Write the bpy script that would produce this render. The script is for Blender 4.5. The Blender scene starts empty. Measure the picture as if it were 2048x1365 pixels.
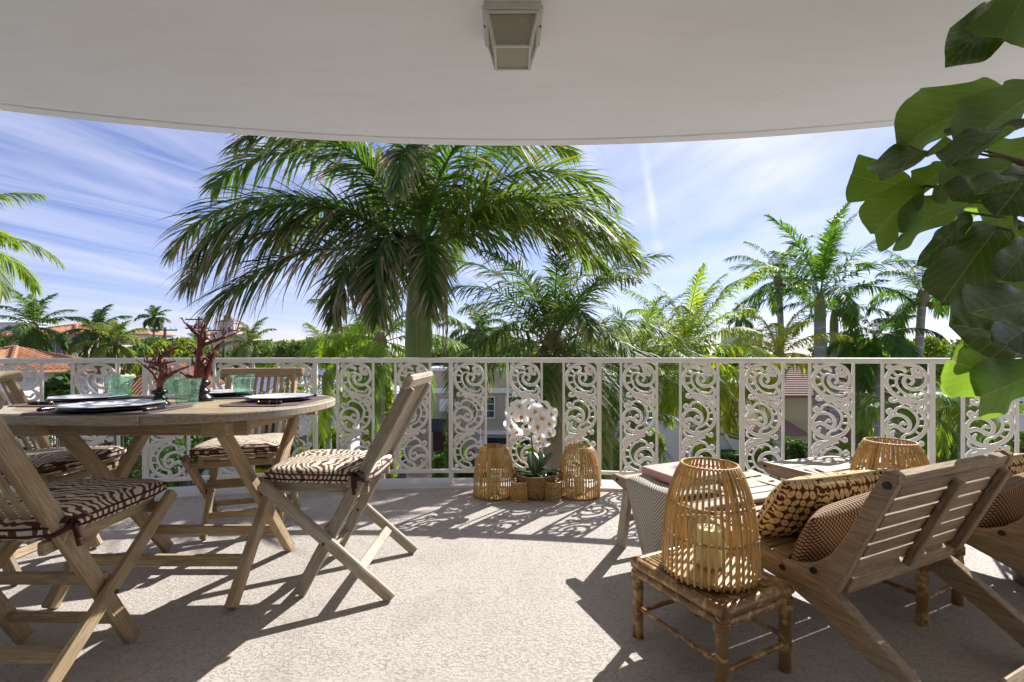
import bpy, math, random
import numpy as np
from mathutils import Vector, Matrix

# ---------------------------------------------------------------- camera, sky, sun, exposure
scene = bpy.context.scene
C = scene.collection
FPX, HORIZ, CX = 900.0, 712.0, 1024.0          # focal length, horizon row, centre column of the 2048 px photograph
EYE = 1.0                                       # eye height above the balcony floor

cam_data = bpy.data.cameras.new('camera')
cam_data.sensor_width = 36.0
cam_data.lens = 36.0 * FPX / 2048.0
cam_data.shift_y = (HORIZ - 682.5) / 2048.0
cam_data.clip_start = 0.05
cam_data.clip_end = 3000.0
cam = bpy.data.objects.new('camera', cam_data)
cam.location = (0, 0, EYE)
cam.rotation_euler = (math.radians(90), 0, 0)
C.objects.link(cam)
scene.camera = cam

SUN_AZ = math.radians(38.0)       # to the right of the view direction
SUN_EL = math.radians(38.7)

world = bpy.data.worlds.new('World')
scene.world = world
world.use_nodes = True
wt = world.node_tree
for n in list(wt.nodes):
    wt.nodes.remove(n)
W = wt.nodes.new
wl = wt.links.new
w_out = W('ShaderNodeOutputWorld')
w_bg = W('ShaderNodeBackground')
w_bg.inputs['Strength'].default_value = 0.055
w_sky = W('ShaderNodeTexSky')
w_sky.sky_type = 'NISHITA'
w_sky.sun_disc = False
w_sky.sun_elevation = SUN_EL
w_sky.sun_rotation = SUN_AZ
w_sky.air_density = 1.0
w_sky.dust_density = 0.0
w_sky.ozone_density = 2.2
w_geo = W('ShaderNodeTexCoord')
def wmath(op, a=None, b=None, clamp=False):
    n = W('ShaderNodeMath'); n.operation = op; n.use_clamp = clamp
    for i, v in enumerate((a, b)):
        if v is None: continue
        if isinstance(v, (int, float)): n.inputs[i].default_value = v
        else: wl(v, n.inputs[i])
    return n.outputs[0]
def wramp(sock, stops):
    r = W('ShaderNodeValToRGB')
    while len(r.color_ramp.elements) > len(stops): r.color_ramp.elements.remove(r.color_ramp.elements[-1])
    while len(r.color_ramp.elements) < len(stops): r.color_ramp.elements.new(0.5)
    for e, (p, v) in zip(r.color_ramp.elements, stops):
        e.position = p; e.color = (v, v, v, 1)
    wl(sock, r.inputs[0])
    return r.outputs[0]
sep = W('ShaderNodeSeparateXYZ'); wl(w_geo.outputs['Generated'], sep.inputs[0])
zc = wmath('ADD', wmath('MAXIMUM', sep.outputs[2], 0.0), 0.16)
px_ = wmath('DIVIDE', sep.outputs[0], zc)
py_ = wmath('DIVIDE', sep.outputs[1], zc)
comb = W('ShaderNodeCombineXYZ'); wl(px_, comb.inputs[0]); wl(py_, comb.inputs[1])
def cirrus(rot, scl, loc, nscale, detail, dist, stops):
    m = W('ShaderNodeMapping'); m.vector_type = 'TEXTURE'
    m.inputs['Rotation'].default_value = (0, 0, math.radians(rot))
    m.inputs['Scale'].default_value = (1 / scl[0], 1 / scl[1], 1)
    m.inputs['Location'].default_value = loc
    wl(comb.outputs[0], m.inputs[0])
    t = W('ShaderNodeTexNoise'); t.inputs['Scale'].default_value = nscale
    t.inputs['Detail'].default_value = detail; t.inputs['Roughness'].default_value = 0.58
    t.inputs['Distortion'].default_value = dist
    wl(m.outputs[0], t.inputs['Vector'])
    return wramp(t.outputs[0], stops)
c1 = cirrus(64, (0.30, 1.7, 1), (3.1, 1.2, 0), 1.5, 5, 0.5, [(0.38, 0.0), (0.80, 0.80)])
c2 = cirrus(52, (0.22, 3.2, 1), (0.4, 7.7, 0), 2.2, 4, 0.3, [(0.45, 0.0), (0.78, 0.42)])
# broad bright veil towards the sun
sunv = Vector((math.sin(SUN_AZ) * math.cos(SUN_EL), math.cos(SUN_AZ) * math.cos(SUN_EL), math.sin(SUN_EL)))
dotn = W('ShaderNodeVectorMath'); dotn.operation = 'DOT_PRODUCT'
nrm = W('ShaderNodeVectorMath'); nrm.operation = 'NORMALIZE'
wl(w_geo.outputs['Generated'], nrm.inputs[0])
wl(nrm.outputs[0], dotn.inputs[0]); dotn.inputs[1].default_value = sunv
c3n = cirrus(120, (0.6, 1.3, 1), (5.0, 2.0, 0), 1.1, 4, 0.4, [(0.30, 0.15), (0.65, 1.0)])
veil = wmath('MULTIPLY', wramp(dotn.outputs['Value'], [(0.66, 0.0), (0.97, 0.95)]), c3n)
def contrail(p0, p1, width, seed):
    d0 = Vector(((p0[0] - CX) / FPX, 1, (HORIZ - p0[1]) / FPX)).normalized()
    d1 = Vector(((p1[0] - CX) / FPX, 1, (HORIZ - p1[1]) / FPX)).normalized()
    nn = d0.cross(d1).normalized(); mid = (d0 + d1).normalized()
    a = W('ShaderNodeVectorMath'); a.operation = 'DOT_PRODUCT'; wl(nrm.outputs[0], a.inputs[0]); a.inputs[1].default_value = nn
    wob = W('ShaderNodeTexNoise'); wob.inputs['Scale'].default_value = 26.0; wob.inputs['Detail'].default_value = 5
    wl(nrm.outputs[0], wob.inputs['Vector'])
    dist = wmath('ABSOLUTE', wmath('ADD', a.outputs['Value'], wmath('MULTIPLY', wmath('SUBTRACT', wob.outputs[0], 0.5), 0.010)))
    band = wramp(wmath('DIVIDE', dist, width), [(0.0, 0.8), (1.0, 0.0)])
    b = W('ShaderNodeVectorMath'); b.operation = 'DOT_PRODUCT'; wl(nrm.outputs[0], b.inputs[0]); b.inputs[1].default_value = mid
    lim = math.cos(d0.angle(mid) * 1.15)
    along = wmath('MULTIPLY', wmath('SUBTRACT', b.outputs['Value'], lim), 40.0, clamp=True)
    patch = wramp(wob.outputs[0], [(0.3, 0.25), (0.6, 1.0)])
    return wmath('MULTIPLY', wmath('MULTIPLY', band, along), patch)
k1 = contrail((1282, 270), (1322, 540), 0.012, 1)
k2 = contrail((235, 330), (400, 440), 0.016, 2)
clouds = wmath('ADD', wmath('MAXIMUM', wmath('MAXIMUM', c1, c2), veil), wmath('MULTIPLY', wmath('MAXIMUM', k1, k2), 0.8), clamp=True)
horizon_fade = wramp(sep.outputs[2], [(0.0, 0.35), (0.22, 1.0)])
clouds = wmath('MULTIPLY', clouds, horizon_fade, clamp=True)
hue = W('ShaderNodeMix'); hue.data_type = 'RGBA'; hue.blend_type = 'MULTIPLY'
hue.inputs['Factor'].default_value = 1.0
wl(w_sky.outputs[0], hue.inputs[6]); hue.inputs[7].default_value = (0.75, 0.67, 0.90, 1)
mixc = W('ShaderNodeMix'); mixc.data_type = 'RGBA'
wl(clouds, mixc.inputs['Factor']); wl(hue.outputs[2], mixc.inputs[6])
mixc.inputs[7].default_value = (6.3, 6.4, 7.2, 1)
wl(mixc.outputs[2], w_bg.inputs['Color'])
wl(w_bg.outputs[0], w_out.inputs[0])

sun_d = bpy.data.lights.new('sun', 'SUN')
sun_d.energy = 2.7
sun_d.angle = math.radians(0.5)
sun_d.color = (1.0, 0.97, 0.925)
sun = bpy.data.objects.new('sun', sun_d)
sun.rotation_euler = (-sunv).to_track_quat('-Z', 'Y').to_euler()
sun.location = sunv * 40
C.objects.link(sun)

vs = scene.view_settings
vs.view_transform = 'Standard'
vs.look = 'None'
vs.exposure = 1.65
vs.gamma = 1.0
vs.use_curve_mapping = False
world.cycles.sampling_method = 'MANUAL'
world.cycles.sample_map_resolution = 512
scene.cycles.use_adaptive_sampling = True
scene.cycles.adaptive_threshold = 0.02
scene.cycles.max_bounces = 7
scene.cycles.transparent_max_bounces = 7
scene.cycles.transmission_bounces = 5
scene.cycles.diffuse_bounces = 5
scene.cycles.caustics_reflective = False
scene.cycles.caustics_refractive = False
scene.cycles.sample_clamp_indirect = 6.0

# ---------------------------------------------------------------- helpers
R = math.radians
rnd = random.Random(7)

def P(px, py, Y):
    """world point seen at a pixel of the photograph at depth Y"""
    return Vector(((px - CX) / FPX * Y, Y, EYE + (HORIZ - py) / FPX * Y))

class MB:
    """collects vertices and faces; build() links them as ONE mesh object"""
    def __init__(self):
        self.v = []; self.f = []; self.c = []; self.uv = {}
    def add(self, verts, faces, col=None):
        o = len(self.v)
        self.v.extend([tuple(p) for p in verts])
        self.f.extend([tuple(i + o for i in f) for f in faces])
        if col is not None:
            self.c.extend(col if isinstance(col, list) else [col] * len(verts))
        return o
    def box(self, lo, hi):
        x0, y0, z0 = lo; x1, y1, z1 = hi
        self.add([(x0,y0,z0),(x1,y0,z0),(x1,y1,z0),(x0,y1,z0),(x0,y0,z1),(x1,y0,z1),(x1,y1,z1),(x0,y1,z1)],
                 [(3,2,1,0),(4,5,6,7),(0,1,5,4),(1,2,6,5),(2,3,7,6),(3,0,4,7)])
    def tube(self, pts, rad, n=6, cap=True, flat=None, up=None):
        """sweep a round (or flattened: flat = depth/width) section along pts"""
        pts = [Vector(p) for p in pts]
        m = len(pts)
        if not hasattr(rad, '__len__'): rad = [rad] * m
        vs_ = []; prev = None
        for i in range(m):
            t = (pts[min(i+1, m-1)] - pts[max(i-1, 0)])
            t = t.normalized() if t.length > 1e-9 else Vector((0, 0, 1))
            if up is not None: a = Vector(up)
            elif prev is None: a = Vector((0, 0, 1)) if abs(t.z) < 0.9 else Vector((1, 0, 0))
            else: a = prev
            b = a - t * a.dot(t)
            if b.length < 1e-6: b = Vector((1, 0, 0)) - t * t.x
            b.normalize(); prev = b
            s = t.cross(b)
            for k in range(n):
                an = 2 * math.pi * (k + 0.5) / n
                vs_.append(pts[i] + s * (math.cos(an) * rad[i]) + b * (math.sin(an) * rad[i] * (flat or 1.0)))
        fs = []
        for i in range(m - 1):
            for k in range(n):
                a = i * n + k; b2 = i * n + (k + 1) % n
                fs.append((a, b2, b2 + n, a + n))
        if cap:
            fs.append(tuple(range(n - 1, -1, -1))); fs.append(tuple(range((m - 1) * n, m * n)))
        self.add(vs_, fs)
    def lathe(self, prof, n=24, center=(0, 0, 0), mod=None, close=False):
        cx, cy, cz = center; m = len(prof); vs_ = []
        for i, (r, z) in enumerate(prof):
            for k in range(n):
                a = 2 * math.pi * k / n
                rr = r * (mod(a, i, z) if mod else 1.0)
                vs_.append((cx + rr * math.cos(a), cy + rr * math.sin(a), cz + z))
        fs = []
        for i in range(m - 1 if not close else m):
            j = (i + 1) % m
            for k in range(n):
                k2 = (k + 1) % n
                fs.append((i*n+k, i*n+k2, j*n+k2, j*n+k))
        if not close:
            if prof[0][0] > 1e-6: fs.append(tuple(range(n - 1, -1, -1)))
            if prof[-1][0] > 1e-6: fs.append(tuple(range((m - 1) * n, m * n)))
        self.add(vs_, fs)
    def prism(self, poly, d0, d1, axis='z'):
        """extrude a 2D polygon; axis is the extrusion axis"""
        n = len(poly)
        def put(p, d):
            if axis == 'z': return (p[0], p[1], d)
            if axis == 'x': return (d, p[0], p[1])
            return (p[0], d, p[1])
        vs_ = [put(p, d0) for p in poly] + [put(p, d1) for p in poly]
        fs = [tuple(range(n - 1, -1, -1)), tuple(range(n, 2 * n))]
        fs += [(i, (i + 1) % n, (i + 1) % n + n, i + n) for i in range(n)]
        self.add(vs_, fs)
    def mesh(self, name, smooth=False):
        me = bpy.data.meshes.new(name)
        me.from_pydata(self.v, [], self.f)
        if self.c and len(self.c) == len(self.v):
            at = me.color_attributes.new('tint', 'FLOAT_COLOR', 'POINT')
            flat = [x for c in self.c for x in (c[0], c[1], c[2], 1.0)]
            at.data.foreach_set('color', flat)
        if smooth:
            me.polygons.foreach_set('use_smooth', [True] * len(me.polygons))
        me.update()
        return me
    def build(self, name, mat, parent=None, smooth=False, matrix=None):
        return link(name, self.mesh(name, smooth), mat, parent, matrix)

def link(name, me, mat, parent=None, matrix=None):
    if mat is not None and not me.materials: me.materials.append(mat)
    o = bpy.data.objects.new(name, me)
    C.objects.link(o)
    if parent is not None: o.parent = parent
    if matrix is not None: o.matrix_basis = matrix
    return o

def tag(o, label=None, cat=None, group=None, kind=None):
    if label: o['label'] = label
    if cat: o['category'] = cat
    if group: o['group'] = group
    if kind: o['kind'] = kind
    return o

def thing(name, label, cat, loc=(0, 0, 0), rz=0.0, group=None):
    o = bpy.data.objects.new(name, None)
    o.empty_display_size = 0.1
    C.objects.link(o)
    o.location = loc; o.rotation_euler = (0, 0, rz)
    return tag(o, label, cat, group)

def copy_tree(o, parent=None):
    c = o.copy(); C.objects.link(c)
    if parent is not None: c.parent = parent
    for ch in list(o.children):
        copy_tree(ch, c)
    return c

def dup(o, loc, rz, label):
    c = copy_tree(o); c.location = loc; c.rotation_euler = (0, 0, rz); c['label'] = label
    return c

def smooth_angle(me, ang=40):
    try: me.set_sharp_from_angle(angle=R(ang))
    except Exception: pass

_bar_cache = {}
def bar_mesh(L, w, t, bev, round_end=False):
    """a board lying along local X, w wide in Y, t thick in Z, with eased edges"""
    key = (round(L, 4), round(w, 4), round(t, 4), round(bev, 4), round_end)
    if key in _bar_cache: return _bar_cache[key]
    hy, hz = w / 2, t / 2; b = min(bev, hy * 0.9, hz * 0.9)
    sec = [(hy - b, -hz), (hy, -hz + b), (hy, hz - b), (hy - b, hz), (-hy + b, hz), (-hy, hz - b), (-hy, -hz + b), (-hy + b, -hz)]
    xs = [(0.0, 0.0), (b * 0.7, 1.0), (L - b * 0.7, 1.0), (L, 0.0)]
    if round_end:
        xs = [(0.0, -hy * 0.75), (hy * 0.25, -hy * 0.3), (hy * 0.7, 0.0), (L - hy * 0.7, 0.0), (L - hy * 0.25, -hy * 0.3), (L, -hy * 0.75)]
    mb = MB(); vs_ = []
    for x, k in xs:
        for (y, z) in sec:
            if round_end:
                s = (hy + k) / hy
                vs_.append((x, y * s, z * (1 if k > -hy * 0.5 else 0.8)))
            else:
                s = 1.0 if k else 1 - b / max(hy, hz) * 0.8
                vs_.append((x, y * s, z * s))
    n = 8; fs = []
    for i in range(len(xs) - 1):
        for k in range(n):
            fs.append((i*n+k, i*n+(k+1) % n, (i+1)*n+(k+1) % n, (i+1)*n+k))
    fs.append(tuple(range(n))[::-1]); fs.append(tuple(range((len(xs)-1)*n, len(xs)*n)))
    mb.add(vs_, fs)
    me = mb.mesh('board'); _bar_cache[key] = me
    return me

def frame_matrix(p0, d, up):
    d = d.normalized(); up = Vector(up)
    z = (up - d * up.dot(d))
    if z.length < 1e-5: z = Vector((1, 0, 0)) - d * d.x
    z.normalize(); y = z.cross(d)
    m = Matrix((d, y, z)).transposed().to_4x4()
    m.translation = p0
    return m

def bar(name, p0, p1, w, t, mat, parent=None, up=(0, 0, 1), bev=0.004, round_end=False):
    """board from p0 to p1; t is its thickness along 'up', w its width across"""
    p0 = Vector(p0); p1 = Vector(p1); d = p1 - p0
    me = bar_mesh(d.length, w, t, bev, round_end)
    if me.materials and me.materials[0] is not mat:
        me = me.copy(); me.materials.clear()
    return link(name, me, mat, parent, frame_matrix(p0, d, up))
# ---------------------------------------------------------------- materials
class NT:
    def __init__(self, name, rough=0.6, spec=0.4):
        self.m = bpy.data.materials.new(name); self.m.use_nodes = True
        self.t = self.m.node_tree
        self.b = self.t.nodes['Principled BSDF']; self.out = self.t.nodes['Material Output']
        self.b.inputs['Roughness'].default_value = rough
        self.b.inputs['Specular IOR Level'].default_value = spec
    def n(self, typ, **kw):
        nd = self.t.nodes.new(typ)
        for k, v in kw.items():
            if k in nd.inputs.keys(): nd.inputs[k].default_value = v
            else: setattr(nd, k, v)
        return nd
    def l(self, a, b): self.t.links.new(a, b)
    def coords(self, kind='Object', scale=(1, 1, 1), rand=False, rot=(0, 0, 0)):
        tc = self.n('ShaderNodeTexCoord'); src = tc.outputs[kind]
        if rand:
            oi = self.n('ShaderNodeObjectInfo')
            ad = self.n('ShaderNodeVectorMath', operation='ADD')
            ml = self.n('ShaderNodeVectorMath', operation='SCALE'); ml.inputs['Scale'].default_value = 23.0
            cb = self.n('ShaderNodeCombineXYZ')
            for i in range(3): self.l(oi.outputs['Random'], cb.inputs[i])
            self.l(cb.outputs[0], ml.inputs[0]); self.l(src, ad.inputs[0]); self.l(ml.outputs[0], ad.inputs[1])
            src = ad.outputs[0]
        mp = self.n('ShaderNodeMapping'); mp.inputs['Scale'].default_value = scale; mp.inputs['Rotation'].default_value = rot
        self.l(src, mp.inputs[0])
        return mp.outputs[0]
    def noise(self, vec, scale=5, detail=4, rough=0.55, dist=0.0):
        t = self.n('ShaderNodeTexNoise', Scale=scale, Detail=detail, Roughness=rough, Distortion=dist)
        if vec is not None: self.l(vec, t.inputs['Vector'])
        return t.outputs[0]
    def ramp(self, sock, stops, interp='LINEAR'):
        r = self.n('ShaderNodeValToRGB'); cr = r.color_ramp; cr.interpolation = interp
        while len(cr.elements) > len(stops): cr.elements.remove(cr.elements[-1])
        while len(cr.elements) < len(stops): cr.elements.new(0.5)
        for e, (p, c) in zip(cr.elements, stops):
            e.position = p
            e.color = (c, c, c, 1) if isinstance(c, (int, float)) else (*c, 1)
        self.l(sock, r.inputs[0]); return r.outputs[0]
    def math(self, op, a, b=None, clamp=False):
        m = self.n('ShaderNodeMath', operation=op); m.use_clamp = clamp
        for i, v in enumerate((a, b)):
            if v is None: continue
            if isinstance(v, (int, float)): m.inputs[i].default_value = v
            else: self.l(v, m.inputs[i])
        return m.outputs[0]
    def mix(self, f, a, b, mode='MIX'):
        m = self.n('ShaderNodeMix', data_type='RGBA', blend_type=mode)
        for s, v in ((m.inputs['Factor'], f), (m.inputs[6], a), (m.inputs[7], b)):
            if isinstance(v, (int, float)): s.default_value = v
            elif isinstance(v, tuple): s.default_value = (*v, 1) if len(v) == 3 else v
            else: self.l(v, s)
        return m.outputs[2]
    def color(self, c):
        s = self.b.inputs['Base Color']
        if isinstance(c, tuple): s.default_value = (*c, 1)
        else: self.l(c, s)
    def bump(self, h, strength=0.3, dist=0.01):
        b = self.n('ShaderNodeBump', Strength=strength, Distance=dist)
        self.l(h, b.inputs['Height']); self.l(b.outputs[0], self.b.inputs['Normal'])
        return b
    def rough(self, sock): self.l(sock, self.b.inputs['Roughness'])

def wood(name, light, dark, grey, greyness=0.4, rough=0.62, along='x'):
    t = NT(name, rough, 0.3)
    v = t.coords('Object', (2.0, 34, 34) if along == 'x' else (34, 2.0, 34), rand=True)
    g = t.noise(v, 1.6, 6, 0.6, 0.6)
    v2 = t.coords('Object', (4.5, 5, 5), rand=True)
    blotch = t.noise(v2, 1.3, 4)
    c = t.mix(t.ramp(g, [(0.32, 0.0), (0.68, 1.0)]), dark, light)
    c = t.mix(t.math('MULTIPLY', t.ramp(blotch, [(0.3, 0.0), (0.7, 1.0)]), greyness), c, grey)
    fine = t.noise(t.coords('Object', (14, 190, 190) if along == 'x' else (190, 14, 190), rand=True), 1.0, 2)
    c = t.mix(t.ramp(fine, [(0.35, 0.45), (0.55, 0.0)]), c, tuple(x * 0.45 for x in dark))
    oi = t.n('ShaderNodeObjectInfo')
    c = t.mix(1.0, c, t.ramp(oi.outputs['Random'], [(0, 0.78), (1, 1.12)]), 'MULTIPLY')
    t.color(c)
    t.bump(t.math('ADD', g, t.math('MULTIPLY', fine, 0.5)), 0.35, 0.0025)
    return t.m

def paint(name, col, rough=0.5, bump=0.12, scale=60, dirt=0.12, spec=0.4):
    t = NT(name, rough, spec)
    n1 = t.noise(t.coords('Object', (1, 1, 1)), 3.0, 5)
    c = t.mix(t.math('MULTIPLY', t.ramp(n1, [(0.4, 0.0), (0.75, 1.0)]), dirt), col, tuple(x * 0.55 for x in col))
    t.color(c)
    if bump: t.bump(t.noise(t.coords('Object'), scale, 3), bump, 0.004)
    return t.m

def plain(name, col, rough=0.6, spec=0.4, metal=0.0):
    t = NT(name, rough, spec); 
    n1 = t.noise(t.coords('Object', rand=True), 9.0, 4)
    t.color(t.mix(t.math('MULTIPLY', n1, 0.3), col, tuple(x * 0.6 for x in col)))
    t.b.inputs['Metallic'].default_value = metal
    return t.m

def leaf_mat(name, dark, light, brown=(0.22, 0.15, 0.08), yellow=(0.35, 0.32, 0.04), rough=0.55, trans=0.4):
    """tint: R = dry brown, G = light/dark, B = yellow"""
    t = NT(name, rough, 0.3)
    a = t.n('ShaderNodeAttribute', attribute_name='tint')
    s = t.n('ShaderNodeSeparateColor'); t.l(a.outputs['Color'], s.inputs[0])
    c = t.mix(s.outputs[1], dark, light)
    c = t.mix(s.outputs[2], c, yellow)
    c = t.mix(s.outputs[0], c, brown)
    t.color(c)
    tr = t.n('ShaderNodeBsdfTranslucent')
    hs = t.n('ShaderNodeHueSaturation', Saturation=1.12, Value=1.9); t.l(c, hs.inputs['Color']); t.l(hs.outputs[0], tr.inputs['Color'])
    mx = t.n('ShaderNodeMixShader'); mx.inputs[0].default_value = trans
    t.l(t.b.outputs[0], mx.inputs[1]); t.l(tr.outputs[0], mx.inputs[2]); t.l(mx.outputs[0], t.out.inputs[0])
    return t.m

def ceiling_mat():
    t = NT('ceiling_paint', 0.75, 0.2)
    n1 = t.noise(t.coords('Object'), 0.6, 5); n2 = t.noise(t.coords('Object'), 14, 5, 0.6)
    c = t.mix(t.ramp(n1, [(0.3, 0.0), (0.7, 1.0)]), (0.88, 0.88, 0.88), (0.845, 0.845, 0.84))
    spots = t.ramp(t.noise(t.coords('Object'), 38, 2), [(0.77, 0.0), (0.80, 0.35)])
    c = t.mix(spots, c, (0.35, 0.33, 0.3))
    # hairline cracks and trowel sweeps
    vo = t.n('ShaderNodeTexVoronoi', feature='DISTANCE_TO_EDGE', Scale=0.55); wv_ = t.noise(t.coords('Object'), 3.0, 4)
    ad = t.n('ShaderNodeVectorMath', operation='MULTIPLY_ADD'); cb = t.n('ShaderNodeCombineXYZ'); t.l(wv_, cb.inputs[0]); t.l(wv_, cb.inputs[1])
    t.l(cb.outputs[0], ad.inputs[0]); ad.inputs[1].default_value = (0.9, 0.7, 0); t.l(t.coords('Object'), ad.inputs[2]); t.l(ad.outputs[0], vo.inputs['Vector'])
    crack = t.math('MULTIPLY', t.ramp(vo.outputs['Distance'], [(0.0, 0.10), (0.0035, 0.0)]), t.ramp(n1, [(0.5, 0.0), (0.6, 1.0)]))
    sweep_ = t.noise(t.coords('Object', (0.7, 3.4, 1), rot=(0, 0, 0.5)), 2.2, 4, 0.6, 0.6)
    c = t.mix(t.ramp(sweep_, [(0.45, 0.0), (0.75, 0.30)]), c, (0.74, 0.73, 0.71))
    t.color(c); t.bump(t.math('ADD', n2, t.math('MULTIPLY', sweep_, 2.0)), 0.22, 0.008)
    return t.m

def floor_mat():
    """knock-down finished concrete: flat trowelled islands between rough low spots"""
    t = NT('knockdown_concrete', 0.72, 0.3)
    v = t.coords('Object', (1.0, 1.35, 1.0))
    n1 = t.noise(v, 72, 4, 0.62, 0.25)
    n2 = t.noise(v, 190, 2, 0.6, 0.2)
    h = t.math('ADD', t.ramp(n1, [(0.44, 0.0), (0.50, 1.0)]), t.math('MULTIPLY', n2, 0.28))
    big = t.noise(t.coords('Object'), 1.1, 5)
    base = t.mix(t.ramp(big, [(0.35, 0.0), (0.7, 1.0)]), (0.515, 0.470, 0.425), (0.455, 0.415, 0.375))
    stain = t.ramp(t.noise(t.coords('Object'), 2.3, 4, 0.6, 0.8), [(0.52, 0.0), (0.70, 0.55)])
    base = t.mix(stain, base, (0.36, 0.325, 0.295))
    pits = t.ramp(t.math('MULTIPLY', n1, t.math('ADD', 0.7, t.math('MULTIPLY', n2, 0.6))), [(0.30, 1.0), (0.44, 0.0)])
    c = t.mix(t.math('MULTIPLY', pits, 0.8), base, (0.26, 0.20, 0.16))
    line = t.ramp(t.math('ABSOLUTE', t.math('SUBTRACT', n1, 0.47)), [(0.0, 0.72), (0.034, 0.0)])  # shadows of the relief, painted as dark lines along the island edges
    gate = t.ramp(t.noise(v, 21, 3), [(0.46, 0.0), (0.62, 1.0)])
    c = t.mix(t.math('MULTIPLY', line, gate), c, (0.14, 0.10, 0.08))
    # grime gathered along the railing
    vm = t.n('ShaderNodeVectorMath', operation='DISTANCE'); t.l(t.coords('Object'), vm.inputs[0]); vm.inputs[1].default_value = (-0.32, 3.495 - 9.64, 0)
    grime = t.math('MULTIPLY', t.ramp(t.math('SUBTRACT', vm.outputs['Value'], 9.2), [(0.05, 0.0), (0.34, 1.0)]), t.ramp(t.noise(t.coords('Object'), 9, 5, 0.65), [(0.40, 0.0), (0.68, 0.65)]))
    c = t.mix(grime, c, (0.22, 0.19, 0.165))
    t.color(c); t.bump(h, 0.6, 0.004)
    return t.m

def zebra_mat(name, brown, cream):
    t = NT(name, 0.9, 0.1)
    v = t.coords('Object', (1, 1, 1), rand=True)
    warp = t.n('ShaderNodeTexNoise', Scale=5.5, Detail=2.5); t.l(v, warp.inputs['Vector'])
    add = t.n('ShaderNodeVectorMath', operation='MULTIPLY_ADD')
    t.l(warp.outputs['Color'], add.inputs[0]); add.inputs[1].default_value = (0.20, 0.20, 0.2); t.l(v, add.inputs[2])
    wv = t.n('ShaderNodeTexWave', wave_type='BANDS', bands_direction='Y', Scale=13.5, Distortion=2.6, Detail=1.5)
    wv.inputs['Detail Scale'].default_value = 2.2
    t.l(add.outputs[0], wv.inputs['Vector'])
    c = t.ramp(wv.outputs['Fac'], [(0.40, brown), (0.50, cream)])
    t.color(c); t.bump(t.math('ADD', t.math('MULTIPLY', t.noise(t.coords('Object'), 420, 2), 0.06), t.noise(t.coords('Object', (1, 1, 1)), 13, 3, 0.5, 1.0)), 0.55, 0.008)
    return t.m

def batik_mat():
    """rows of four-petal flowers between bands of hooked flames, cream on dark brown"""
    t = NT('batik_cotton', 0.85, 0.12)
    v = t.coords('Object', (1, 1, 1))
    wob = t.n('ShaderNodeTexNoise', Scale=9.0, Detail=1.0); t.l(v, wob.inputs['Vector'])
    mad = t.n('ShaderNodeVectorMath', operation='MULTIPLY_ADD'); t.l(wob.outputs['Color'], mad.inputs[0])
    mad.inputs[1].default_value = (0.012, 0.012, 0.0); t.l(v, mad.inputs[2])
    s = t.n('ShaderNodeSeparateXYZ'); t.l(mad.outputs[0], s.inputs[0])
    S = 1 / 0.062
    def cell(x, off=0.0):
        f = t.math('FRACT', t.math('ADD', t.math('MULTIPLY', x, S), off + 20.0)); return t.math('SUBTRACT', f, 0.5)
    def petals(ox, oy):
        x = cell(s.outputs[0], ox); y = cell(s.outputs[1], oy)
        a = t.math('ADD', x, y); b = t.math('SUBTRACT', x, y)
        # four ellipses on the diagonals
        ax, ay = t.math('ABSOLUTE', x), t.math('ABSOLUTE', y)
        p = t.math('SUBTRACT', t.math('ADD', ax, ay), 0.5)            # along the diagonal
        q = t.math('SUBTRACT', ax, ay)
        d = t.math('SQRT', t.math('ADD', t.math('MULTIPLY', t.math('MULTIPLY', p, p), 5.6), t.math('MULTIPLY', t.math('MULTIPLY', q, q), 11.0)))
        return d
    d = petals(0, 0)
    flower = t.ramp(d, [(0.10, 0.15), (0.16, 1.0), (0.80, 1.0), (0.92, 0.0)])
    # flame bands
    band = t.math('FRACT', t.math('ADD', t.math('MULTIPLY', s.outputs[0], S / 3.0), 20.15))
    inband = t.ramp(t.math('ABSOLUTE', t.math('SUBTRACT', band, 0.5)), [(0.155, 1.0), (0.17, 0.0)])
    wv = t.n('ShaderNodeTexWave', wave_type='BANDS', bands_direction='Y', Scale=15.0, Distortion=7.0, Detail=1.0)
    wv.inputs['Detail Scale'].default_value = 3.0
    t.l(mad.outputs[0], wv.inputs['Vector'])
    flame = t.ramp(wv.outputs['Fac'], [(0.45, 0.0), (0.55, 1.0)])
    f = t.math('ADD', t.math('MULTIPLY', flower, t.math('SUBTRACT', 1.0, inband)), t.math('MULTIPLY', flame, inband), clamp=True)
    c = t.mix(f, (0.10, 0.038, 0.02), (0.72, 0.56, 0.32))
    t.color(c); t.bump(t.math('ADD', t.math('MULTIPLY', t.noise(t.coords('Object'), 500, 2), 0.06), t.noise(t.coords('Object', (1, 1, 1)), 10, 3, 0.5, 1.2)), 0.5, 0.012)
    return t.m

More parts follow.
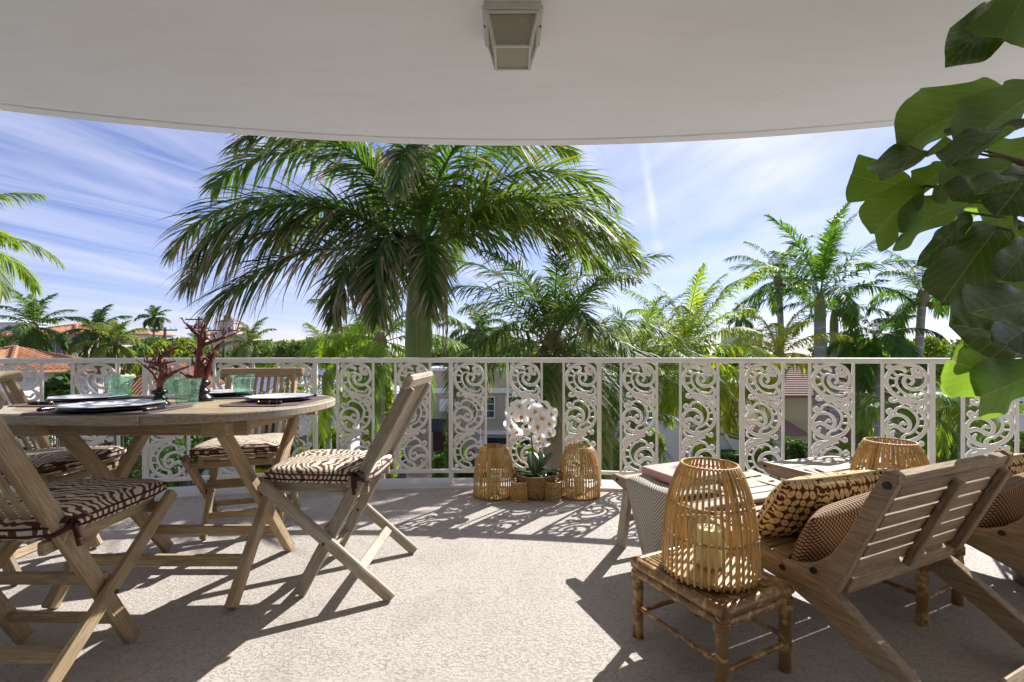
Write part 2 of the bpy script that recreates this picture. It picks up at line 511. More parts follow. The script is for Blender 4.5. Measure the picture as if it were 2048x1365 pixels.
def dot_mat():
    t = NT('star_dot_cotton', 0.9, 0.1)
    s = t.n('ShaderNodeSeparateXYZ'); t.l(t.coords('Object'), s.inputs[0])
    S = 1 / 0.0155
    def fr(x): return t.math('SUBTRACT', t.math('FRACT', t.math('ADD', t.math('MULTIPLY', x, S), 40.0)), 0.5)
    a = fr(t.math('ADD', s.outputs[0], s.outputs[1])); b = fr(t.math('SUBTRACT', s.outputs[0], s.outputs[1]))
    d = t.math('SQRT', t.math('ADD', t.math('MULTIPLY', a, a), t.math('MULTIPLY', b, b)))
    cr = t.math('MINIMUM', t.math('ABSOLUTE', a), t.math('ABSOLUTE', b))
    f = t.math('MULTIPLY', t.ramp(d, [(0.30, 1.0), (0.42, 0.0)]), t.ramp(cr, [(0.03, 0.35), (0.09, 1.0)]))
    t.color(t.mix(f, (0.085, 0.035, 0.022), (0.62, 0.47, 0.33)))
    t.bump(t.math('ADD', t.math('MULTIPLY', t.noise(t.coords('Object'), 500, 2), 0.06), t.noise(t.coords('Object', (1, 1, 1)), 11, 3, 0.5, 1.2)), 0.5, 0.010)
    return t.m

def herringbone_mat():
    t = NT('herringbone_wool', 0.95, 0.05)
    uv = t.n('ShaderNodeTexCoord'); s = t.n('ShaderNodeSeparateXYZ'); t.l(uv.outputs['UV'], s.inputs[0])
    zig = t.math('PINGPONG', s.outputs[0], 0.085)
    ph = t.math('FRACT', t.math('MULTIPLY', t.math('ADD', s.outputs[1], t.math('MULTIPLY', zig, 0.9)), 62.0))
    f = t.ramp(ph, [(0.40, 0.0), (0.5, 1.0), (0.90, 1.0), (1.0, 0.0)])
    t.color(t.mix(f, (0.27, 0.24, 0.20), (0.62, 0.58, 0.52)))
    t.bump(f, 0.4, 0.002)
    return t.m

def bamboo_mat(name, light, dark, amount, rough=0.32):
    t = NT(name, rough, 0.5)
    v = t.coords('Object', (1, 1, 1), rand=True)
    n1 = t.noise(v, 24, 4, 0.65, 0.8)
    n2 = t.noise(t.coords('Object', (120, 120, 8), rand=True), 1.0, 2)
    c = t.ramp(n1, [(0.50, dark), (0.60, light)] if amount > 0.5 else [(0.28, dark), (0.45, light)])
    c = t.mix(t.math('MULTIPLY', n2, 0.35), c, dark)
    oi = t.n('ShaderNodeObjectInfo')
    c = t.mix(1.0, c, t.ramp(oi.outputs['Random'], [(0, 0.75), (1, 1.15)]), 'MULTIPLY')
    t.color(c); t.bump(n2, 0.15, 0.001)
    return t.m

def glass_mat(name, col, rough=0.03, bubbles=0.0, thin=0.55):
    t = NT(name, rough, 0.5)
    t.b.inputs['Transmission Weight'].default_value = 1.0
    t.b.inputs['IOR'].default_value = 1.42
    t.color(col)
    if bubbles:
        t.bump(t.noise(t.coords('Object'), 190, 2), bubbles, 0.002)
    # thin clear glass lets light through: mix in transparency for shadow rays by shader weight only
    tr = t.n('ShaderNodeBsdfTransparent'); tr.inputs[0].default_value = (*col, 1)
    mx = t.n('ShaderNodeMixShader'); mx.inputs[0].default_value = thin
    t.l(t.b.outputs[0], mx.inputs[1]); t.l(tr.outputs[0], mx.inputs[2]); t.l(mx.outputs[0], t.out.inputs[0])
    return t.m

def fig_mat():
    t = NT('fig_leaf', 0.3, 0.5)
    uv = t.n('ShaderNodeTexCoord'); s = t.n('ShaderNodeSeparateXYZ'); t.l(uv.outputs['UV'], s.inputs[0])
    av = t.math('ABSOLUTE', s.outputs[1])
    mid = t.ramp(av, [(0.012, 1.0), (0.03, 0.0)])
    lat = t.math('ABSOLUTE', t.math('SUBTRACT', t.math('FRACT', t.math('MULTIPLY', t.math('SUBTRACT', s.outputs[0], t.math('MULTIPLY', av, 0.55)), 7.0)), 0.5))
    latv = t.ramp(lat, [(0.0, 0.9), (0.055, 0.0)])
    net = t.n('ShaderNodeTexVoronoi', feature='DISTANCE_TO_EDGE', Scale=24.0); t.l(uv.outputs['UV'], net.inputs['Vector'])
    netv = t.ramp(net.outputs['Distance'], [(0.0, 0.25), (0.05, 0.0)])
    vein = t.math('MAXIMUM', t.math('MAXIMUM', mid, latv), netv)
    n1 = t.noise(t.coords('Object', rand=True), 7, 3)
    ge = t.n('ShaderNodeNewGeometry'); under = ge.outputs['Backfacing']     # matt pale underside, dark glossy top
    base = t.mix(under, t.mix(n1, (0.020, 0.048, 0.014), (0.038, 0.080, 0.020)), t.mix(n1, (0.075, 0.14, 0.032), (0.11, 0.19, 0.042)))
    t.rough(t.math('ADD', 0.24, t.math('MULTIPLY', under, 0.3)))
    c = t.mix(t.math('MULTIPLY', vein, 0.85), base, (0.22, 0.32, 0.08))
    t.color(c)
    t.bump(t.math('SUBTRACT', 1.0, vein), 0.25, 0.004)
    tr = t.n('ShaderNodeBsdfTranslucent')
    ct = t.mix(t.math('MULTIPLY', vein, 0.7), (0.26, 0.44, 0.03), (0.48, 0.60, 0.10))
    t.l(ct, tr.inputs['Color'])
    mx = t.n('ShaderNodeMixShader'); t.l(t.math('ADD', 0.13, t.math('MULTIPLY', under, 0.35)), mx.inputs[0])
    t.l(t.b.outputs[0], mx.inputs[1]); t.l(tr.outputs[0], mx.inputs[2]); t.l(mx.outputs[0], t.out.inputs[0])
    return t.m

def trunk_mat(name, a, b, rings=9.0):
    t = NT(name, 0.85, 0.15)
    v = t.coords('Object', (1, 1, 1))
    s = t.n('ShaderNodeSeparateXYZ'); t.l(v, s.inputs[0])
    nz = t.noise(v, 2.2, 4)
    ph = t.math('FRACT', t.math('ADD', t.math('MULTIPLY', s.outputs[2], rings), t.math('MULTIPLY', nz, 1.1)))
    ring = t.ramp(ph, [(0.0, 1.0), (0.16, 0.0), (0.9, 0.0), (1.0, 1.0)])
    n2 = t.noise(t.coords('Object', (6, 6, 2)), 5, 5)
    c = t.mix(n2, a, b); c = t.mix(t.math('MULTIPLY', ring, 0.7), c, tuple(min(1, x * 1.7) for x in b))
    t.color(c); t.bump(t.math('ADD', ring, n2), 0.5, 0.02)
    return t.m

def tile_mat(name, a, b):
    t = NT(name, 0.8, 0.2)
    n1 = t.noise(t.coords('Object'), 3.1, 5); n2 = t.noise(t.coords('Object'), 0.5, 3)
    oi = t.n('ShaderNodeObjectInfo')
    c = t.mix(t.ramp(n1, [(0.3, 0.0), (0.7, 1.0)]), a, b)
    c = t.mix(t.math('MULTIPLY', n2, 0.4), c, (0.30, 0.26, 0.22))
    c = t.mix(1.0, c, t.ramp(oi.outputs['Random'], [(0, 0.8), (1, 1.15)]), 'MULTIPLY')
    t.color(c); return t.m

def ground_mat():
    t = NT('ground_soil_lawn', 0.95, 0.1)
    v = t.coords('Object')
    n1 = t.noise(v, 0.16, 5); n2 = t.noise(v, 4.5, 5)
    c = t.mix(t.ramp(n1, [(0.4, 0.0), (0.6, 1.0)]), (0.05, 0.085, 0.03), (0.10, 0.11, 0.05))
    c = t.mix(t.math('MULTIPLY', n2, 0.5), c, (0.03, 0.045, 0.018))
    t.color(c); t.bump(n2, 0.6, 0.05); return t.m

def asphalt_mat():
    t = NT('asphalt', 0.9, 0.2)
    n1 = t.noise(t.coords('Object'), 30, 4); n2 = t.noise(t.coords('Object'), 0.5, 4)
    t.color(t.mix(n2, t.mix(n1, (0.05, 0.05, 0.052), (0.085, 0.085, 0.088)), (0.12, 0.12, 0.12))); return t.m

M = {}
M['ceiling'] = ceiling_mat()
M['floor'] = floor_mat()
M['kerb'] = paint('kerb_concrete', (0.62, 0.57, 0.52), 0.8, 0.35, 45, 0.35)
def rail_mat():
    t = NT('white_rail_enamel', 0.38, 0.4)
    n1 = t.noise(t.coords('Object', rand=True), 5.0, 5); n2 = t.noise(t.coords('Object', rand=True), 70, 3)
    c = t.mix(t.ramp(n1, [(0.45, 0.0), (0.75, 0.25)]), (0.90, 0.89, 0.875), (0.66, 0.62, 0.56))
    chip = t.math('MULTIPLY', t.ramp(n2, [(0.70, 0.0), (0.73, 1.0)]), t.ramp(n1, [(0.5, 0.0), (0.58, 1.0)]))
    c = t.mix(t.math('MULTIPLY', chip, 0.8), c, (0.26, 0.13, 0.06))
    t.color(c); t.bump(t.noise(t.coords('Object'), 60, 3), 0.2, 0.004)
    return t.m
M['rail'] = rail_mat()
M['wall_paint'] = paint('warm_white_wall', (0.84, 0.82, 0.79), 0.7, 0.12, 40, 0.1)
M['teak_grey'] = wood('weathered_teak', (0.47, 0.40, 0.30), (0.31, 0.24, 0.165), (0.46, 0.435, 0.39), 0.75)
M['teak_gold'] = wood('golden_teak', (0.50, 0.365, 0.20), (0.33, 0.22, 0.11), (0.48, 0.42, 0.32), 0.5)
M['teak_lounge'] = wood('lounger_teak', (0.41, 0.29, 0.165), (0.225, 0.145, 0.08), (0.40, 0.34, 0.27), 0.4)
M['teak_plank'] = wood('lounger_plank_teak', (0.45, 0.31, 0.175), (0.26, 0.165, 0.09), (0.42, 0.385, 0.335), 0.5, along='y')
M['zebra'] = zebra_mat('zebra_cotton', (0.145, 0.066, 0.04), (0.70, 0.64, 0.53))
M['tie'] = plain('brown_ribbon', (0.075, 0.035, 0.028), 0.8, 0.15)
M['batik'] = batik_mat()
M['piping'] = plain('cream_piping', (0.66, 0.55, 0.38), 0.85, 0.1)
M['dot'] = dot_mat()
M['throw'] = herringbone_mat()
M['rattan'] = bamboo_mat('golden_rattan', (0.68, 0.45, 0.17), (0.45, 0.26, 0.08), 0.3, 0.42)
M['rattan_tie'] = plain('rattan_binding', (0.52, 0.33, 0.13), 0.6, 0.3)
M['bamboo'] = bamboo_mat('burnt_bamboo', (0.64, 0.43, 0.17), (0.25, 0.135, 0.05), 0.8, 0.3)
M['wax'] = NT('cream_wax', 0.5, 0.4).m
_w = M['wax'].node_tree.nodes['Principled BSDF']; _w.inputs['Base Color'].default_value = (0.98, 0.89, 0.52, 1)
_w.inputs['Subsurface Weight'].default_value = 0.8; _w.inputs['Subsurface Radius'].default_value = (0.06, 0.045, 0.02)
M['wick'] = plain('black_wick', (0.02, 0.02, 0.02))
M['clear'] = glass_mat('clear_glass', (0.99, 1.0, 0.995), 0.02, 0.0, 0.86)
M['green_glass'] = glass_mat('seeded_green_glass', (0.84, 1.0, 0.925), 0.0, 0.14, 0.72)
def coral_mat():
    t = NT('red_coral', 0.5, 0.4)
    n1 = t.noise(t.coords('Object'), 60, 5, 0.65); n2 = t.noise(t.coords('Object'), 14, 3)
    c = t.mix(t.ramp(n1, [(0.35, 0.0), (0.65, 1.0)]), (0.085, 0.024, 0.018), (0.235, 0.070, 0.042))
    t.color(t.mix(t.ramp(n2, [(0.45, 0.0), (0.7, 0.6)]), c, (0.10, 0.035, 0.025)))
    t.bump(n1, 0.8, 0.004); return t.m
M['coral'] = coral_mat()
M['ebony'] = plain('black_turned_wood', (0.014, 0.013, 0.014), 0.22, 0.5)
M['china'] = plain('white_china', (0.74, 0.72, 0.74), 0.2, 0.5)
M['charger'] = plain('aubergine_charger', (0.055, 0.040, 0.055), 0.3, 0.4)
M['placemat'] = plain('mauve_placemat', (0.17, 0.12, 0.125), 0.8, 0.2)
M['steel'] = plain('cutlery_steel', (0.6, 0.6, 0.6), 0.2, 0.5, 1.0)
M['gold'] = plain('gold_band', (0.62, 0.40, 0.12), 0.3, 0.5, 1.0)
M['basket'] = plain('woven_seagrass', (0.34, 0.215, 0.09), 0.8, 0.15)
M['petal'] = leaf_mat('orchid_petal', (0.82, 0.81, 0.80), (0.86, 0.86, 0.85), rough=0.55, trans=0.25)
M['lip'] = plain('orchid_lip', (0.72, 0.42, 0.03), 0.5, 0.3)
M['stem'] = plain('orchid_stem', (0.16, 0.13, 0.04), 0.5, 0.3)
M['orchid_leaf'] = plain('orchid_leaf', (0.035, 0.085, 0.025), 0.3, 0.5)
M['soil'] = plain('dark_moss', (0.03, 0.03, 0.015), 0.95, 0.1)
M['book_cover'] = plain('coral_red_book_cover', (0.72, 0.40, 0.37), 0.45, 0.3)
M['book_art'] = plain('faded_red_print', (0.55, 0.12, 0.11), 0.45, 0.3)
M['book_pages'] = plain('book_pages', (0.52, 0.50, 0.47), 0.9, 0.1)
M['lamp_metal'] = paint('chipped_white_lantern_paint', (0.62, 0.60, 0.55), 0.5, 0.35, 90, 0.5)
M['lamp_glass'] = plain('dusty_lantern_glass', (0.36, 0.34, 0.26), 0.4, 0.4)
M['bolt'] = plain('dark_bolt', (0.03, 0.025, 0.02), 0.5, 0.4)
M['brass'] = plain('aged_brass', (0.10, 0.075, 0.035), 0.45, 0.5, 0.6)
M['fig'] = fig_mat()
M['fig_bark'] = plain('fig_bark', (0.11, 0.075, 0.05), 0.85, 0.2)
M['royal'] = leaf_mat('royal_palm_leaflet', (0.028, 0.075, 0.018), (0.105, 0.21, 0.030), brown=(0.34, 0.245, 0.16), trans=0.40)
M['areca'] = leaf_mat('areca_leaflet', (0.035, 0.080, 0.018), (0.13, 0.22, 0.038), brown=(0.33, 0.23, 0.13), trans=0.40)
M['coco'] = leaf_mat('coconut_leaflet', (0.045, 0.10, 0.020), (0.16, 0.28, 0.04), yellow=(0.52, 0.46, 0.04), trans=0.45)
M['farpalm'] = leaf_mat('far_palm_leaflet', (0.05, 0.10, 0.032), (0.15, 0.23, 0.055), trans=0.4)
M['shrub'] = leaf_mat('shrub_leaf', (0.035, 0.085, 0.018), (0.17, 0.28, 0.04), yellow=(0.42, 0.44, 0.05), trans=0.42)
M['shrub_dark'] = leaf_mat('dark_hedge_leaf', (0.022, 0.058, 0.016), (0.095, 0.17, 0.035), trans=0.35)
M['tree_leaf'] = leaf_mat('tree_leaf', (0.035, 0.08, 0.022), (0.14, 0.22, 0.05), yellow=(0.36, 0.38, 0.06), trans=0.4)
M['grass'] = leaf_mat('grass_blade', (0.03, 0.07, 0.015), (0.09, 0.15, 0.03), trans=0.3)
M['trunk'] = trunk_mat('ringed_palm_trunk', (0.22, 0.185, 0.15), (0.30, 0.265, 0.225), 4.5)
M['trunk_far'] = trunk_mat('grey_palm_trunk', (0.24, 0.225, 0.205), (0.33, 0.31, 0.285), 2.5)
M['shaft'] = plain('green_crownshaft', (0.16, 0.235, 0.055), 0.45, 0.35)
M['husk'] = plain('dry_husk', (0.30, 0.225, 0.145), 0.9, 0.1)
M['bark'] = plain('tree_bark', (0.12, 0.095, 0.07), 0.9, 0.1)
M['coconut'] = plain('coconut', (0.20, 0.19, 0.05), 0.6, 0.3)
M['terracotta'] = tile_mat('terracotta_barrel_tile', (0.52, 0.235, 0.10), (0.40, 0.165, 0.075))
M['redbrown_tile'] = tile_mat('red_brown_tile', (0.26, 0.125, 0.10), (0.20, 0.095, 0.078))
M['white_roof'] = paint('white_roof_tile', (0.78, 0.78, 0.78), 0.6, 0.1, 30, 0.15)
M['stucco_white'] = paint('white_stucco', (0.74, 0.73, 0.71), 0.85, 0.2, 30, 0.12)
M['stucco_cream'] = paint('cream_stucco', (0.66, 0.60, 0.46), 0.85, 0.2, 30, 0.15)
M['stucco_yellow'] = paint('pale_yellow_stucco', (0.60, 0.52, 0.30), 0.85, 0.2, 30, 0.15)
M['stucco_beige'] = paint('beige_stucco', (0.46, 0.39, 0.29), 0.85, 0.2, 30, 0.15)
M['stucco_pink'] = paint('pink_stucco', (0.66, 0.46, 0.43), 0.85, 0.2, 30, 0.1)
M['slate'] = tile_mat('grey_slate', (0.16, 0.15, 0.16), (0.2, 0.18, 0.18))
M['trim'] = paint('white_trim', (0.78, 0.78, 0.77), 0.5, 0.05, 30, 0.08)
M['pane'] = plain('dark_window_pane', (0.03, 0.04, 0.05), 0.08, 0.6)
M['shutter'] = plain('grey_louvre', (0.16, 0.155, 0.16), 0.7, 0.3)
M['awning_dark'] = plain('charcoal_awning', (0.05, 0.05, 0.06), 0.7, 0.2)
M['door_red'] = plain('dark_red_door', (0.055, 0.02, 0.018), 0.5, 0.4)
M['deck_wood'] = wood('brown_deck_timber', (0.24, 0.15, 0.085), (0.14, 0.08, 0.045), (0.26, 0.22, 0.18), 0.3)
M['yellow'] = plain('bright_yellow_fabric', (0.80, 0.62, 0.015), 0.6, 0.3)
M['pole_wood'] = plain('utility_pole_timber', (0.11, 0.09, 0.075), 0.9, 0.1)
M['terracotta_pot'] = plain('grey_planter', (0.25, 0.24, 0.22), 0.7, 0.3)
M['ground'] = ground_mat()
M['asphalt'] = asphalt_mat()
M['paving'] = paint('pale_paving', (0.45, 0.44, 0.42), 0.9, 0.2, 20, 0.3)
M['unseen_bounce_court'] = paint('unseen_bounce_concrete', (0.55, 0.535, 0.51), 0.9, 0.2, 12, 0.25)  # pale so that the added court reflects sun upwards
# ---------------------------------------------------------------- the balcony: slab, ceiling, wall
RC = Vector((-0.32, 3.495 - 9.64)); RR = 9.64           # rail arc: centre and radius in plan
def arc(s, r=RR, z=0.0):
    """point on the rail arc, s metres along it from the middle"""
    a = s / RR
    return Vector((RC.x + r * math.sin(a), RC.y + r * math.cos(a), z))

def slab(name, mat, r_in_y, r_edge, z0, z1, s0=-8.2, s1=8.2, n=64, cx=RC):
    mb = MB(); top = []; 
    for i in range(n + 1):
        s = s0 + (s1 - s0) * i / n; a = s / RR
        top.append((cx.x + r_edge * math.sin(a), cx.y + r_edge * math.cos(a)))
    vs_ = []
    for (x, y) in top:
        vs_ += [(x, r_in_y, z0), (x, y, z0), (x, y, z1), (x, r_in_y, z1)]
    fs = []
    for i in range(n):
        for k in range(4):
            a = i*4+k; b = i*4+(k+1) % 4
            fs.append((a, a+4, b+4, b))
    fs.append((0, 1, 2, 3)); fs.append((n*4+3, n*4+2, n*4+1, n*4))
    mb.add(vs_, fs)
    return mb.build(name, mat)
tag(slab('floor', M['floor'], -1.4, RR + 0.0, -0.25, 0.0), kind='structure')
# paler kerb strip along the outer edge
mb = MB(); N = 90; vs_ = []; fs = []
for i in range(N + 1):
    s = -8.2 + 16.4 * i / N
    for r, z in ((RR - 0.115, 0.0005), (RR - 0.110, 0.009), (RR + 0.150, 0.012), (RR + 0.158, 0.004), (RR + 0.158, -0.26), (RR + 0.003, -0.26)):
        vs_.append(arc(s, r, z))
for i in range(N):
    for k in range(6):
        a = i*6+k; b = i*6+(k+1) % 6
        fs.append((a, a+6, b+6, b))
mb.add(vs_, fs)
tag(mb.build('kerb', M['kerb']), kind='structure')

CZ = 2.59; CRR = 11.8; CCC = Vector((0.05, 3.41 - 11.8))
def ceil_pt(s, r, z):
    a = s / CRR
    return Vector((CCC.x + r * math.sin(a), CCC.y + r * math.cos(a), z))
mb = MB(); vs_ = []; fs = []; N = 90
for i in range(N + 1):
    s = -8.0 + 16.0 * i / N
    e = ceil_pt(s, CRR, 0)
    pr = [(-1.4, CZ + 0.004)]
    pts = [(e.x, -1.4, CZ + 0.004)]
    for r, z in ((CRR - 0.105, CZ + 0.004), (CRR - 0.103, CZ + 0.013), (CRR - 0.090, CZ + 0.013), (CRR - 0.088, CZ), (CRR - 0.004, CZ), (CRR, CZ + 0.004), (CRR, CZ + 0.26)):
        q = ceil_pt(s, r, z); pts.append(tuple(q))
    pts.append((e.x, -1.4, CZ + 0.26))
    vs_ += pts
m_ = 9
for i in range(N):
    for k in range(m_):
        a = i*m_+k; b = i*m_+(k+1) % m_
        fs.append((a, b, b+m_, a+m_))
mb.add(vs_, fs)
tag(mb.build('ceiling', M['ceiling']), kind='structure')
mb = MB(); mb.box((-8.2, -1.6, -0.25), (8.2, -1.402, CZ + 0.26))
tag(mb.build('wall', M['wall_paint']), kind='structure')

# ---------------------------------------------------------------- railing with cast scroll panels
rail = thing('balcony_railing', 'curved white metal balcony railing with cast scroll panels', 'railing')
RT = 0.985                                               # top of the handrail
Z_BOT = 0.107
def sweep(name, prof, s0, s1, n, mat, parent):
    mb = MB(); vs_ = []; fs = []; m = len(prof)
    for i in range(n + 1):
        s = s0 + (s1 - s0) * i / n
        for (dr, z) in prof: vs_.append(arc(s, RR + dr, z))
    for i in range(n):
        for k in range(m):
            a = i*m+k; b = i*m+(k+1) % m
            fs.append((a, a+m, b+m, b))
    fs.append(tuple(range(m))); fs.append(tuple(range(n*m, (n+1)*m))[::-1])
    mb.add(vs_, fs); return mb.build(name, mat, parent)
sweep('top_rail', [(-0.026, RT-0.034), (-0.026, RT-0.010), (-0.020, RT-0.002), (0.0, RT), (0.020, RT-0.002), (0.026, RT-0.010), (0.026, RT-0.034), (0.016, RT-0.038), (-0.016, RT-0.038)], -5.4, 5.4, 72, M['rail'], rail)
sweep('bottom_rail', [(-0.014, Z_BOT-0.013), (-0.014, Z_BOT+0.009), (-0.010, Z_BOT+0.013), (0.010, Z_BOT+0.013), (0.014, Z_BOT+0.009), (0.014, Z_BOT-0.013)], -5.4, 5.4, 72, M['rail'], rail)

# scroll panel strokes, drawn in units of the photograph's enlarged panel (x right, y down)
def spline(pts, per=5):
    out = []; p = [Vector((a[0], a[1], 0)) for a in pts]
    for i in range(len(p) - 1):
        p0 = p[max(i-1, 0)]; p1 = p[i]; p2 = p[i+1]; p3 = p[min(i+2, len(p)-1)]
        for k in range(per):
            t = k / per
            out.append(0.5*((2*p1)+(p2-p0)*t+(2*p0-5*p1+4*p2-p3)*t*t+(3*p1-p0-3*p2+p3)*t*t*t))
    out.append(p[-1]); return out
MID = [  # the middle scroll
    ([(300,446),(350,462),(430,512),(482,580),(497,640),(482,715),(430,775),(345,808),(262,782),(216,715),(214,645),(248,592),(305,578),(360,605),(382,655),(368,705),(330,712),(312,672),(336,640),(352,662)], [17,17,15,14,14,14,15,15,16,16,14,13,12,13,14,13,12,10,9,11]),
    ([(278,560),(288,522),(335,506),(398,536),(436,600),(430,670),(392,728),(350,745)], [10,10,9,9,9,9,9,8]),
    ([(392,505),(412,528)], [7,7]), ([(440,548),(425,568)], [7,7]), ([(484,600),(438,610)], [8,7]), ([(484,668),(432,668)], [8,7]), ([(452,735),(408,705)], [8,8]),
    ([(262,585),(236,572),(222,548),(240,530),(258,546),(246,556)], [9,10,10,10,10,8]),
    ([(230,690),(270,672),(315,690),(360,712)], [18,16,15,10]),
    ([(255,760),(262,728),(276,715)], [14,10,6]),
    ([(345,800),(332,775),(345,752),(352,742)], [14,13,9,6]),
    ([(240,750),(222,790),(242,828),(300,842),(372,826)], [10,9,9,9,8]),
    ([(372,820),(420,808),(462,832),(470,808),(452,802)], [9,9,11,12,8]),
    ([(430,508),(478,470),(500,500),(492,545),(470,556)], [10,14,14,12,7]),
    ([(440,540),(470,505),(482,535)], [6,7,5]),
]
TOP = [
    ([(452,462),(380,446),(300,420),(240,360),(214,290),(232,215),(285,158),(365,136),(442,160),(492,225),(498,280),(470,330),(418,352),(362,335),(338,290),(352,250),(392,246),(404,285),(384,312)], [16,16,16,16,16,16,15,14,15,14,13,14,14,13,13,12,11,11,12]),
    ([(436,418),(372,408),(312,356),(286,292),(298,240),(330,228),(362,236)], [10,9,9,9,9,9,10]),
    ([(352,440),(362,405)], [8,7]), ([(290,398),(318,362)], [8,7]), ([(240,330),(292,318)], [9,7]), ([(228,252),(288,262)], [10,7]), ([(256,202),(298,236)], [9,8]),
    ([(262,200),(248,178),(222,160),(238,142),(252,158)], [12,10,11,11,8]),
    ([(290,170),(330,176),(352,196),(345,206)], [14,15,12,6]),
    ([(425,165),(410,195),(428,232),(470,240)], [16,20,20,16]), ([(428,175),(398,178),(392,196)], [12,9,5]), ([(440,225),(405,240),(380,262)], [16,15,10]), ([(455,190),(470,215)], [22,20]),
    ([(420,352),(462,356),(496,396),(486,440),(440,456)], [9,10,14,14,10]), ([(470,392),(442,426)], [10,8]),
    ([(318,432),(276,460),(246,456),(250,432),(270,440)], [11,11,11,11,8]),
    ([(312,462),(335,482),(325,508)], [10,9,8]),
]
STEM = [
    ([(430,775),(372,826),(290,868),(232,900),(214,955)], [12,13,12,11,10]),
    ([(300,840),(240,860),(212,910),(232,935)], [10,12,12,7]),
    ([(372,826),(358,870),(400,890)], [8,8,8]),
]
def to_panel(p, W_=0.236, H_=0.826):
    return Vector(((p.x - 355) / 300 * W_, 0, (1195 - p.y) / 1065 * H_))
def panel_mesh():
    mb = MB(); k = 0.826 / 1065
    def stroke(pts, w, mirror=False, dy=0, i=0):
        q = [((710 - a) if mirror else a, b + dy) for a, b in pts]
        sp = spline(q, 4) if len(q) > 2 else [Vector((q[0][0], q[0][1], 0)), Vector((q[1][0], q[1][1], 0))]
        ww = []
        nseg = len(q) - 1
        for j in range(len(sp)):
            t = j / (len(sp) - 1) * nseg; a = min(int(t), nseg - 1); f = t - a
            ww.append(((w[a] * (1 - f) + w[a+1] * f)) * k * 1.12)
        depth = 0.0075 + 0.0007 * (i % 4)
        path = [to_panel(p) for p in sp]
        vs_ = []; n = 8; fs = []
        for j, p in enumerate(path):
            t = (path[min(j+1, len(path)-1)] - path[max(j-1, 0)]).normalized()
            s = Vector((-t.z, 0, t.x))
            for e in range(n):
                an = 2 * math.pi * (e + 0.5) / n
                vs_.append(p + s * (math.cos(an) * ww[j]) + Vector((0, math.sin(an) * depth, 0)))
        for j in range(len(path) - 1):
            for e in range(n):
                a = j*n+e; b = j*n+(e+1) % n
                fs.append((a, b, b+n, a+n))
        fs.append(tuple(range(n))[::-1]); fs.append(tuple(range((len(path)-1)*n, len(path)*n)))
        mb.add(vs_, fs)
    for i, (p, w) in enumerate(TOP): stroke(p, w, False, 0, i)
    for i, (p, w) in enumerate(MID): stroke(p, w, False, 0, i + 1)
    for i, (p, w) in enumerate(STEM): stroke(p, w, False, 0, i + 2)
    for i, (p, w) in enumerate(MID):
        if i in (11, 12, 13, 14): continue
        stroke(p, w, True, 385, i + 3)
    stroke([(480,1150),(495,1190)], [10, 10]); stroke([(232,1150),(222,1192)], [12, 12]); stroke([(335,1190),(365,1198)], [12,12])
    # small lugs that meet the side bars
    for y in (295, 640, 1030):
        stroke([(200, y), (222, y + 2)], [8, 8], False, 0, 1); stroke([(488, y - 10), (512, y - 10)], [8, 8], False, 0, 2)
    stroke([(222,1190),(240,1172),(228,1158)], [10, 11, 8], False, 0, 3)
    me = mb.mesh('scroll_panel', True)
    return me
PANEL = panel_mesh()
PITCH, PW = 0.4335, 0.2640
S0 = None
# arc position of the thick post at column 899 of the photograph
for i in range(-400, 400):
    s = i / 100
    q = arc(s)
    if CX + q.x / q.y * FPX >= 899: S0 = s; break
def upright(name, s, hw, hd, z0, z1):
    a = s / RR; m = Matrix.Rotation(-a, 4, 'Z'); m.translation = arc(s)
    mb = MB(); mb.box((-hw, -hd, z0), (hw, hd, z1))
    return mb, m
def post_mesh(hw, hd, z0, z1, flange=False):
    mb = MB(); b = 0.002
    sec = [(-hw+b,-hd),(hw-b,-hd),(hw,-hd+b),(hw,hd-b),(hw-b,hd),(-hw+b,hd),(-hw,hd-b),(-hw,-hd+b)]
    mb.prism(sec, z0, z1)
    if flange: mb.prism([(x*1.25, y*1.25) for x, y in sec], 0.0125, 0.022)
    return mb.mesh('post')
POST = post_mesh(0.0155, 0.0155, 0.0122, RT - 0.037, True)
BAL = post_mesh(0.0085, 0.0085, Z_BOT + 0.0125, RT - 0.037)
for k in range(-11, 12):
    a0 = S0 + 0.012 + k * PITCH                          # left bar line of panel k
    a1 = a0 + PW
    sc = (a0 + a1) / 2
    if abs(sc) > 5.2: continue
    m = Matrix.Rotation(-sc / RR, 4, 'Z'); m.translation = arc(sc, RR, Z_BOT + 0.0135)
    link('scroll_panel', PANEL, M['rail'], rail, m)
    for side, s in ((0, a0), (1, a1)):
        # every fifth bar line is a thick post that runs down to the slab
        bar_no = 2 * k + side
        if bar_no % 5 == 0:
            me, sh = POST, (-0.006 if side == 0 else 0.006)
        else: me, sh = BAL, 0.0
        m2 = Matrix.Rotation(-(s + sh) / RR, 4, 'Z'); m2.translation = arc(s + sh)
        link('post' if me is POST else 'baluster', me, M['rail'], rail, m2)

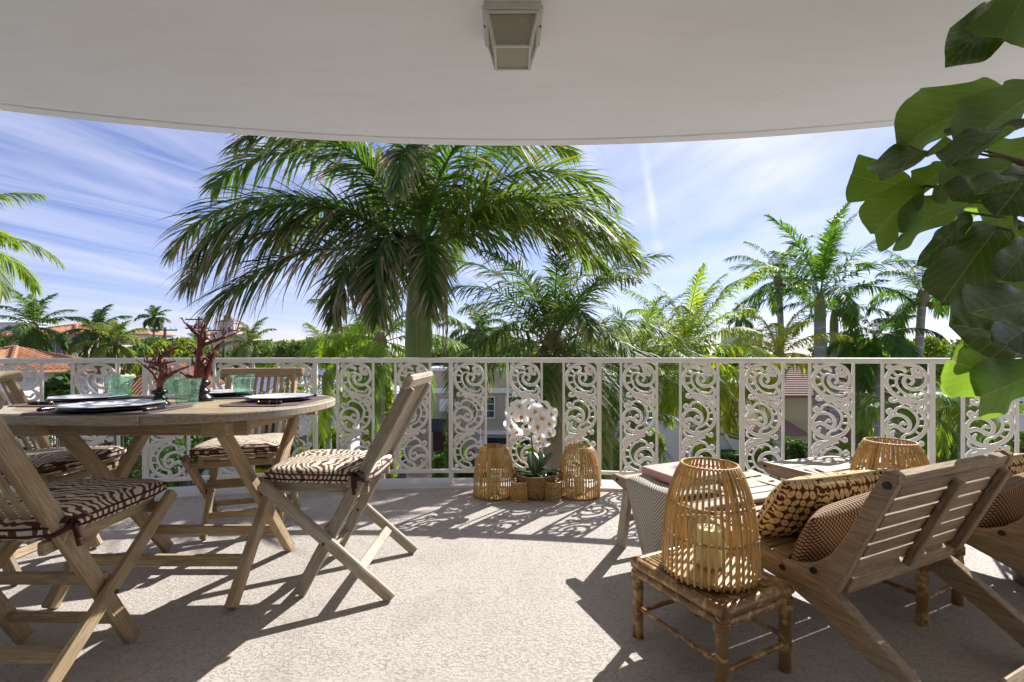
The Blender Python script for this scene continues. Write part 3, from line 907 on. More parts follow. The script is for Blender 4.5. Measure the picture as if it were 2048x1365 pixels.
# ---------------------------------------------------------------- ceiling lantern
lc = Vector(((1025 - CX) / FPX * 2.15, 2.15, CZ))
lamp = thing('ceiling_lantern', 'square chipped white metal lantern fixed to the balcony ceiling', 'light fixture', lc)
def frustum(mb, z0, h0, z1, h1):
    mb.add([(-h0,-h0,z0),(h0,-h0,z0),(h0,h0,z0),(-h0,h0,z0),(-h1,-h1,z1),(h1,-h1,z1),(h1,h1,z1),(-h1,h1,z1)],
           [(3,2,1,0),(4,5,6,7),(0,1,5,4),(1,2,6,5),(2,3,7,6),(3,0,4,7)])
mb = MB(); frustum(mb, -0.032, 0.128, 0.003, 0.130)
mb.build('ceiling_plate', M['lamp_metal'], lamp)
mb = MB(); frustum(mb, -0.165, 0.077, -0.033, 0.112)
mb.build('frosted_pane', M['lamp_glass'], lamp)
for sx in (-1, 1):
    for sy in (-1, 1):
        bar('corner_bar', (sx*0.1165, sy*0.1165, -0.030), (sx*0.080, sy*0.080, -0.172), 0.014, 0.014, M['lamp_metal'], lamp, up=(1, 1, 0), bev=0.002)
for z, h, w in ((-0.038, 0.1185, 0.013), (-0.168, 0.0815, 0.011)):
    for i in range(4):
        c, s_ = math.cos(i*math.pi/2), math.sin(i*math.pi/2)
        p0 = Vector((c*h - s_*h, s_*h + c*h, z)); p1 = Vector((c*h + s_*h, s_*h - c*h, z))
        bar('frame_bar', p0, p1, w, 0.010, M['lamp_metal'], lamp, bev=0.002)
for sx in (-1, 1):
    bar('side_clip', (sx*0.131, -0.125, -0.020), (sx*0.131, 0.125, -0.020), 0.014, 0.018, M['lamp_metal'], lamp, bev=0.002)
    mb = MB(); mb.tube([(sx*0.131, -0.02, -0.034), (sx*0.131, -0.02, -0.026)], 0.005, 8); mb.build('screw', M['bolt'], lamp)
# ---------------------------------------------------------------- soft shapes
def pillow(name, hx, hy, t, p=2.0, q=0.6, ear=0.0, n=22, mat=None, parent=None, matrix=None, wav=0.0, seed=1, box=0.0, taper=0.0):
    """two bulged sheets meeting in a seam; box gives straight sides like a seat pad"""
    rr = random.Random(seed); mb = MB(); idx = {}
    ph = [rr.uniform(0, 6.28) for _ in range(6)]
    def pos(i, j, side):
        u = -1 + 2 * i / n; v = -1 + 2 * j / n
        u = math.copysign(abs(u) ** 0.8, u); v = math.copysign(abs(v) ** 0.8, v)
        h = max(0.0, (1 - abs(u) ** p) * (1 - abs(v) ** p)) ** q * t
        x = hx * u * (1 - ear * (1 - v * v)); y = hy * v * (1 - ear * (1 - u * u))
        x *= 1 + taper * v
        if box:   # round the corners in plan
            r2 = max(0, abs(u) + abs(v) - 1.55); x *= 1 - 0.16 * r2; y *= 1 - 0.16 * r2
        w = wav * (math.sin(4*u + ph[0]) * math.sin(3*v + ph[1]) + 0.5 * math.sin(7*u + ph[2] + 2*v)) * (1 - u*u) * (1 - v*v)
        return (x, y, side * (h + box * (0.0 if abs(u) == 1 or abs(v) == 1 else 1)) + w)
    for side in (1, -1):
        for i in range(n + 1):
            for j in range(n + 1):
                edge = i in (0, n) or j in (0, n)
                if side == -1 and edge and not box: idx[(i, j, -1)] = idx[(i, j, 1)]; continue
                idx[(i, j, side)] = len(mb.v); 
                x, y, z = pos(i, j, side)
                if box and edge: z = side * box * 0.55
                mb.v.append((x, y, z))
    for side in (1, -1):
        for i in range(n):
            for j in range(n):
                q4 = (idx[(i, j, side)], idx[(i+1, j, side)], idx[(i+1, j+1, side)], idx[(i, j+1, side)])
                mb.f.append(q4 if side == 1 else q4[::-1])
    rim = [(i, 0) for i in range(n)] + [(n, j) for j in range(n)] + [(i, n) for i in range(n, 0, -1)] + [(0, j) for j in range(n, 0, -1)]
    if box:
        for k in range(len(rim)):
            a, b = rim[k], rim[(k+1) % len(rim)]
            mb.f.append((idx[(*a, -1)], idx[(*b, -1)], idx[(*b, 1)], idx[(*a, 1)]))
    seam = [Vector(mb.v[idx[(*a, 1)]]) for a in rim]
    if box: seam = [Vector((s.x, s.y, 0.55 * box)) for s in seam]
    o = mb.build(name, mat, parent, True, matrix)
    return o, seam

# ---------------------------------------------------------------- folding teak chairs
def make_chair(wood_m, label, seed=3):
    t = thing('folding_chair', label, 'chair', group='folding teak chairs round the dining table')
    uf, ut = Vector((0, 0.200, 0.0)), Vector((0, -0.262, 0.872))        # upright foot and top
    lf, lt = Vector((0, -0.208, 0.0)), Vector((0, 0.328, 0.472))        # crossing leg
    nu = Vector((1, 0, 0))
    ud = (ut - uf).normalized(); un = ud.cross(nu)                       # normal of the back plane
    ld = (lt - lf).normalized(); ln = ld.cross(nu)
    def ground_cut(o, d):      # shear the foot so that it stands flat
        me = o.data.copy(); o.data = me
        return o
    for sx in (-1, 1):
        X = Vector((sx * 0.188, 0, 0)); XL = Vector((sx * 0.222, 0, 0))
        bar('upright', X + uf + ud * 0.012, X + ut, 0.050, 0.027, wood_m, t, up=(1, 0, 0), bev=0.005)
        bar('leg', XL + lf + ld * 0.012, XL + lt + ld * 0.01, 0.046, 0.026, wood_m, t, up=(1, 0, 0), bev=0.005, round_end=False)
        bar('seat_rail', (sx*0.158, 0.318, 0.452), (sx*0.158, -0.085, 0.440), 0.022, 0.040, wood_m, t)
        # pivot bolt
        k = 0.235 / ud.z
        mb = MB(); c = uf + ud * k
        mb.tube([(sx*0.172, c.y, c.z), (sx*0.240, c.y, c.z)], 0.007, 8); mb.build('pivot_bolt', M['brass'], t)
    bar('top_rail', (-0.240, ut.y - 0.004, ut.z + 0.020), (0.240, ut.y - 0.004, ut.z + 0.020), 0.034, 0.062, wood_m, t, up=tuple(ud), bev=0.012)
    low = uf + ud * (0.465 / ud.z)
    bar('back_rail', Vector((-0.212, 0, 0)) + low - un * (-0.030), Vector((0.212, 0, 0)) + low - un * (-0.030), 0.022, 0.052, wood_m, t, up=tuple(ud), bev=0.010, round_end=False)
    ns = 9
    for i in range(ns):
        x = -0.150 + 0.300 * i / (ns - 1)
        a = uf + ud * (0.470 / ud.z); b = uf + ud * (0.868 / ud.z)
        bar('back_slat', Vector((x, 0, 0)) + a, Vector((x, 0, 0)) + b, 0.012, 0.018, wood_m, t, up=(1, 0, 0), bev=0.003)
    for i in range(6):
        y = 0.300 - i * 0.072
        bar('seat_slat', (-0.168, y, 0.473), (0.168, y, 0.473), 0.056, 0.016, wood_m, t, bev=0.004)
    def on_leg(z): return lf + ld * (z / ld.z)
    def on_up(z): return uf + ud * (z / ud.z)
    a = on_leg(0.125); bar('stretcher', (-0.210, a.y, a.z), (0.210, a.y, a.z), 0.020, 0.042, wood_m, t, up=tuple(ld))
    a = on_up(0.262) + un * 0.026; bar('stretcher', (-0.205, a.y, a.z), (0.205, a.y, a.z), 0.020, 0.048, wood_m, t, up=tuple(ud))
    a = on_up(0.115); bar('stretcher', (-0.176, a.y, a.z), (0.176, a.y, a.z), 0.020, 0.040, wood_m, t, up=tuple(ud))
    a = on_leg(0.455) ; bar('front_rail', (-0.210, a.y - 0.01, a.z - 0.020), (0.210, a.y - 0.01, a.z - 0.020), 0.022, 0.036, wood_m, t)
    m = Matrix.Translation((0, 0.118, 0.500)) @ Matrix.Rotation(R(1.5), 4, 'X')
    cu, seam = pillow('seat_cushion', 0.212, 0.228, 0.018, 4.0, 0.55, 0, 18, M['zebra'], t, m, 0.003, seed, 0.019, 0.03)
    for zz in (0.011, -0.011):
        mb = MB(); pts = [Vector((s.x, s.y, zz)) for s in seam]; mb.tube(pts + [pts[0], pts[1]], 0.0038, 6, False)
        mb.build('piping', M['tie'], cu, True)
    for sx in (-1, 1):
        # ribbon knotted round the upright
        b = on_up(0.495); c = Vector((sx * 0.188, b.y, b.z))
        mb = MB()
        ring = [c + nu * (0.026 * math.cos(q)) * 1.0 + un * (0.032 * math.sin(q)) for q in [i * math.pi / 6 for i in range(13)]]
        mb.tube(ring, 0.0075, 6, False, 1.0)
        k = c - un * (-0.030) + nu * (sx * 0.018)
        k = c + un * 0.034 + nu * (sx * 0.014)
        for (dx, dy, dz, L) in ((0.6, -0.3, -1.0, 0.075), (1.0, -0.6, -0.7, 0.065), (0.3, -1.0, 0.35, 0.055), (0.9, 0.2, 0.3, 0.05)):
            d = Vector((sx*dx, dy, dz)).normalized()
            p1 = k + d * L * 0.5 + Vector((0, 0, 0.006)); p2 = k + d * L + Vector((0, 0, -0.012))
            mb.tube([k, p1, p2], [0.006, 0.011, 0.008], 6, True, 0.3)
        mb.lathe([(0.0, -0.013), (0.011, -0.006), (0.012, 0.005), (0.0, 0.012)], 8, tuple(k))
        mb.build('tie', M['tie'], t, True)
    return t

chair_a = make_chair(M['teak_grey'], 'weathered grey teak folding chair in full view, its back towards the orchid', 3)
chair_a.location = (-0.690, 2.06, 0); chair_a.rotation_euler = (0, 0, R(90))
chair_b = make_chair(M['teak_gold'], 'golden teak folding chair nearest the camera, cut off by the left edge', 8)
chair_b.location = (-1.520, 1.385, 0)
dup(chair_b, (-1.540, 2.665, 0), math.atan2(-0.28, -0.96), 'folding teak chair facing the camera across the table, back to the railing')
dup(chair_b, (-2.345, 2.15, 0), R(-90), 'teak folding chair at the far left end of the dining table')

# ---------------------------------------------------------------- oval dining table
TCX, TCY, TZ = -1.50, 2.045, 0.790
TA, TB = 0.655, 0.485
tbl = thing('dining_table', 'oval teak dining table with crossed folding legs', 'table', (TCX, TCY, 0))
def ell(a, da=0.0, e=2.35):
    c, s = math.cos(a), math.sin(a)
    return ((TA + da) * math.copysign(abs(c) ** (2/e), c), (TB + da) * math.copysign(abs(s) ** (2/e), s))
TH = 0.034
def rim_piece(a0, a1, n=26, w=0.075):
    mb = MB(); vs_ = []
    for i in range(n + 1):
        a = a0 + (a1 - a0) * i / n
        xo, yo = ell(a); xi, yi = ell(a, -w); xb, yb = ell(a, -0.005)
        vs_ += [(xb, yb, TZ), (xo, yo, TZ - 0.005), (xo, yo, TZ - TH + 0.005), (xb, yb, TZ - TH), (xi, yi, TZ - TH), (xi, yi, TZ)]
    fs = []
    for i in range(n):
        for k in range(6):
            p = i*6+k; q = i*6+(k+1) % 6
            fs.append((p, q, q+6, p+6))
    fs.append(tuple(range(6))[::-1]); fs.append(tuple(range(n*6, n*6+6)))
    mb.add(vs_, fs)
    return mb.build('rim', M['teak_grey'], tbl)
for a0, a1 in ((-math.pi/2 + 0.25, 0.0), (0.004, math.pi/2 - 0.25), (math.pi/2 - 0.245, math.pi), (math.pi + 0.004, 1.5*math.pi + 0.245)):
    rim_piece(a0, a1)
nb = 9; inner_b = TB - 0.078
for i in range(nb):
    y0 = -inner_b + 2 * inner_b * i / nb + 0.002; y1 = -inner_b + 2 * inner_b * (i + 1) / nb - 0.002
    e = 2.35; ai, bi = TA - 0.078, inner_b
    def xm(y): return ai * max(0.0, 1 - (abs(y) / bi) ** e) ** (1 / e)
    ys = [y0 + (y1 - y0) * k / 4 for k in range(5)]
    poly = [(xm(y), y) for y in ys] + [(-xm(y), y) for y in reversed(ys)]
    mb = MB(); mb.prism(poly, TZ - TH + 0.004, TZ - 0.0015)
    mb.build('table_board', M['teak_gold'] if i % 3 else M['teak_grey'], tbl)
TG = M['teak_gold']
for lx in (0.400, -0.310):
    s = 1 if lx > 0 else -1
    # crossed leg pair, lying in a plane across the table
    bar('leg', (lx, -0.285, 0.012), (lx + 0.02, 0.200, TZ - TH - 0.055), 0.052, 0.036, TG, tbl, up=(1, 0, 0), bev=0.006)
    bar('leg', (lx - 0.042*s, 0.270, 0.012), (lx - 0.042*s, -0.270, TZ - TH - 0.055), 0.052, 0.036, TG, tbl, up=(1, 0, 0), bev=0.006)
    bar('cross_bearer', (lx - 0.02, -0.360, TZ - TH - 0.032), (lx - 0.02, 0.360, TZ - TH - 0.032), 0.095, 0.055, TG, tbl)
    mb = MB(); mb.tube([(lx - 0.08, -0.012, 0.382), (lx + 0.035, -0.012, 0.382)], 0.009, 8); mb.build('hinge_bolt', M['brass'], tbl)
    bar('hinge_plate', (lx + 0.022*s, -0.030, 0.40), (lx + 0.022*s, -0.055, 0.435), 0.020, 0.004, M['brass'], tbl, up=(1, 0, 0), bev=0.001)
bar('apron', (-0.48, -0.300, TZ - TH - 0.034), (0.48, -0.300, TZ - TH - 0.034), 0.024, 0.060, TG, tbl)
bar('apron', (-0.48, 0.300, TZ - TH - 0.034), (0.48, 0.300, TZ - TH - 0.034), 0.024, 0.060, TG, tbl)
bar('stretcher', (-0.310, -0.184, 0.155), (0.400, -0.184, 0.155), 0.024, 0.046, TG, tbl)
bar('stretcher', (-0.270, 0.175, 0.142), (0.360, 0.175, 0.142), 0.024, 0.046, TG, tbl)

# ---------------------------------------------------------------- tableware
def on_table(px, Y):           # X position on the table for a column of the photograph
    return Vector(((px - CX) / FPX * Y, Y, TZ))
def octagon(hx, hy, c):
    return [(hx, -hy+c), (hx, hy-c), (hx-c, hy), (-hx+c, hy), (-hx, hy-c), (-hx, -hy+c), (-hx+c, -hy), (hx-c, -hy)]
def setting(p, rz, plate, word):
    pm = MB(); o8 = octagon(0.225, 0.165, 0.045); pm.prism(o8, 0.0008, 0.0035)
    o = pm.build('placemat', M['placemat']); o.location = p; o.rotation_euler = (0, 0, rz)
    tag(o, 'mauve placemat with cut corners ' + word, 'placemat', 'placemats on the dining table')
    pl = thing('dinner_plate', 'white octagonal plate on a dark charger ' + word, 'plate', p + Vector((0, 0, 0.0035)), rz, 'plates on the dining table')
    def oct_lathe(mb, prof):
        vs_ = []; fs = []; n = 8
        for (r, z) in prof:
            for k in range(n):
                a = math.pi / 8 + k * math.pi / 4
                vs_.append((r * math.cos(a), r * math.sin(a) , z))
        for i in range(len(prof) - 1):
            for k in range(n): fs.append((i*n+k, i*n+(k+1) % n, (i+1)*n+(k+1) % n, (i+1)*n+k))
        fs.append(tuple(range(n))[::-1]); fs.append(tuple(range((len(prof)-1)*n, len(prof)*n)))
        mb.add(vs_, fs)
    mb = MB(); oct_lathe(mb, [(plate*0.62, 0.0), (plate*0.70, 0.003), (plate*1.0, 0.011), (plate*1.0, 0.0135), (plate*0.72, 0.0075)]); mb.build('charger', M['charger'], pl)
    mb = MB(); q = plate * 0.97; oct_lathe(mb, [(q*0.55, 0.0080), (q*0.62, 0.0105), (q*0.99, 0.0200), (q*1.0, 0.0225), (q*0.98, 0.0230), (q*0.64, 0.0145), (q*0.6, 0.0125)]); mb.build('plate', M['china'], pl)
    def utensil(kind, x, y, lab):
        u = thing(kind, lab + ' ' + word, kind, p + Matrix.Rotation(rz, 3, 'Z') @ Vector((x, y, 0.0035)), rz, 'cutlery on the dining table')
        mb = MB(); mb.tube([(0, -0.105, 0.008), (0, -0.095, 0.008), (0, -0.04, 0.007), (0, -0.005, 0.006), (0, 0.0, 0.006)], [0.006, 0.0078, 0.0075, 0.006, 0.005], 8); mb.build('handle', M['ebony'], u, True)
        for yy in (-0.088, -0.055, -0.008):
            mb = MB(); mb.tube([(0, yy - 0.0015, 0.0077), (0, yy + 0.0015, 0.0077)], 0.0079, 8); mb.build('gold_band', M['gold'], u, True)
        mb = MB()
        if kind == 'fork':
            mb.tube([(0, 0, 0.006), (0, 0.035, 0.005), (0, 0.055, 0.004)], [0.003, 0.003, 0.009], 6, True, 0.3)
            for dx in (-0.009, -0.003, 0.003, 0.009): mb.tube([(dx*0.8, 0.052, 0.004), (dx, 0.075, 0.004), (dx, 0.105, 0.008)], 0.0014, 5)
            nm = 'tines'
        else:
            mb.tube([(0, 0, 0.006), (0, 0.03, 0.006), (0.002, 0.09, 0.006), (0.005, 0.125, 0.006)], [0.004, 0.009, 0.009, 0.002], 6, True, 0.2); nm = 'blade'
        mb.build(nm, M['steel'], u)
    utensil('fork', -(plate + 0.022), 0.01, 'black handled fork left of the plate')
    utensil('knife', plate + 0.022, 0.01, 'black handled knife right of the plate')
setting(Vector((-1.545, 1.745, TZ)), 0.0, 0.172, 'in front of the nearest chair')
setting(Vector((-1.945, 2.07, TZ)), R(-90), 0.150, 'at the left end of the table')
setting(Vector((-1.075, 2.085, TZ)), R(90), 0.150, 'at the right end of the table')
setting(Vector((-1.50, 2.350, TZ)), R(180), 0.140, 'on the railing side of the table')

def tumbler(p, label):
    t = thing('drinking_glass', label, 'glass', p, rnd.uniform(0, 1), 'green glasses on the dining table')
    mb = MB(); H = 0.112
    out = [(0.0, 0.001), (0.036, 0.001), (0.040, 0.006), (0.0415, 0.03), (0.045, 0.07), (0.051, 0.098), (0.057, H)]
    inn = [(0.0545, H), (0.0485, 0.097), (0.042, 0.07), (0.0385, 0.032), (0.035, 0.020), (0.0, 0.017)]
    def mod(a, i, z): return 1 + 0.022 * abs(math.sin(4 * a)) * (1 if i < 7 else 0.4)
    mb.lathe(out + inn, 48, mod=mod)
    mb.build('tumbler', M['green_glass'], t, True)
tumbler(on_table(238, 2.12), 'green seeded glass tumbler nearest the left end of the table')
tumbler(on_table(374, 1.955), 'green seeded glass tumbler between the small coral and the front')
tumbler(on_table(486, 2.28), 'green seeded glass tumbler right of the large coral')
tumbler(on_table(337, 2.30), 'green seeded glass tumbler hidden behind the small coral')

def coral(p, label, H, base_h, base_r, seed, trunk_r, bushy):
    t = thing('coral_branch', label, 'coral', p, 0, 'coral branches on the dining table')
    k = base_h; mb = MB()
    mb.lathe([(0, 0), (base_r, 0), (base_r*1.02, 0.06*k), (base_r*0.95, 0.16*k), (base_r*0.72, 0.26*k), (base_r*0.62, 0.34*k), (base_r*0.78, 0.42*k), (base_r*0.60, 0.50*k), (base_r*0.46, 0.58*k), (base_r*0.50, 0.64*k), (base_r*0.74, 0.72*k), (base_r*0.80, 0.80*k), (base_r*0.66, 0.92*k), (base_r*0.45, 0.97*k), (0, 1.0*k)], 28)
    mb.build('turned_base', M['ebony'], t, True)
    rr = random.Random(seed); mb = MB()
    def grow(p0, d, L, r, lvl):
        pts = [p0]; rad = [r]; n = 5; q = p0.copy(); dd = d.copy()
        for i in range(n):
            dd = (dd + Vector((rr.uniform(-1, 1), rr.uniform(-1, 1) * 0.8, rr.uniform(-0.6, 0.9))) * 0.24).normalized()
            q = q + dd * (L / n); pts.append(q.copy()); rad.append(r * (1 - 0.30 * (i + 1) / n) * rr.uniform(0.86, 1.16))
            if lvl < bushy and i >= 1:
                for _ in range(1 if lvl else 2):
                    if rr.random() < (0.9 if lvl == 0 else 0.62):
                        sd = Vector((rr.uniform(-1, 1), rr.uniform(-0.7, 0.7), rr.uniform(-0.1, 0.9))).normalized()
                        grow(q.copy(), (dd * 0.35 + sd).normalized(), L * rr.uniform(0.32, 0.62), rad[-1] * rr.uniform(0.5, 0.72), lvl + 1)
            elif rr.random() < 0.5:
                sd = Vector((rr.uniform(-1, 1), rr.uniform(-1, 1), rr.uniform(-0.3, 0.8))).normalized()
                mb.tube([q, q + sd * r * 2.2], [r * 0.55, r * 0.4], 5)
        mb.tube(pts, rad, 7)
        mb.lathe([(0, -rad[-1]*0.2), (rad[-1]*0.9, 0), (rad[-1]*0.6, rad[-1]*0.6), (0, rad[-1]*0.8)], 6, tuple(pts[-1]))
    top = Vector((0, 0, base_h - 0.008))
    if bushy == 3:
        grow(top, Vector((0.10, 0, 1)), H*0.95, trunk_r, 0)
        grow(top, Vector((-0.50, 0.1, 1)), H*0.66, trunk_r*0.8, 1)
        grow(top + Vector((0.012, 0, 0)), Vector((0.75, -0.1, 0.75)), H*0.50, trunk_r*0.66, 1)
        grow(top + Vector((0.03, 0, H*0.22)), Vector((0.45, -0.1, 1)), H*0.62, trunk_r*0.55, 2)
        grow(top, Vector((-1.2, 0.0, 0.12)), H*0.36, trunk_r*0.6, 2)
        mb.lathe([(trunk_r*0.4, 0), (trunk_r*1.5, 0.01), (trunk_r*1.35, 0.05), (trunk_r*0.9, 0.11)], 10, tuple(top))
    else:
        grow(top, Vector((0.02, 0, 1)), H*0.95, trunk_r, 0)
        grow(top + Vector((0, 0, 0.03)), Vector((0.95, 0, 0.75)), H*0.62, trunk_r*0.8, 1)
        grow(top + Vector((0, 0, 0.03)), Vector((-0.7, 0, 1)), H*0.62, trunk_r*0.65, 1)
        for i in range(7):
            grow(top + Vector((rr.uniform(-.01,.01), 0, H*0.7)), Vector((rr.uniform(-1, 1), rr.uniform(-.6,.6), rr.uniform(0.1, 0.8))).normalized(), H*0.24, trunk_r*0.5, 2)
    mb.build('coral', M['coral'], t, True)
coral(on_table(402, 2.10), 'large red brown coral branch on a black turned base', 0.205, 0.105, 0.050, 21, 0.0200, 3)
coral(on_table(319, 1.905), 'small red brown coral branch on a low black base', 0.150, 0.072, 0.038, 5, 0.0120, 2)
# ---------------------------------------------------------------- loungers
LTH = math.atan2(0.41, 0.912)
L2OFF = Vector((0.925, 0.300, 0))
TL = M['teak_lounge']
def make_lounger(label):
    t = thing('teak_lounger', label, 'lounge chair', (1.042, 1.244, 0), LTH, 'low teak lounge chairs')
    Wd, th = 0.70, 0.042
    top = [(-0.245, 0.0), (-0.12, 0.086), (0.03, 0.190), (0.12, 0.255), (0.19, 0.285), (0.30, 0.302), (0.45, 0.325), (0.70, 0.358), (0.965, 0.392)]
    bot = [(0.965, 0.332), (0.70, 0.297), (0.45, 0.262), (0.30, 0.234), (0.18, 0.192), (0.04, 0.112), (-0.122, 0.0)]
    plank = [(-0.022, 0.655), (-0.020, 0.672), (-0.004, 0.684), (0.014, 0.678), (0.022, 0.662), (0.061, 0.583), (0.095, 0.500), (0.127, 0.432), (0.160, 0.382), (0.205, 0.340), (0.260, 0.312), (0.325, 0.303),
             (0.325, 0.292), (0.20, 0.272), (0.152, 0.250), (0.140, 0.272), (0.117, 0.327), (0.069, 0.447), (0.02, 0.56)]
    for x in (0.0, Wd - th):
        b = 0.004
        def eased(poly, x0, x1, nm):
            mb = MB(); n = len(poly); vs_ = []
            cu = sum(p[0] for p in poly) / n; cz = sum(p[1] for p in poly) / n
            for (xx, ins) in ((x0, 1), (x0 + b, 0), (x1 - b, 0), (x1, 1)):
                for i, (u, z) in enumerate(poly):
                    if ins:
                        p0 = Vector(poly[i-1]); p1 = Vector(poly[i]); p2 = Vector(poly[(i+1) % n])
                        d = ((p2 - p1).normalized() + (p1 - p0).normalized()); nv = Vector((-d.y, d.x)).normalized() * b
                        area = sum(poly[k-1][0]*poly[k][1] - poly[k][0]*poly[k-1][1] for k in range(n))
                        if area < 0: nv = -nv
                        vs_.append((xx, u + nv.x, max(z + nv.y, 0.0)))
                    else: vs_.append((xx, u, z))
            fs = [tuple(range(n)), tuple(range(3*n, 4*n))[::-1]]
            for r_ in range(3):
                for i in range(n): fs.append((r_*n+i, (r_+1)*n+i, (r_+1)*n+(i+1) % n, r_*n+(i+1) % n))
            mb.add(vs_, fs); return mb.build(nm, M['teak_plank'], t)
        eased(top + bot, x, x + th, 'side_beam')
        eased(plank, x + 0.003, x + th - 0.003, 'back_post')
        sx = x - 0.004 if x == 0 else x + th - 0.004
        for (u, z) in ((0.005, 0.640), (0.205, 0.318), (0.307, 0.285)):
            mb = MB(); mb.tube([(sx, u, z), (sx + 0.008, u, z)], 0.0105, 10); mb.build('bolt', M['bolt'], t)
        # front leg
        lo = (0.90, 0.0); hi = (0.80, 0.335)
        bar('front_leg', (x + th/2 + (0.043 if x == 0 else -0.043), lo[0], 0.004), (x + th/2 + (0.043 if x == 0 else -0.043), hi[0], hi[1]), 0.065, 0.034, TL, t, up=(1, 0, 0))
    # backrest boards
    a = Vector((0, 0.118, 0.345)); bq = Vector((0, -0.010, 0.648)); d = (bq - a).normalized(); nrm_ = d.cross(Vector((1, 0, 0)))
    L = (bq - a).length; nbd = 6
    for i in range(nbd):
        c = a + d * (L * (i + 0.5) / nbd)
        wd = L / nbd - 0.009
        bar('back_board', Vector((th - 0.002, 0, 0)) + c - nrm_ * 0.0, Vector((Wd - th + 0.002, 0, 0)) + c, 0.016, wd, TL, t, up=tuple(d), bev=0.003)
    bar('top_rail', Vector((th - 0.002, 0, 0)) + bq + d*0.003 + nrm_*0.012, Vector((Wd - th + 0.002, 0, 0)) + bq + d*0.003 + nrm_*0.012, 0.030, 0.036, TL, t, up=tuple(d))
    for x in (0.330, Wd - th - 0.022):
        s_ = 1 if nrm_.y < 0 else -1
        bar('batten', Vector((x, 0, 0)) + a - d*0.02 + nrm_ * s_ * 0.021, Vector((x, 0, 0)) + bq - d*0.02 + nrm_ * s_ * 0.021, 0.024, 0.036, TL, t, up=(1, 0, 0), bev=0.003)
    bar('lower_rail', (th, 0.135, 0.300), (Wd - th, 0.135, 0.300), 0.030, 0.060, TL, t, up=(0, -0.35, 0.94))
    # seat boards
    nseat = 11
    for i in range(nseat):
        u = 0.205 + i * 0.070
        z = 0.286 + (u - 0.19) * 0.137 
        bar('seat_board', (th + 0.001, u, z), (Wd - th - 0.001, u, z), 0.060, 0.018, TL, t, up=(0, -0.135, 1), bev=0.003)
    bar('foot_bar', (-0.012, -0.150, 0.062), (Wd + 0.012, -0.150, 0.062), 0.085, 0.030, TL, t, up=(0, -0.56, 0.83), bev=0.005)
    return t
lg = make_lounger('weathered teak lounge chair nearest the camera, seen from behind')
dup(lg, Vector((1.042, 1.244, 0)) + L2OFF, LTH, 'second teak lounge chair, mostly cut off by the right edge')

def make_stool(label):
    t = thing('footstool', label, 'footstool', (0.537, 2.335, 0), math.atan2(0.37, 0.93), 'slatted teak footstools')
    Wd, Ln, z = 0.62, 0.56, 0.380
    TGy = M['teak_grey']
    n = 8; pitch = (Ln - 0.01) / n
    for i in range(n):
        y = -0.005 - pitch * (i + 0.5)
        bar('slat', (0.030, y, z - 0.010), (Wd - 0.030, y, z - 0.010), pitch - 0.007, 0.018, TGy, t, bev=0.003)
    for x in (0.015, Wd - 0.015):
        poly = [(0.02, z + 0.004), (0.04, z - 0.012), (0.03, z - 0.030), (-0.10, z - 0.062), (-Ln + 0.06, z - 0.062), (-Ln - 0.02, z - 0.03), (-Ln - 0.02, z + 0.004)]
        mb = MB(); mb.prism(poly, x - 0.014, x + 0.014, 'x'); mb.build('side_rail', M['teak_plank'], t)
        sx = x - 0.018 if x < 0.3 else x + 0.012
        mb = MB(); mb.tube([(sx, -0.015, z - 0.018), (sx + 0.007, -0.015, z - 0.018)], 0.009, 10); mb.build('bolt', M['bolt'], t)
        xi = x + (0.031 if x < 0.3 else -0.031)
        for y0, y1 in ((0.015, -0.055), (-Ln + 0.02, -Ln + 0.085)):
            bar('leg', (xi, y0, 0.004), (xi, y1, z - 0.022), 0.058, 0.030, TGy, t, up=(1, 0, 0), bev=0.004)
    bar('stretcher', (0.045, -0.030, 0.165), (Wd - 0.045, -0.030, 0.165), 0.022, 0.040, TGy, t)
    return t
st = make_stool('teak footstool with a draped grey throw and a red book on top')
dup(st, Vector((0.537, 2.335, 0)) + Vector((0.922, 0.285, 0)), math.atan2(0.37, 0.93), 'bare teak footstool behind the tall lantern of the second lounge chair')

# cushions lean on the backrests
def cushion(name, label, cat, base, x, u, z, hx, hy, t, mat, pip, tilt, roll, seed, group):
    root = thing(name, label, cat, base, LTH, group)
    m = Matrix.Translation((x, u, z)) @ Matrix.Rotation(R(roll), 4, 'Y') @ Matrix.Rotation(R(tilt), 4, 'X')
    c, seam_ = pillow('cover', hx, hy, t, 2.0, 0.55, 0.06, 26, mat, root, m, 0.010, seed)
    if pip:
        mb = MB(); mb.tube(seam_ + [seam_[0], seam_[1]], 0.0042, 6, False); mb.build('piping', M['piping'], c, True)
O1 = Vector((1.042, 1.244, 0)); O2 = O1 + L2OFF
for O_, which in ((O1, 'on the nearest lounge chair'), (O2, 'on the lounge chair at the right edge')):
    cushion('batik_cushion', 'brown and cream batik flower cushion with piping ' + which, 'cushion', O_, 0.335, 0.395, 0.432, 0.315, 0.145, 0.085, M['batik'], True, 120, 2, 4, 'batik cushions')
    cushion('dotted_cushion', 'dark brown cushion with small star dots ' + which, 'cushion', O_, 0.275, 0.265, 0.396, 0.255, 0.118, 0.066, M['dot'], False, 114, -6, 9, 'dotted cushions')

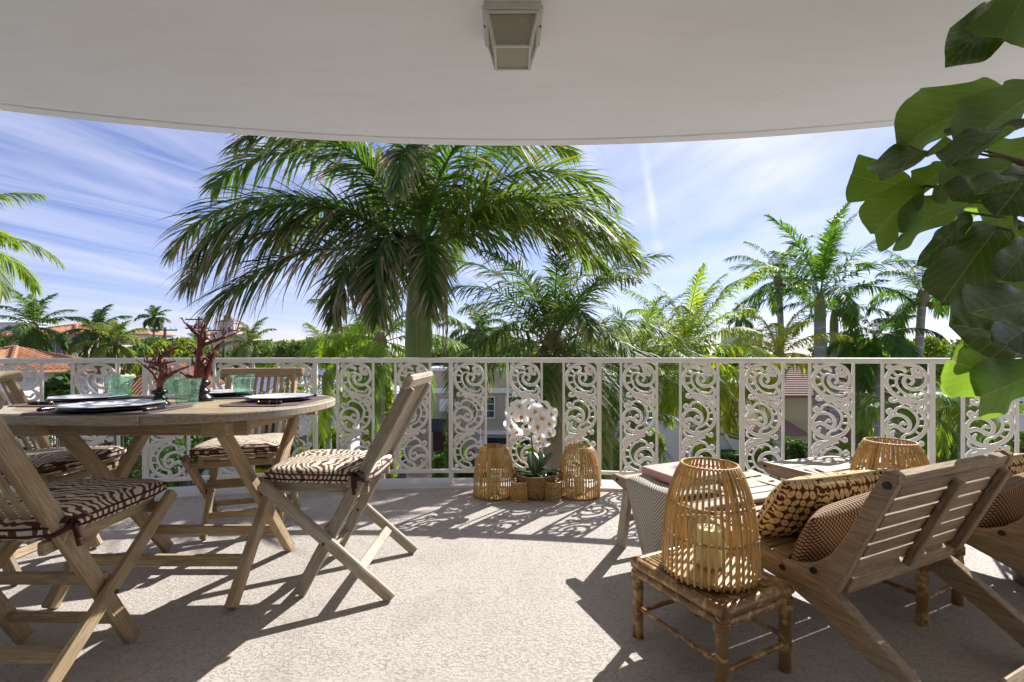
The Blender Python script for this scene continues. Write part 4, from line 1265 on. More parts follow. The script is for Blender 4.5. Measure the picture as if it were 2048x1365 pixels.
# ---------------------------------------------------------------- throw and book on the near footstool
A_ = Vector((0.537, 2.335, 0)); ax = Vector((0.93, 0.37, 0)).normalized(); ay = Vector((-0.37, 0.93, 0)).normalized()
def stool_pt(x, y, z): return A_ + ax * x + ay * y + Vector((0, 0, z))
def cloth(name, label, cat, fn, nu_, nv_, mat, thick=0.006):
    vs_ = []; uvs = []
    for i in range(nu_ + 1):
        for j in range(nv_ + 1):
            p, uv = fn(i / nu_, j / nv_); vs_.append(tuple(p)); uvs.append(uv)
    fs = [(i*(nv_+1)+j, (i+1)*(nv_+1)+j, (i+1)*(nv_+1)+j+1, i*(nv_+1)+j+1) for i in range(nu_) for j in range(nv_)]
    mb = MB(); mb.add(vs_, fs); me = mb.mesh(name, True)
    ul = me.uv_layers.new(name='UVMap')
    for lp in me.loops: ul.data[lp.index].uv = uvs[lp.vertex_index]
    o = link(name, me, mat); md = o.modifiers.new('solid', 'SOLIDIFY'); md.thickness = thick; md.offset = 1.0
    tag(o, label, cat); return o
def throw_fn(s, v):
    # s runs across the folds (along the stool side), v from the hem on the floor side up and over the top
    y = -0.12 - 0.34 * s
    L1, L2 = 0.36, 0.30
    d = v * (L1 + L2)
    zt = 0.396
    wob = 0.016 * math.sin(7.0 * s + 1.0) + 0.007 * math.sin(17 * s)
    if d < L1:
        k = 1 - d / L1
        x = -0.020 - 0.030 * k + wob * k
        z = zt - 0.012 - (L1 - d) * 0.985
        y += -0.17 * k * (1 - s)
    else:
        e = d - L1
        x = -0.020 + e; z = zt - 0.012 * math.exp(-e * 60) + 0.006 * math.sin(9 * s + 5 * e) * min(1, e * 10) + 0.004
    return stool_pt(x, y, z), (s * 0.40, v * 0.66)
cloth('throw_blanket', 'grey herringbone throw hanging down the side of the near footstool', 'blanket', throw_fn, 26, 40, M['throw'])
def fold_fn(s, v):
    a = v * math.pi
    x = 0.40 + 0.19 * s; 
    y = -0.12 - 0.080 * math.cos(a) + 0.010 * math.sin(8 * s)
    z = 0.386 + (0.050 + 0.010 * math.sin(6 * s)) * math.sin(a) ** 0.8 * (1 - 0.85 * abs(2*s - 1) ** 5)
    return stool_pt(x, y, z), (s * 0.3, v * 0.4)
cloth('folded_blanket', 'pale folded blanket lying behind the red book', 'blanket', fold_fn, 16, 16, M['throw'])
bk = thing('book', 'large coral red hardback book on the near footstool', 'book', stool_pt(0.265, -0.245, 0.4085), math.atan2(0.37, 0.93) + R(2))
bw, bd, bt = 0.185, 0.130, 0.040
mb = MB(); mb.box((-bw, -bd, 0.0), (bw, bd, 0.003)); mb.build('back_board', M['book_cover'], bk)
mb = MB(); mb.box((-bw + 0.004, -bd + 0.005, 0.0032), (bw - 0.006, bd - 0.005, bt - 0.0032)); mb.build('page_block', M['book_pages'], bk)
mb = MB(); mb.box((-bw, -bd, bt - 0.003), (bw, bd, bt)); cv = mb.build('front_board', M['book_cover'], bk)
mb = MB(); mb.tube([(-bw - 0.001, -bd, bt/2), (-bw - 0.001, bd, bt/2)], bt/2, 10, True, 0.25, up=(1, 0, 0)); mb.build('spine', M['book_cover'], bk)
rr = random.Random(3)
for i in range(5):
    mb = MB(); c = (rr.uniform(-0.06, 0.10), rr.uniform(-0.05, 0.06)); n = 14; ph = rr.uniform(0, 6)
    mb.prism([(c[0] + (0.020 + 0.008 * math.sin(3*a + ph)) * math.cos(a) * 1.5, c[1] + (0.016 + 0.006 * math.sin(2*a + ph)) * math.sin(a)) for a in [2*math.pi*k/n for k in range(n)]], bt + 0.0002, bt + 0.0006)
    mb.build('printed_flower', M['book_art'], cv)

# ---------------------------------------------------------------- bell shaped cane lanterns
LH = 0.352
PROF = [(0.0, 0.1465), (0.06, 0.1470), (0.20, 0.1465), (0.36, 0.1440), (0.52, 0.1385), (0.66, 0.1300), (0.78, 0.1190), (0.88, 0.1060), (0.95, 0.0950), (1.0, 0.0860)]
def lr(f):
    for (a, ra), (b, rb) in zip(PROF, PROF[1:]):
        if f <= b: return ra + (rb - ra) * (f - a) / (b - a)
    return PROF[-1][1]
mb = MB(); fr = [i / 11 for i in range(12)]
mb.tube([(lr(f), 0, f * LH) for f in fr], [0.0043 + 0.0006 * math.sin(f * 9) for f in fr], 6, True, 0.85, up=(1, 0, 0))
RIB = mb.mesh('rib', True)
mb = MB(); mb.tube([(lr(f) * 0.96, 0, f * LH) for f in fr], 0.009, 6, True, 0.4, up=(1, 0, 0)); STAVE = mb.mesh('stave', True)
def ring_mesh(f, out, r, wig):
    mb = MB(); n = 88; pts = []
    for i in range(n + 1):
        a = 2 * math.pi * i / n
        q = lr(f) + out + wig * (1 if i % 2 else -1)
        pts.append((q * math.cos(a), q * math.sin(a), f * LH + 0.0025 * (1 if i % 4 < 2 else -1) * (1 if wig else 0)))
    mb.tube(pts, r, 5, False); return mb.mesh('ring', True)
RINGS = [ring_mesh(f, 0.0, 0.0026, 0.0052) for f in (0.045, 0.37, 0.655, 0.915)] + [ring_mesh(0.995, 0.0, 0.004, 0.0)] + [ring_mesh(0.02, -0.008, 0.0065, 0.0), ring_mesh(0.37, -0.0062, 0.003, 0.0), ring_mesh(0.655, -0.0062, 0.003, 0.0)]
mb = MB(); mb.lathe([(0, 0.0035), (0.136, 0.0035), (0.136, 0.0115), (0, 0.0115)], 36); LBASE = mb.mesh('base_disc')
def make_lantern(loc, label, rz):
    t = thing('cane_lantern', label, 'lantern', loc, rz, 'bell shaped cane lanterns')
    n = 44
    for i in range(n):
        a = 2 * math.pi * i / n + (0.012 * math.sin(i * 12.9))
        link('rib', RIB, M['rattan'], t, Matrix.Rotation(a, 4, 'Z'))
    for a in (0.4, 2.5, 4.6): link('stave', STAVE, M['rattan'], t, Matrix.Rotation(a, 4, 'Z'))
    for me in RINGS: link('ring', me, M['rattan_tie'], t)
    link('base_disc', LBASE, M['rattan'], t)
    return t
mb = MB(); mb.lathe([(0, 0), (0.0375, 0), (0.0385, 0.004), (0.0385, 0.116), (0.036, 0.121), (0.020, 0.118), (0, 0.116)], 28); CANDLE = mb.mesh('wax', True)
mb = MB(); mb.tube([(0, 0, 0.112), (0.001, 0, 0.122), (0.003, 0, 0.130)], 0.0014, 5); WICK = mb.mesh('wick', True)
mb = MB(); mb.lathe([(0, 0), (0.050, 0), (0.052, 0.003), (0.052, 0.150), (0.0495, 0.150), (0.0495, 0.0045), (0, 0.0045)], 36); JAR = mb.mesh('candle_glass', True)
def candle(loc, word):
    g = link('candle_glass', JAR, M['clear']); g.location = loc
    tag(g, 'clear glass cylinder round the candle ' + word, 'candle glass', 'glass cylinders in the lanterns')
    c = thing('candle', 'cream pillar candle ' + word, 'candle', Vector(loc) + Vector((0, 0, 0.0055)), 0, 'pillar candles')
    link('wax', CANDLE, M['wax'], c); link('wick', WICK, M['wick'], c)
SPOTS = [((0.655, 1.495, 0.2905), 'cane lantern on the bamboo stool nearest the camera', 'in the lantern on the near bamboo stool', 0.3),
         ((1.585, 1.885, 0.2905), 'cane lantern on the bamboo stool behind the near lounge chair', 'in the lantern behind the near lounge chair', 1.1),
         ((-0.128, 3.235, 0.0), 'cane lantern on the floor left of the orchid', 'in the floor lantern left of the orchid', 2.0),
         ((0.482, 3.235, 0.0), 'cane lantern on the floor right of the orchid', 'in the floor lantern right of the orchid', 0.9)]
for loc, lab, w_, rz in SPOTS:
    make_lantern(loc, lab, rz); candle((loc[0], loc[1], loc[2] + 0.0120), w_)

# ---------------------------------------------------------------- burnt bamboo stools
def cane(name, p0, p1, r, parent, nodes=3, mat=None):
    p0 = Vector(p0); p1 = Vector(p1); d = p1 - p0; L = d.length
    mb = MB(); pts = []; rad = []
    N_ = nodes * 6 + 1
    for i in range(N_):
        f = i / (N_ - 1); pts.append((0, 0, f * L))
        ph = (f * nodes) % 1.0; e = min(ph, 1 - ph)
        rad.append(r * (1 + (0.10 if e < 0.03 else 0.0)))
    mb.tube(pts, rad, 10)
    m = d.normalized().to_track_quat('Z', 'Y').to_matrix().to_4x4(); m.translation = p0
    return mb.build(name, mat or M['bamboo'], parent, True, m)
def make_bstool(loc, label, th=R(27)):
    t = thing('bamboo_stool', label, 'stool', loc, th, 'burnt bamboo stools')
    hx, hy, z = 0.148, 0.172, 0.268
    for sx in (-1, 1):
        for sy in (-1, 1):
            cane('leg', (sx*hx, sy*hy, 0.0), (sx*hx, sy*hy, z - 0.012), 0.0185, t, 3)
            # wrapped corner
            mb = MB()
            for k in range(5): 
                mb.tube([(sx*hx + 0.0215*math.cos(q), sy*hy + 0.0215*math.sin(q), z - 0.062 + k*0.0065) for q in [i*math.pi/6 for i in range(13)]], 0.0034, 5, False)
            mb.build('corner_wrap', M['bamboo'], t, True)
    for zz, o, r in ((z - 0.006, 0.004, 0.0190), (z - 0.040, 0.002, 0.0165)):
        for s in (-1, 1):
            cane('frame_pole', (-hx - 0.012, s*(hy + o), zz), (hx + 0.012, s*(hy + o), zz), r, t, 2)
            cane('frame_pole', (s*(hx + o), -hy - 0.012, zz - 0.001), (s*(hx + o), hy + 0.012, zz - 0.001), r, t, 2)
    ns_ = 17
    for i in range(ns_):
        x = -hx + 0.022 + (2*hx - 0.044) * i / (ns_ - 1)
        cane('top_cane', (x, -hy + 0.006, z + 0.002), (x, hy - 0.006, z + 0.002), 0.0088, t, 2)
    for s in (-1, 1):
        cane('stretcher', (-hx, s*hy, 0.085), (hx, s*hy, 0.085), 0.0085, t, 2)
        cane('stretcher', (s*hx, -hy, 0.105), (s*hx, hy, 0.105), 0.0085, t, 2)
    return t
b1 = make_bstool((0.660, 1.520, 0), 'burnt bamboo stool carrying the lantern nearest the camera')
dup(b1, (1.585, 1.90, 0), R(27), 'burnt bamboo stool under the lantern behind the near lounge chair')

# ---------------------------------------------------------------- orchid in a basket, two candle cups
oc = Vector((0.170, 3.215, 0))
pot = thing('basket_pot', 'woven seagrass basket pot on the floor between two lanterns', 'plant pot', oc)
mb = MB(); rows = 40; vs_ = []; fs = []; n = 112
for i in range(rows + 1):
    f = i / rows; z = 0.004 + 0.158 * f
    r = 0.108 + 0.034 * f ** 0.8
    row = i // 4
    for k in range(n):
        a = 2 * math.pi * k / n
        bul = abs(math.sin(math.pi * (i % 4) / 4)) ** 0.7
        w = math.sin(a * 14 + (math.pi if row % 2 else 0))
        rr_ = r + 0.0085 * bul * (0.35 + 0.65 * w)
        vs_.append((rr_ * math.cos(a), rr_ * math.sin(a), z))
for i in range(rows):
    for k in range(n): fs.append((i*n+k, i*n+(k+1) % n, (i+1)*n+(k+1) % n, (i+1)*n+k))
fs.append(tuple(range(n))[::-1]); mb.add(vs_, fs); mb.build('woven_side', M['basket'], pot, True)
mb = MB(); mb.tube([(0.143*math.cos(q), 0.143*math.sin(q), 0.163) for q in [2*math.pi*i/40 for i in range(42)]], 0.0065, 8, False); mb.build('rim', M['basket'], pot, True)
mb = MB(); mb.lathe([(0, 0.146), (0.135, 0.143), (0.138, 0.138), (0, 0.138)], 30); mb.build('moss', M['soil'], pot, True)

orc = thing('orchid', 'white moth orchid in full bloom rising from the woven basket', 'plant', oc + Vector((0, 0, 0.146)))
rr = random.Random(12)
def strap_leaf(az, L, w, lift, curl):
    mb = MB(); n = 9; vs_ = []; fs = []
    for i in range(n + 1):
        f = i / n; a = lift - curl * f
        x = L * f * math.cos(lift * (1 - 0.4*f)); z = 0.004 + L * (math.sin(lift) * f - curl * 0.55 * f * f)
        ww = w * (math.sin(math.pi * (0.12 + 0.86 * f)) ** 0.7) * (1 if f < 0.98 else 0.3)
        for s, dz in ((-1, 0.25), (-0.5, 0.06), (0, 0.0), (0.5, 0.06), (1, 0.25)):
            vs_.append((x, s * ww, z + dz * ww))
    for i in range(n):
        for k in range(4): fs.append((i*5+k, i*5+k+1, i*5+k+6, i*5+k+5))
    mb.add(vs_, fs); o = mb.build('leaf', M['orchid_leaf'], orc, True, Matrix.Rotation(az, 4, 'Z')); 
    md = o.modifiers.new('solid', 'SOLIDIFY'); md.thickness = 0.003
for az, L, w, lf_, cu in ((R(185), 0.20, 0.035, 0.35, 0.35), (R(-12), 0.20, 0.036, 0.30, 0.30), (R(-70), 0.16, 0.034, 0.55, 0.85), (R(75), 0.20, 0.036, 0.9, 0.25), (R(105), 0.17, 0.036, 1.2, 0.15), (R(220), 0.15, 0.033, 0.5, 0.6), (R(20), 0.20, 0.034, 1.05, 0.15)):
    strap_leaf(az, L, w * 1.35, lf_, cu)
def stem(pts, r):
    sp = spline3(pts, 6); mb = MB(); mb.tube(sp, r, 6); mb.build('stem', M['stem'], orc, True); return sp
def spline3(pts, per=6):
    p = [Vector(a) for a in pts]; out = []
    for i in range(len(p) - 1):
        p0 = p[max(i-1, 0)]; p1 = p[i]; p2 = p[i+1]; p3 = p[min(i+2, len(p)-1)]
        for k in range(per):
            t = k / per
            out.append(0.5*((2*p1)+(p2-p0)*t+(2*p0-5*p1+4*p2-p3)*t*t+(3*p1-p0-3*p2+p3)*t*t*t))
    out.append(p[-1]); return out
stem([(0, 0, 0), (-0.020, 0, 0.15), (-0.035, -0.01, 0.34), (-0.040, -0.02, 0.46), (-0.02, -0.035, 0.53), (0.045, -0.05, 0.515), (0.10, -0.06, 0.45)], 0.0065)
stem([(-0.037, -0.015, 0.40), (-0.06, -0.03, 0.48), (-0.11, -0.045, 0.485), (-0.15, -0.05, 0.43)], 0.0035)
stem([(0.02, 0, 0), (0.028, 0, 0.15), (0.035, -0.01, 0.25), (0.07, -0.03, 0.31), (0.13, -0.04, 0.335)], 0.0045)
stem([(0.06, -0.025, 0.29), (0.11, -0.04, 0.27), (0.15, -0.045, 0.235)], 0.003)
def petal_mesh(L, w, cup, tipw=0.9):
    mb = MB(); n, m = 7, 6; vs_ = []; fs = []
    for i in range(n + 1):
        f = i / n; ww = w * (math.sin(math.pi * min(0.04 + 0.96 * f ** tipw, 0.985))) ** 0.55
        if i == 0: ww = w * 0.15
        for k in range(m + 1):
            s = -1 + 2 * k / m
            vs_.append((s * ww, L * f, cup * (f * (1 - f) * 1.6 + 0.25 * s * s * ww / w) + 0.002 * math.sin(9*s + 5*f)))
    for i in range(n):
        for k in range(m): fs.append((i*(m+1)+k, i*(m+1)+k+1, (i+1)*(m+1)+k+1, (i+1)*(m+1)+k))
    mb.add(vs_, fs, (0, 0.5, 0)); return mb.v, mb.f
def flower_mesh():
    mb = MB()
    def put(L, w, cup, ang, dz, lean):
        v, f = petal_mesh(L, w, cup)
        m = Matrix.Translation((0, 0, dz)) @ Matrix.Rotation(R(ang), 4, 'Z') @ Matrix.Rotation(R(lean), 4, 'X')
        mb.add([m @ Vector(p) for p in v], f, (0, 0.5, 0))
    put(0.046, 0.022, 0.008, 0, -0.002, 10); put(0.046, 0.022, 0.008, 128, -0.002, 10); put(0.046, 0.022, 0.008, -128, -0.002, 10)
    put(0.052, 0.036, 0.012, 78, 0.002, 14); put(0.052, 0.036, 0.012, -78, 0.002, 14)
    return mb.mesh('flower', True)
FLW = flower_mesh()
mb = MB(); mb.lathe([(0, -0.002), (0.008, 0.001), (0.009, 0.007), (0.005, 0.013), (0, 0.015)], 10, (0, -0.004, 0))
for s in (-1, 1): mb.tube([(0, -0.004, 0.006), (s*0.007, -0.010, 0.012), (s*0.009, -0.004, 0.018)], [0.003, 0.005, 0.002], 6, True, 0.5)
mb.tube([(0, -0.006, 0.005), (0, -0.016, 0.010), (0, -0.024, 0.008)], [0.004, 0.006, 0.002], 6, True, 0.5)
LIP = mb.mesh('lip', True)
def orchid_px(px, py, dy=0.0):
    q = P(px, py, oc.y + dy); return q - (oc + Vector((0, 0, 0.146)))
for (px, py, dy, tx, ty, s) in ((1026, 826, -0.05, -20, 5, 1.0), (1043, 832, -0.07, -5, -5, 1.15), (1057, 812, -0.06, 5, 25, 1.0), (1070, 822, -0.09, 8, 0, 1.1), (1082, 836, -0.10, 10, -10, 1.15), (1075, 852, -0.11, 0, -15, 1.2),
                                (1097, 846, -0.08, 30, -10, 1.05), (1101, 828, -0.06, 40, 5, 1.0), (1085, 815, -0.05, 20, 30, 1.0), (1024, 850, -0.04, -35, -20, 1.1), (1040, 812, -0.03, -15, 35, 0.95), (1078, 875, -0.06, 0, -10, 0.95),
                                (1097, 867, -0.06, 25, 30, 0.95), (1086, 887, -0.05, 20, -45, 0.9), (1034, 862, -0.02, -20, -30, 1.0)):
    p = orchid_px(px, py, dy)
    d = Vector((math.sin(R(tx)), -math.cos(R(tx)) * math.cos(R(ty)), math.sin(R(ty)))).normalized()
    zx = d; up = Vector((rr.uniform(-0.25, 0.25), 0, 1)); yy = (up - zx * up.dot(zx)).normalized(); xx = yy.cross(zx)
    m = Matrix((xx, yy, zx)).transposed().to_4x4() @ Matrix.Diagonal((s*1.12, s*1.12, s*1.12, 1)); m.translation = p
    fo = link('flower', FLW, M['petal'], orc, m); link('lip', LIP, M['lip'], fo)
    mb = MB(); q0 = p - d * 0.002; q1 = p - d * 0.03 + Vector((0, 0.006, 0.008)); mb.tube([q0, q1], 0.0018, 5); mb.build('pedicel', M['stem'], orc, True)

def candle_cup(loc, label):
    t = thing('candle_cup', label, 'candle cup', loc, rnd.uniform(0, 3), 'rattan wrapped glass cups')
    mb = MB(); mb.lathe([(0, 0.003), (0.049, 0.003), (0.051, 0.006), (0.051, 0.152), (0.0485, 0.153), (0.0475, 0.010), (0, 0.008)], 36); mb.build('glass', M['clear'], t, True)
    H = 0.130
    mb = MB()
    for i in range(14):
        for s in (-1, 1):
            a0 = 2*math.pi*i/14
            mb.tube([(0.0545*math.cos(a0 + s*1.15*f), 0.0545*math.sin(a0 + s*1.15*f), 0.008 + (H - 0.008)*f) for f in [k/10 for k in range(11)]], 0.0030, 5, True, 0.6)
    for i in range(28):
        a0 = 2*math.pi*(i + 0.5)/28
        mb.tube([(0.0525*math.cos(a0), 0.0525*math.sin(a0), 0.008), (0.0525*math.cos(a0), 0.0525*math.sin(a0), H)], 0.0022, 5)
    for k in range(7):
        z = 0.018 + k*0.0165; mb.tube([(0.0535*math.cos(q), 0.0535*math.sin(q), z) for q in [2*math.pi*i/28 for i in range(30)]], 0.0024, 5, False)
    mb.build('cane_mesh', M['rattan'], t, True)
    for z in (0.005, H):
        mb = MB(); mb.tube([(0.054*math.cos(q), 0.054*math.sin(q), z) for q in [2*math.pi*i/32 for i in range(34)]], 0.0048, 6, False); mb.build('hoop', M['rattan'], t, True)
candle_cup(((1039 - CX)/FPX*3.12, 3.12, 0), 'rattan wrapped glass cup left in front of the orchid basket')
candle_cup(((1106 - CX)/FPX*3.12, 3.12, 0), 'rattan wrapped glass cup right in front of the orchid basket')

# ---------------------------------------------------------------- fiddle leaf fig
fig = thing('fiddle_leaf_fig', 'tall fiddle leaf fig reaching in from the right edge', 'plant', (2.36, 1.92, 0))
FO = Vector((2.36, 1.92, 0))
mb = MB(); mb.lathe([(0, 0), (0.15, 0), (0.19, 0.30), (0.20, 0.34), (0.18, 0.34), (0.17, 0.30), (0, 0.29)], 32); fp = mb.build('planter', M['terracotta_pot'], None, True); fp.location = FO
tag(fp, 'grey round planter of the fiddle leaf fig', 'planter')
fig.location = FO + Vector((0, 0, 0.29))
FB = fig.location.copy()
tr_pts = [(0, 0, -0.02), (0.01, 0.01, 0.4), (-0.03, 0.0, 0.8), (-0.06, -0.02, 1.2), (-0.05, 0, 1.6), (-0.10, -0.02, 2.0), (-0.13, 0, 2.2)]
trs = spline3(tr_pts, 5); mb = MB(); mb.tube(trs, [0.022 - 0.010 * i / len(trs) for i in range(len(trs))], 8); mb.build('trunk', M['fig_bark'], fig, True)
rr = random.Random(44)
def fig_leaf(B, T, wr, nrm_hint, arch, fold, seed):
    """leaf from base B to tip T (world); wr = width / length"""
    d = T - B; L = d.length; d.normalize()
    nh = Vector(nrm_hint); nz = (nh - d * nh.dot(d)).normalized(); sx = d.cross(nz)
    r2 = random.Random(seed); ph = r2.uniform(0, 6.28)
    mb = MB(); n, m = 22, 10; uvs = []
    for i in range(n + 1):
        f = (1 - (1 - i / n) ** 1.35) * 0.55 + 0.45 * i / n
        # fiddle outline: narrow waist, broad rounded tip, lobed base
        g = float(np.interp(f, (0, 0.03, 0.09, 0.18, 0.30, 0.42, 0.55, 0.68, 0.78, 0.87, 0.93, 0.97, 1.0), (0.03, 0.30, 0.52, 0.64, 0.66, 0.74, 0.87, 0.97, 1.0, 0.92, 0.76, 0.52, 0.03)))
        w = wr * L * 0.52 * g
        for k in range(m + 1):
            s = -1 + 2 * k / m
            x = s * w
            z = arch * L * math.sin(math.pi * f * 0.9) + (fold + 0.12) * abs(s) * w + 0.040 * L * math.sin(f * 13 + ph + (1.2 if s > 0 else 0)) * s * s - 0.02 * L * (1 - s*s) * math.sin(f*3)
            z += 0.008 * L * math.cos((f - 0.5*abs(s)*0.3) * 44) * (1 - abs(s)) 
            mb.v.append(tuple(d * (L * f) + sx * x + nz * z)); uvs.append((f, s * g))
    for i in range(n):
        for k in range(m): mb.f.append((i*(m+1)+k, i*(m+1)+k+1, (i+1)*(m+1)+k+1, (i+1)*(m+1)+k))
    me = mb.mesh('leaf', True); ul = me.uv_layers.new(name='UVMap')
    for lp in me.loops: ul.data[lp.index].uv = uvs[lp.vertex_index]
    o = link('leaf', me, M['fig'], fig, Matrix.Translation(B - FB))
    # petiole to the trunk
    near = min(trs, key=lambda q: (q + FB - B).length + abs((q + FB).z + 0.05 - B.z) * 0.3)
    a = near + FB; mid = (a + B) / 2 + Vector((0, 0, 0.03))
    mb = MB(); mb.tube([near, mid - FB, B - FB, B - FB + d * 0.02], [0.008, 0.006, 0.0045, 0.003], 6); mb.build('petiole', M['fig_bark'], fig, True)
V_ = (0, -1, 0)
LEAVES = [  # base px, tip px, depth at base and tip, width ratio, normal hint, arch, fold
    ((2012, 10), (1884, 142), 1.72, 1.66, 0.46, (0.55, -0.45, 0.7), 0.10, 0.25),
    ((2070, -45), (2008, 80), 1.55, 1.52, 0.75, (0.3, 1.0, 0.18), 0.08, 0.15),
    ((2030, 185), (1820, 292), 1.80, 1.66, 0.52, (-0.25, 0.75, 0.39), 0.10, 0.28),
    ((2085, 175), (1925, 305), 1.70, 1.60, 0.62, (-0.2, 0.9, 0.24), 0.06, 0.15),
    ((2070, 250), (1892, 342), 1.55, 1.52, 0.42, (0.1, -0.35, 1), 0.10, 0.3),
    ((1945, 305), (1758, 368), 1.75, 1.62, 0.40, (0.1, -0.25, 1), 0.10, 0.3),
    ((1822, 372), (1704, 350), 1.85, 1.80, 0.74, (-0.0, 1.0, 0.27), 0.08, 0.2),
    ((1850, 372), (1752, 468), 1.72, 1.66, 0.78, (-0.1, 1.0, 0.18), 0.06, 0.12),
    ((1945, 405), (1815, 468), 1.78, 1.68, 0.58, (-0.2, 0.8, 0.33), 0.10, 0.22),
    ((1932, 425), (1830, 532), 1.70, 1.66, 0.48, (0.75, -0.5, 0.55), 0.08, 0.25),
    ((2035, 335), (1884, 368), 1.66, 1.60, 0.50, (-0.0, 0.9, 0.30), 0.10, 0.2),
    ((1995, 455), (1880, 612), 1.58, 1.52, 0.52, (-0.5, -0.75, 0.35), 0.10, 0.12),
    ((2065, 335), (1992, 432), 1.56, 1.50, 0.72, (-0.3, -0.9, 0.3), 0.08, 0.1),
    ((2005, 420), (2042, 575), 1.62, 1.58, 0.42, (0.6, -0.7, 0.2), 0.08, 0.25),
    ((2085, 600), (1936, 628), 1.36, 1.32, 0.72, (-0.1, -0.8, 0.6), 0.04, 0.08),
    ((2085, 690), (1893, 652), 1.46, 1.40, 0.80, (-0.1, -0.8, 0.5), 0.06, 0.10),
    ((2075, 775), (1900, 722), 1.62, 1.56, 0.66, (-0.0, 1.0, 0.09), 0.04, 0.10),
    ((2110, 740), (1965, 795), 1.60, 1.52, 0.66, (-0.0, 1.0, 0.06), 0.05, 0.1),
    ((2070, 400), (1975, 470), 1.95, 1.90, 0.66, (-0.2, 0.9, 0.24), 0.08, 0.2),
    ((2075, 500), (1985, 560), 1.92, 1.86, 0.66, (-0.1, 1.0, 0.18), 0.08, 0.15),
    ((2080, 450), (2010, 520), 1.70, 1.64, 0.66, (0.1, 1.0, 0.12), 0.08, 0.15),
    ((2080, 545), (1995, 640), 1.75, 1.70, 0.62, (-0.3, 0.8, 0.24), 0.08, 0.15),
    ((2090, 290), (1985, 330), 1.95, 1.90, 0.66, (-0.1, 0.9, 0.30), 0.08, 0.2),
    ((2000, 250), (1935, 215), 1.95, 1.90, 0.72, (0.1, 0.9, 0.3), 0.08, 0.2),
    ((1900, 330), (1835, 385), 1.80, 1.76, 0.72, (0.1, 0.9, 0.4), 0.08, 0.2),
    ((1985, 365), (1900, 405), 1.62, 1.58, 0.66, (0.2, -0.6, 0.7), 0.10, 0.2),
    ((1960, 300), (1895, 270), 1.70, 1.66, 0.66, (0.2, -0.5, 0.9), 0.10, 0.2),
    ((2055, 360), (1950, 395), 1.48, 1.44, 0.60, (0.2, -0.5, 0.9), 0.10, 0.2),
    ((2045, 455), (1950, 500), 1.70, 1.64, 0.72, (0.1, 0.9, 0.3), 0.08, 0.2),
    ((2060, 480), (2000, 560), 1.44, 1.40, 0.66, (-0.2, -0.9, 0.3), 0.08, 0.15),
    ((2065, 560), (1965, 590), 1.60, 1.55, 0.66, (0.1, 0.9, 0.3), 0.08, 0.15),
    ((2075, 640), (1990, 700), 1.42, 1.36, 0.72, (-0.1, -0.9, 0.3), 0.06, 0.1),
    ((2075, 690), (1930, 690), 1.60, 1.55, 0.60, (0.1, 0.8, 0.5), 0.06, 0.15),
    ((1960, 370), (1890, 440), 1.95, 1.92, 0.60, (-0.2, 0.9, 0.24), 0.08, 0.2),
]
for i, (b, tp, y0, y1, wr, nh, ar, fo) in enumerate(LEAVES):
    fig_leaf(P(b[0], b[1], y0), P(tp[0], tp[1], y1), wr * 0.86, nh, ar, fo, 100 + i)
for i in range(16):   # the side of the plant beyond the frame
    z = rr.uniform(0.7, 2.35); a = rr.uniform(-1.0, 1.9)
    B = FO + Vector((0.12*math.cos(a), 0.12*math.sin(a), z)); T = B + Vector((0.30*math.cos(a), 0.30*math.sin(a), rr.uniform(-0.1, 0.1)))
    fig_leaf(B, T, 0.68, (0.1, -0.3, 1), 0.1, 0.2, 200 + i)
# ---------------------------------------------------------------- ground, roads
GZ = -6.0
mb = MB(); mb.add([(-700, 4.5, GZ), (700, 4.5, GZ), (700, 1500, GZ), (-700, 1500, GZ), (-700, -60, GZ), (700, -60, GZ)], [(0, 1, 2, 3), (4, 5, 1, 0)])
tag(mb.build('ground', M['ground']), kind='structure')
mb = MB(); mb.add([(-60, 21.5, GZ + 0.02), (60, 21.5, GZ + 0.02), (60, 27.2, GZ + 0.02), (-60, 27.2, GZ + 0.02)], [(0, 1, 2, 3)])
tag(mb.build('road', M['asphalt']), kind='structure')
mb = MB(); mb.add([(-45, 4.2, GZ + 0.03), (45, 4.2, GZ + 0.03), (45, 16.5, GZ + 0.03), (-45, 16.5, GZ + 0.03)], [(0, 1, 2, 3)])
tag(mb.build('unseen_bounce_court', M['unseen_bounce_court']), kind='structure')  # added out of view: pale sheet that bounces sunlight up to the ceiling
for y0, y1, nm in ((20.2, 21.5, 'pavement'), (27.2, 28.4, 'pavement')):
    mb = MB(); mb.box((-60, y0, GZ - 0.05), (60, y1, GZ + 0.13)); tag(mb.build(nm, M['paving']), kind='structure')

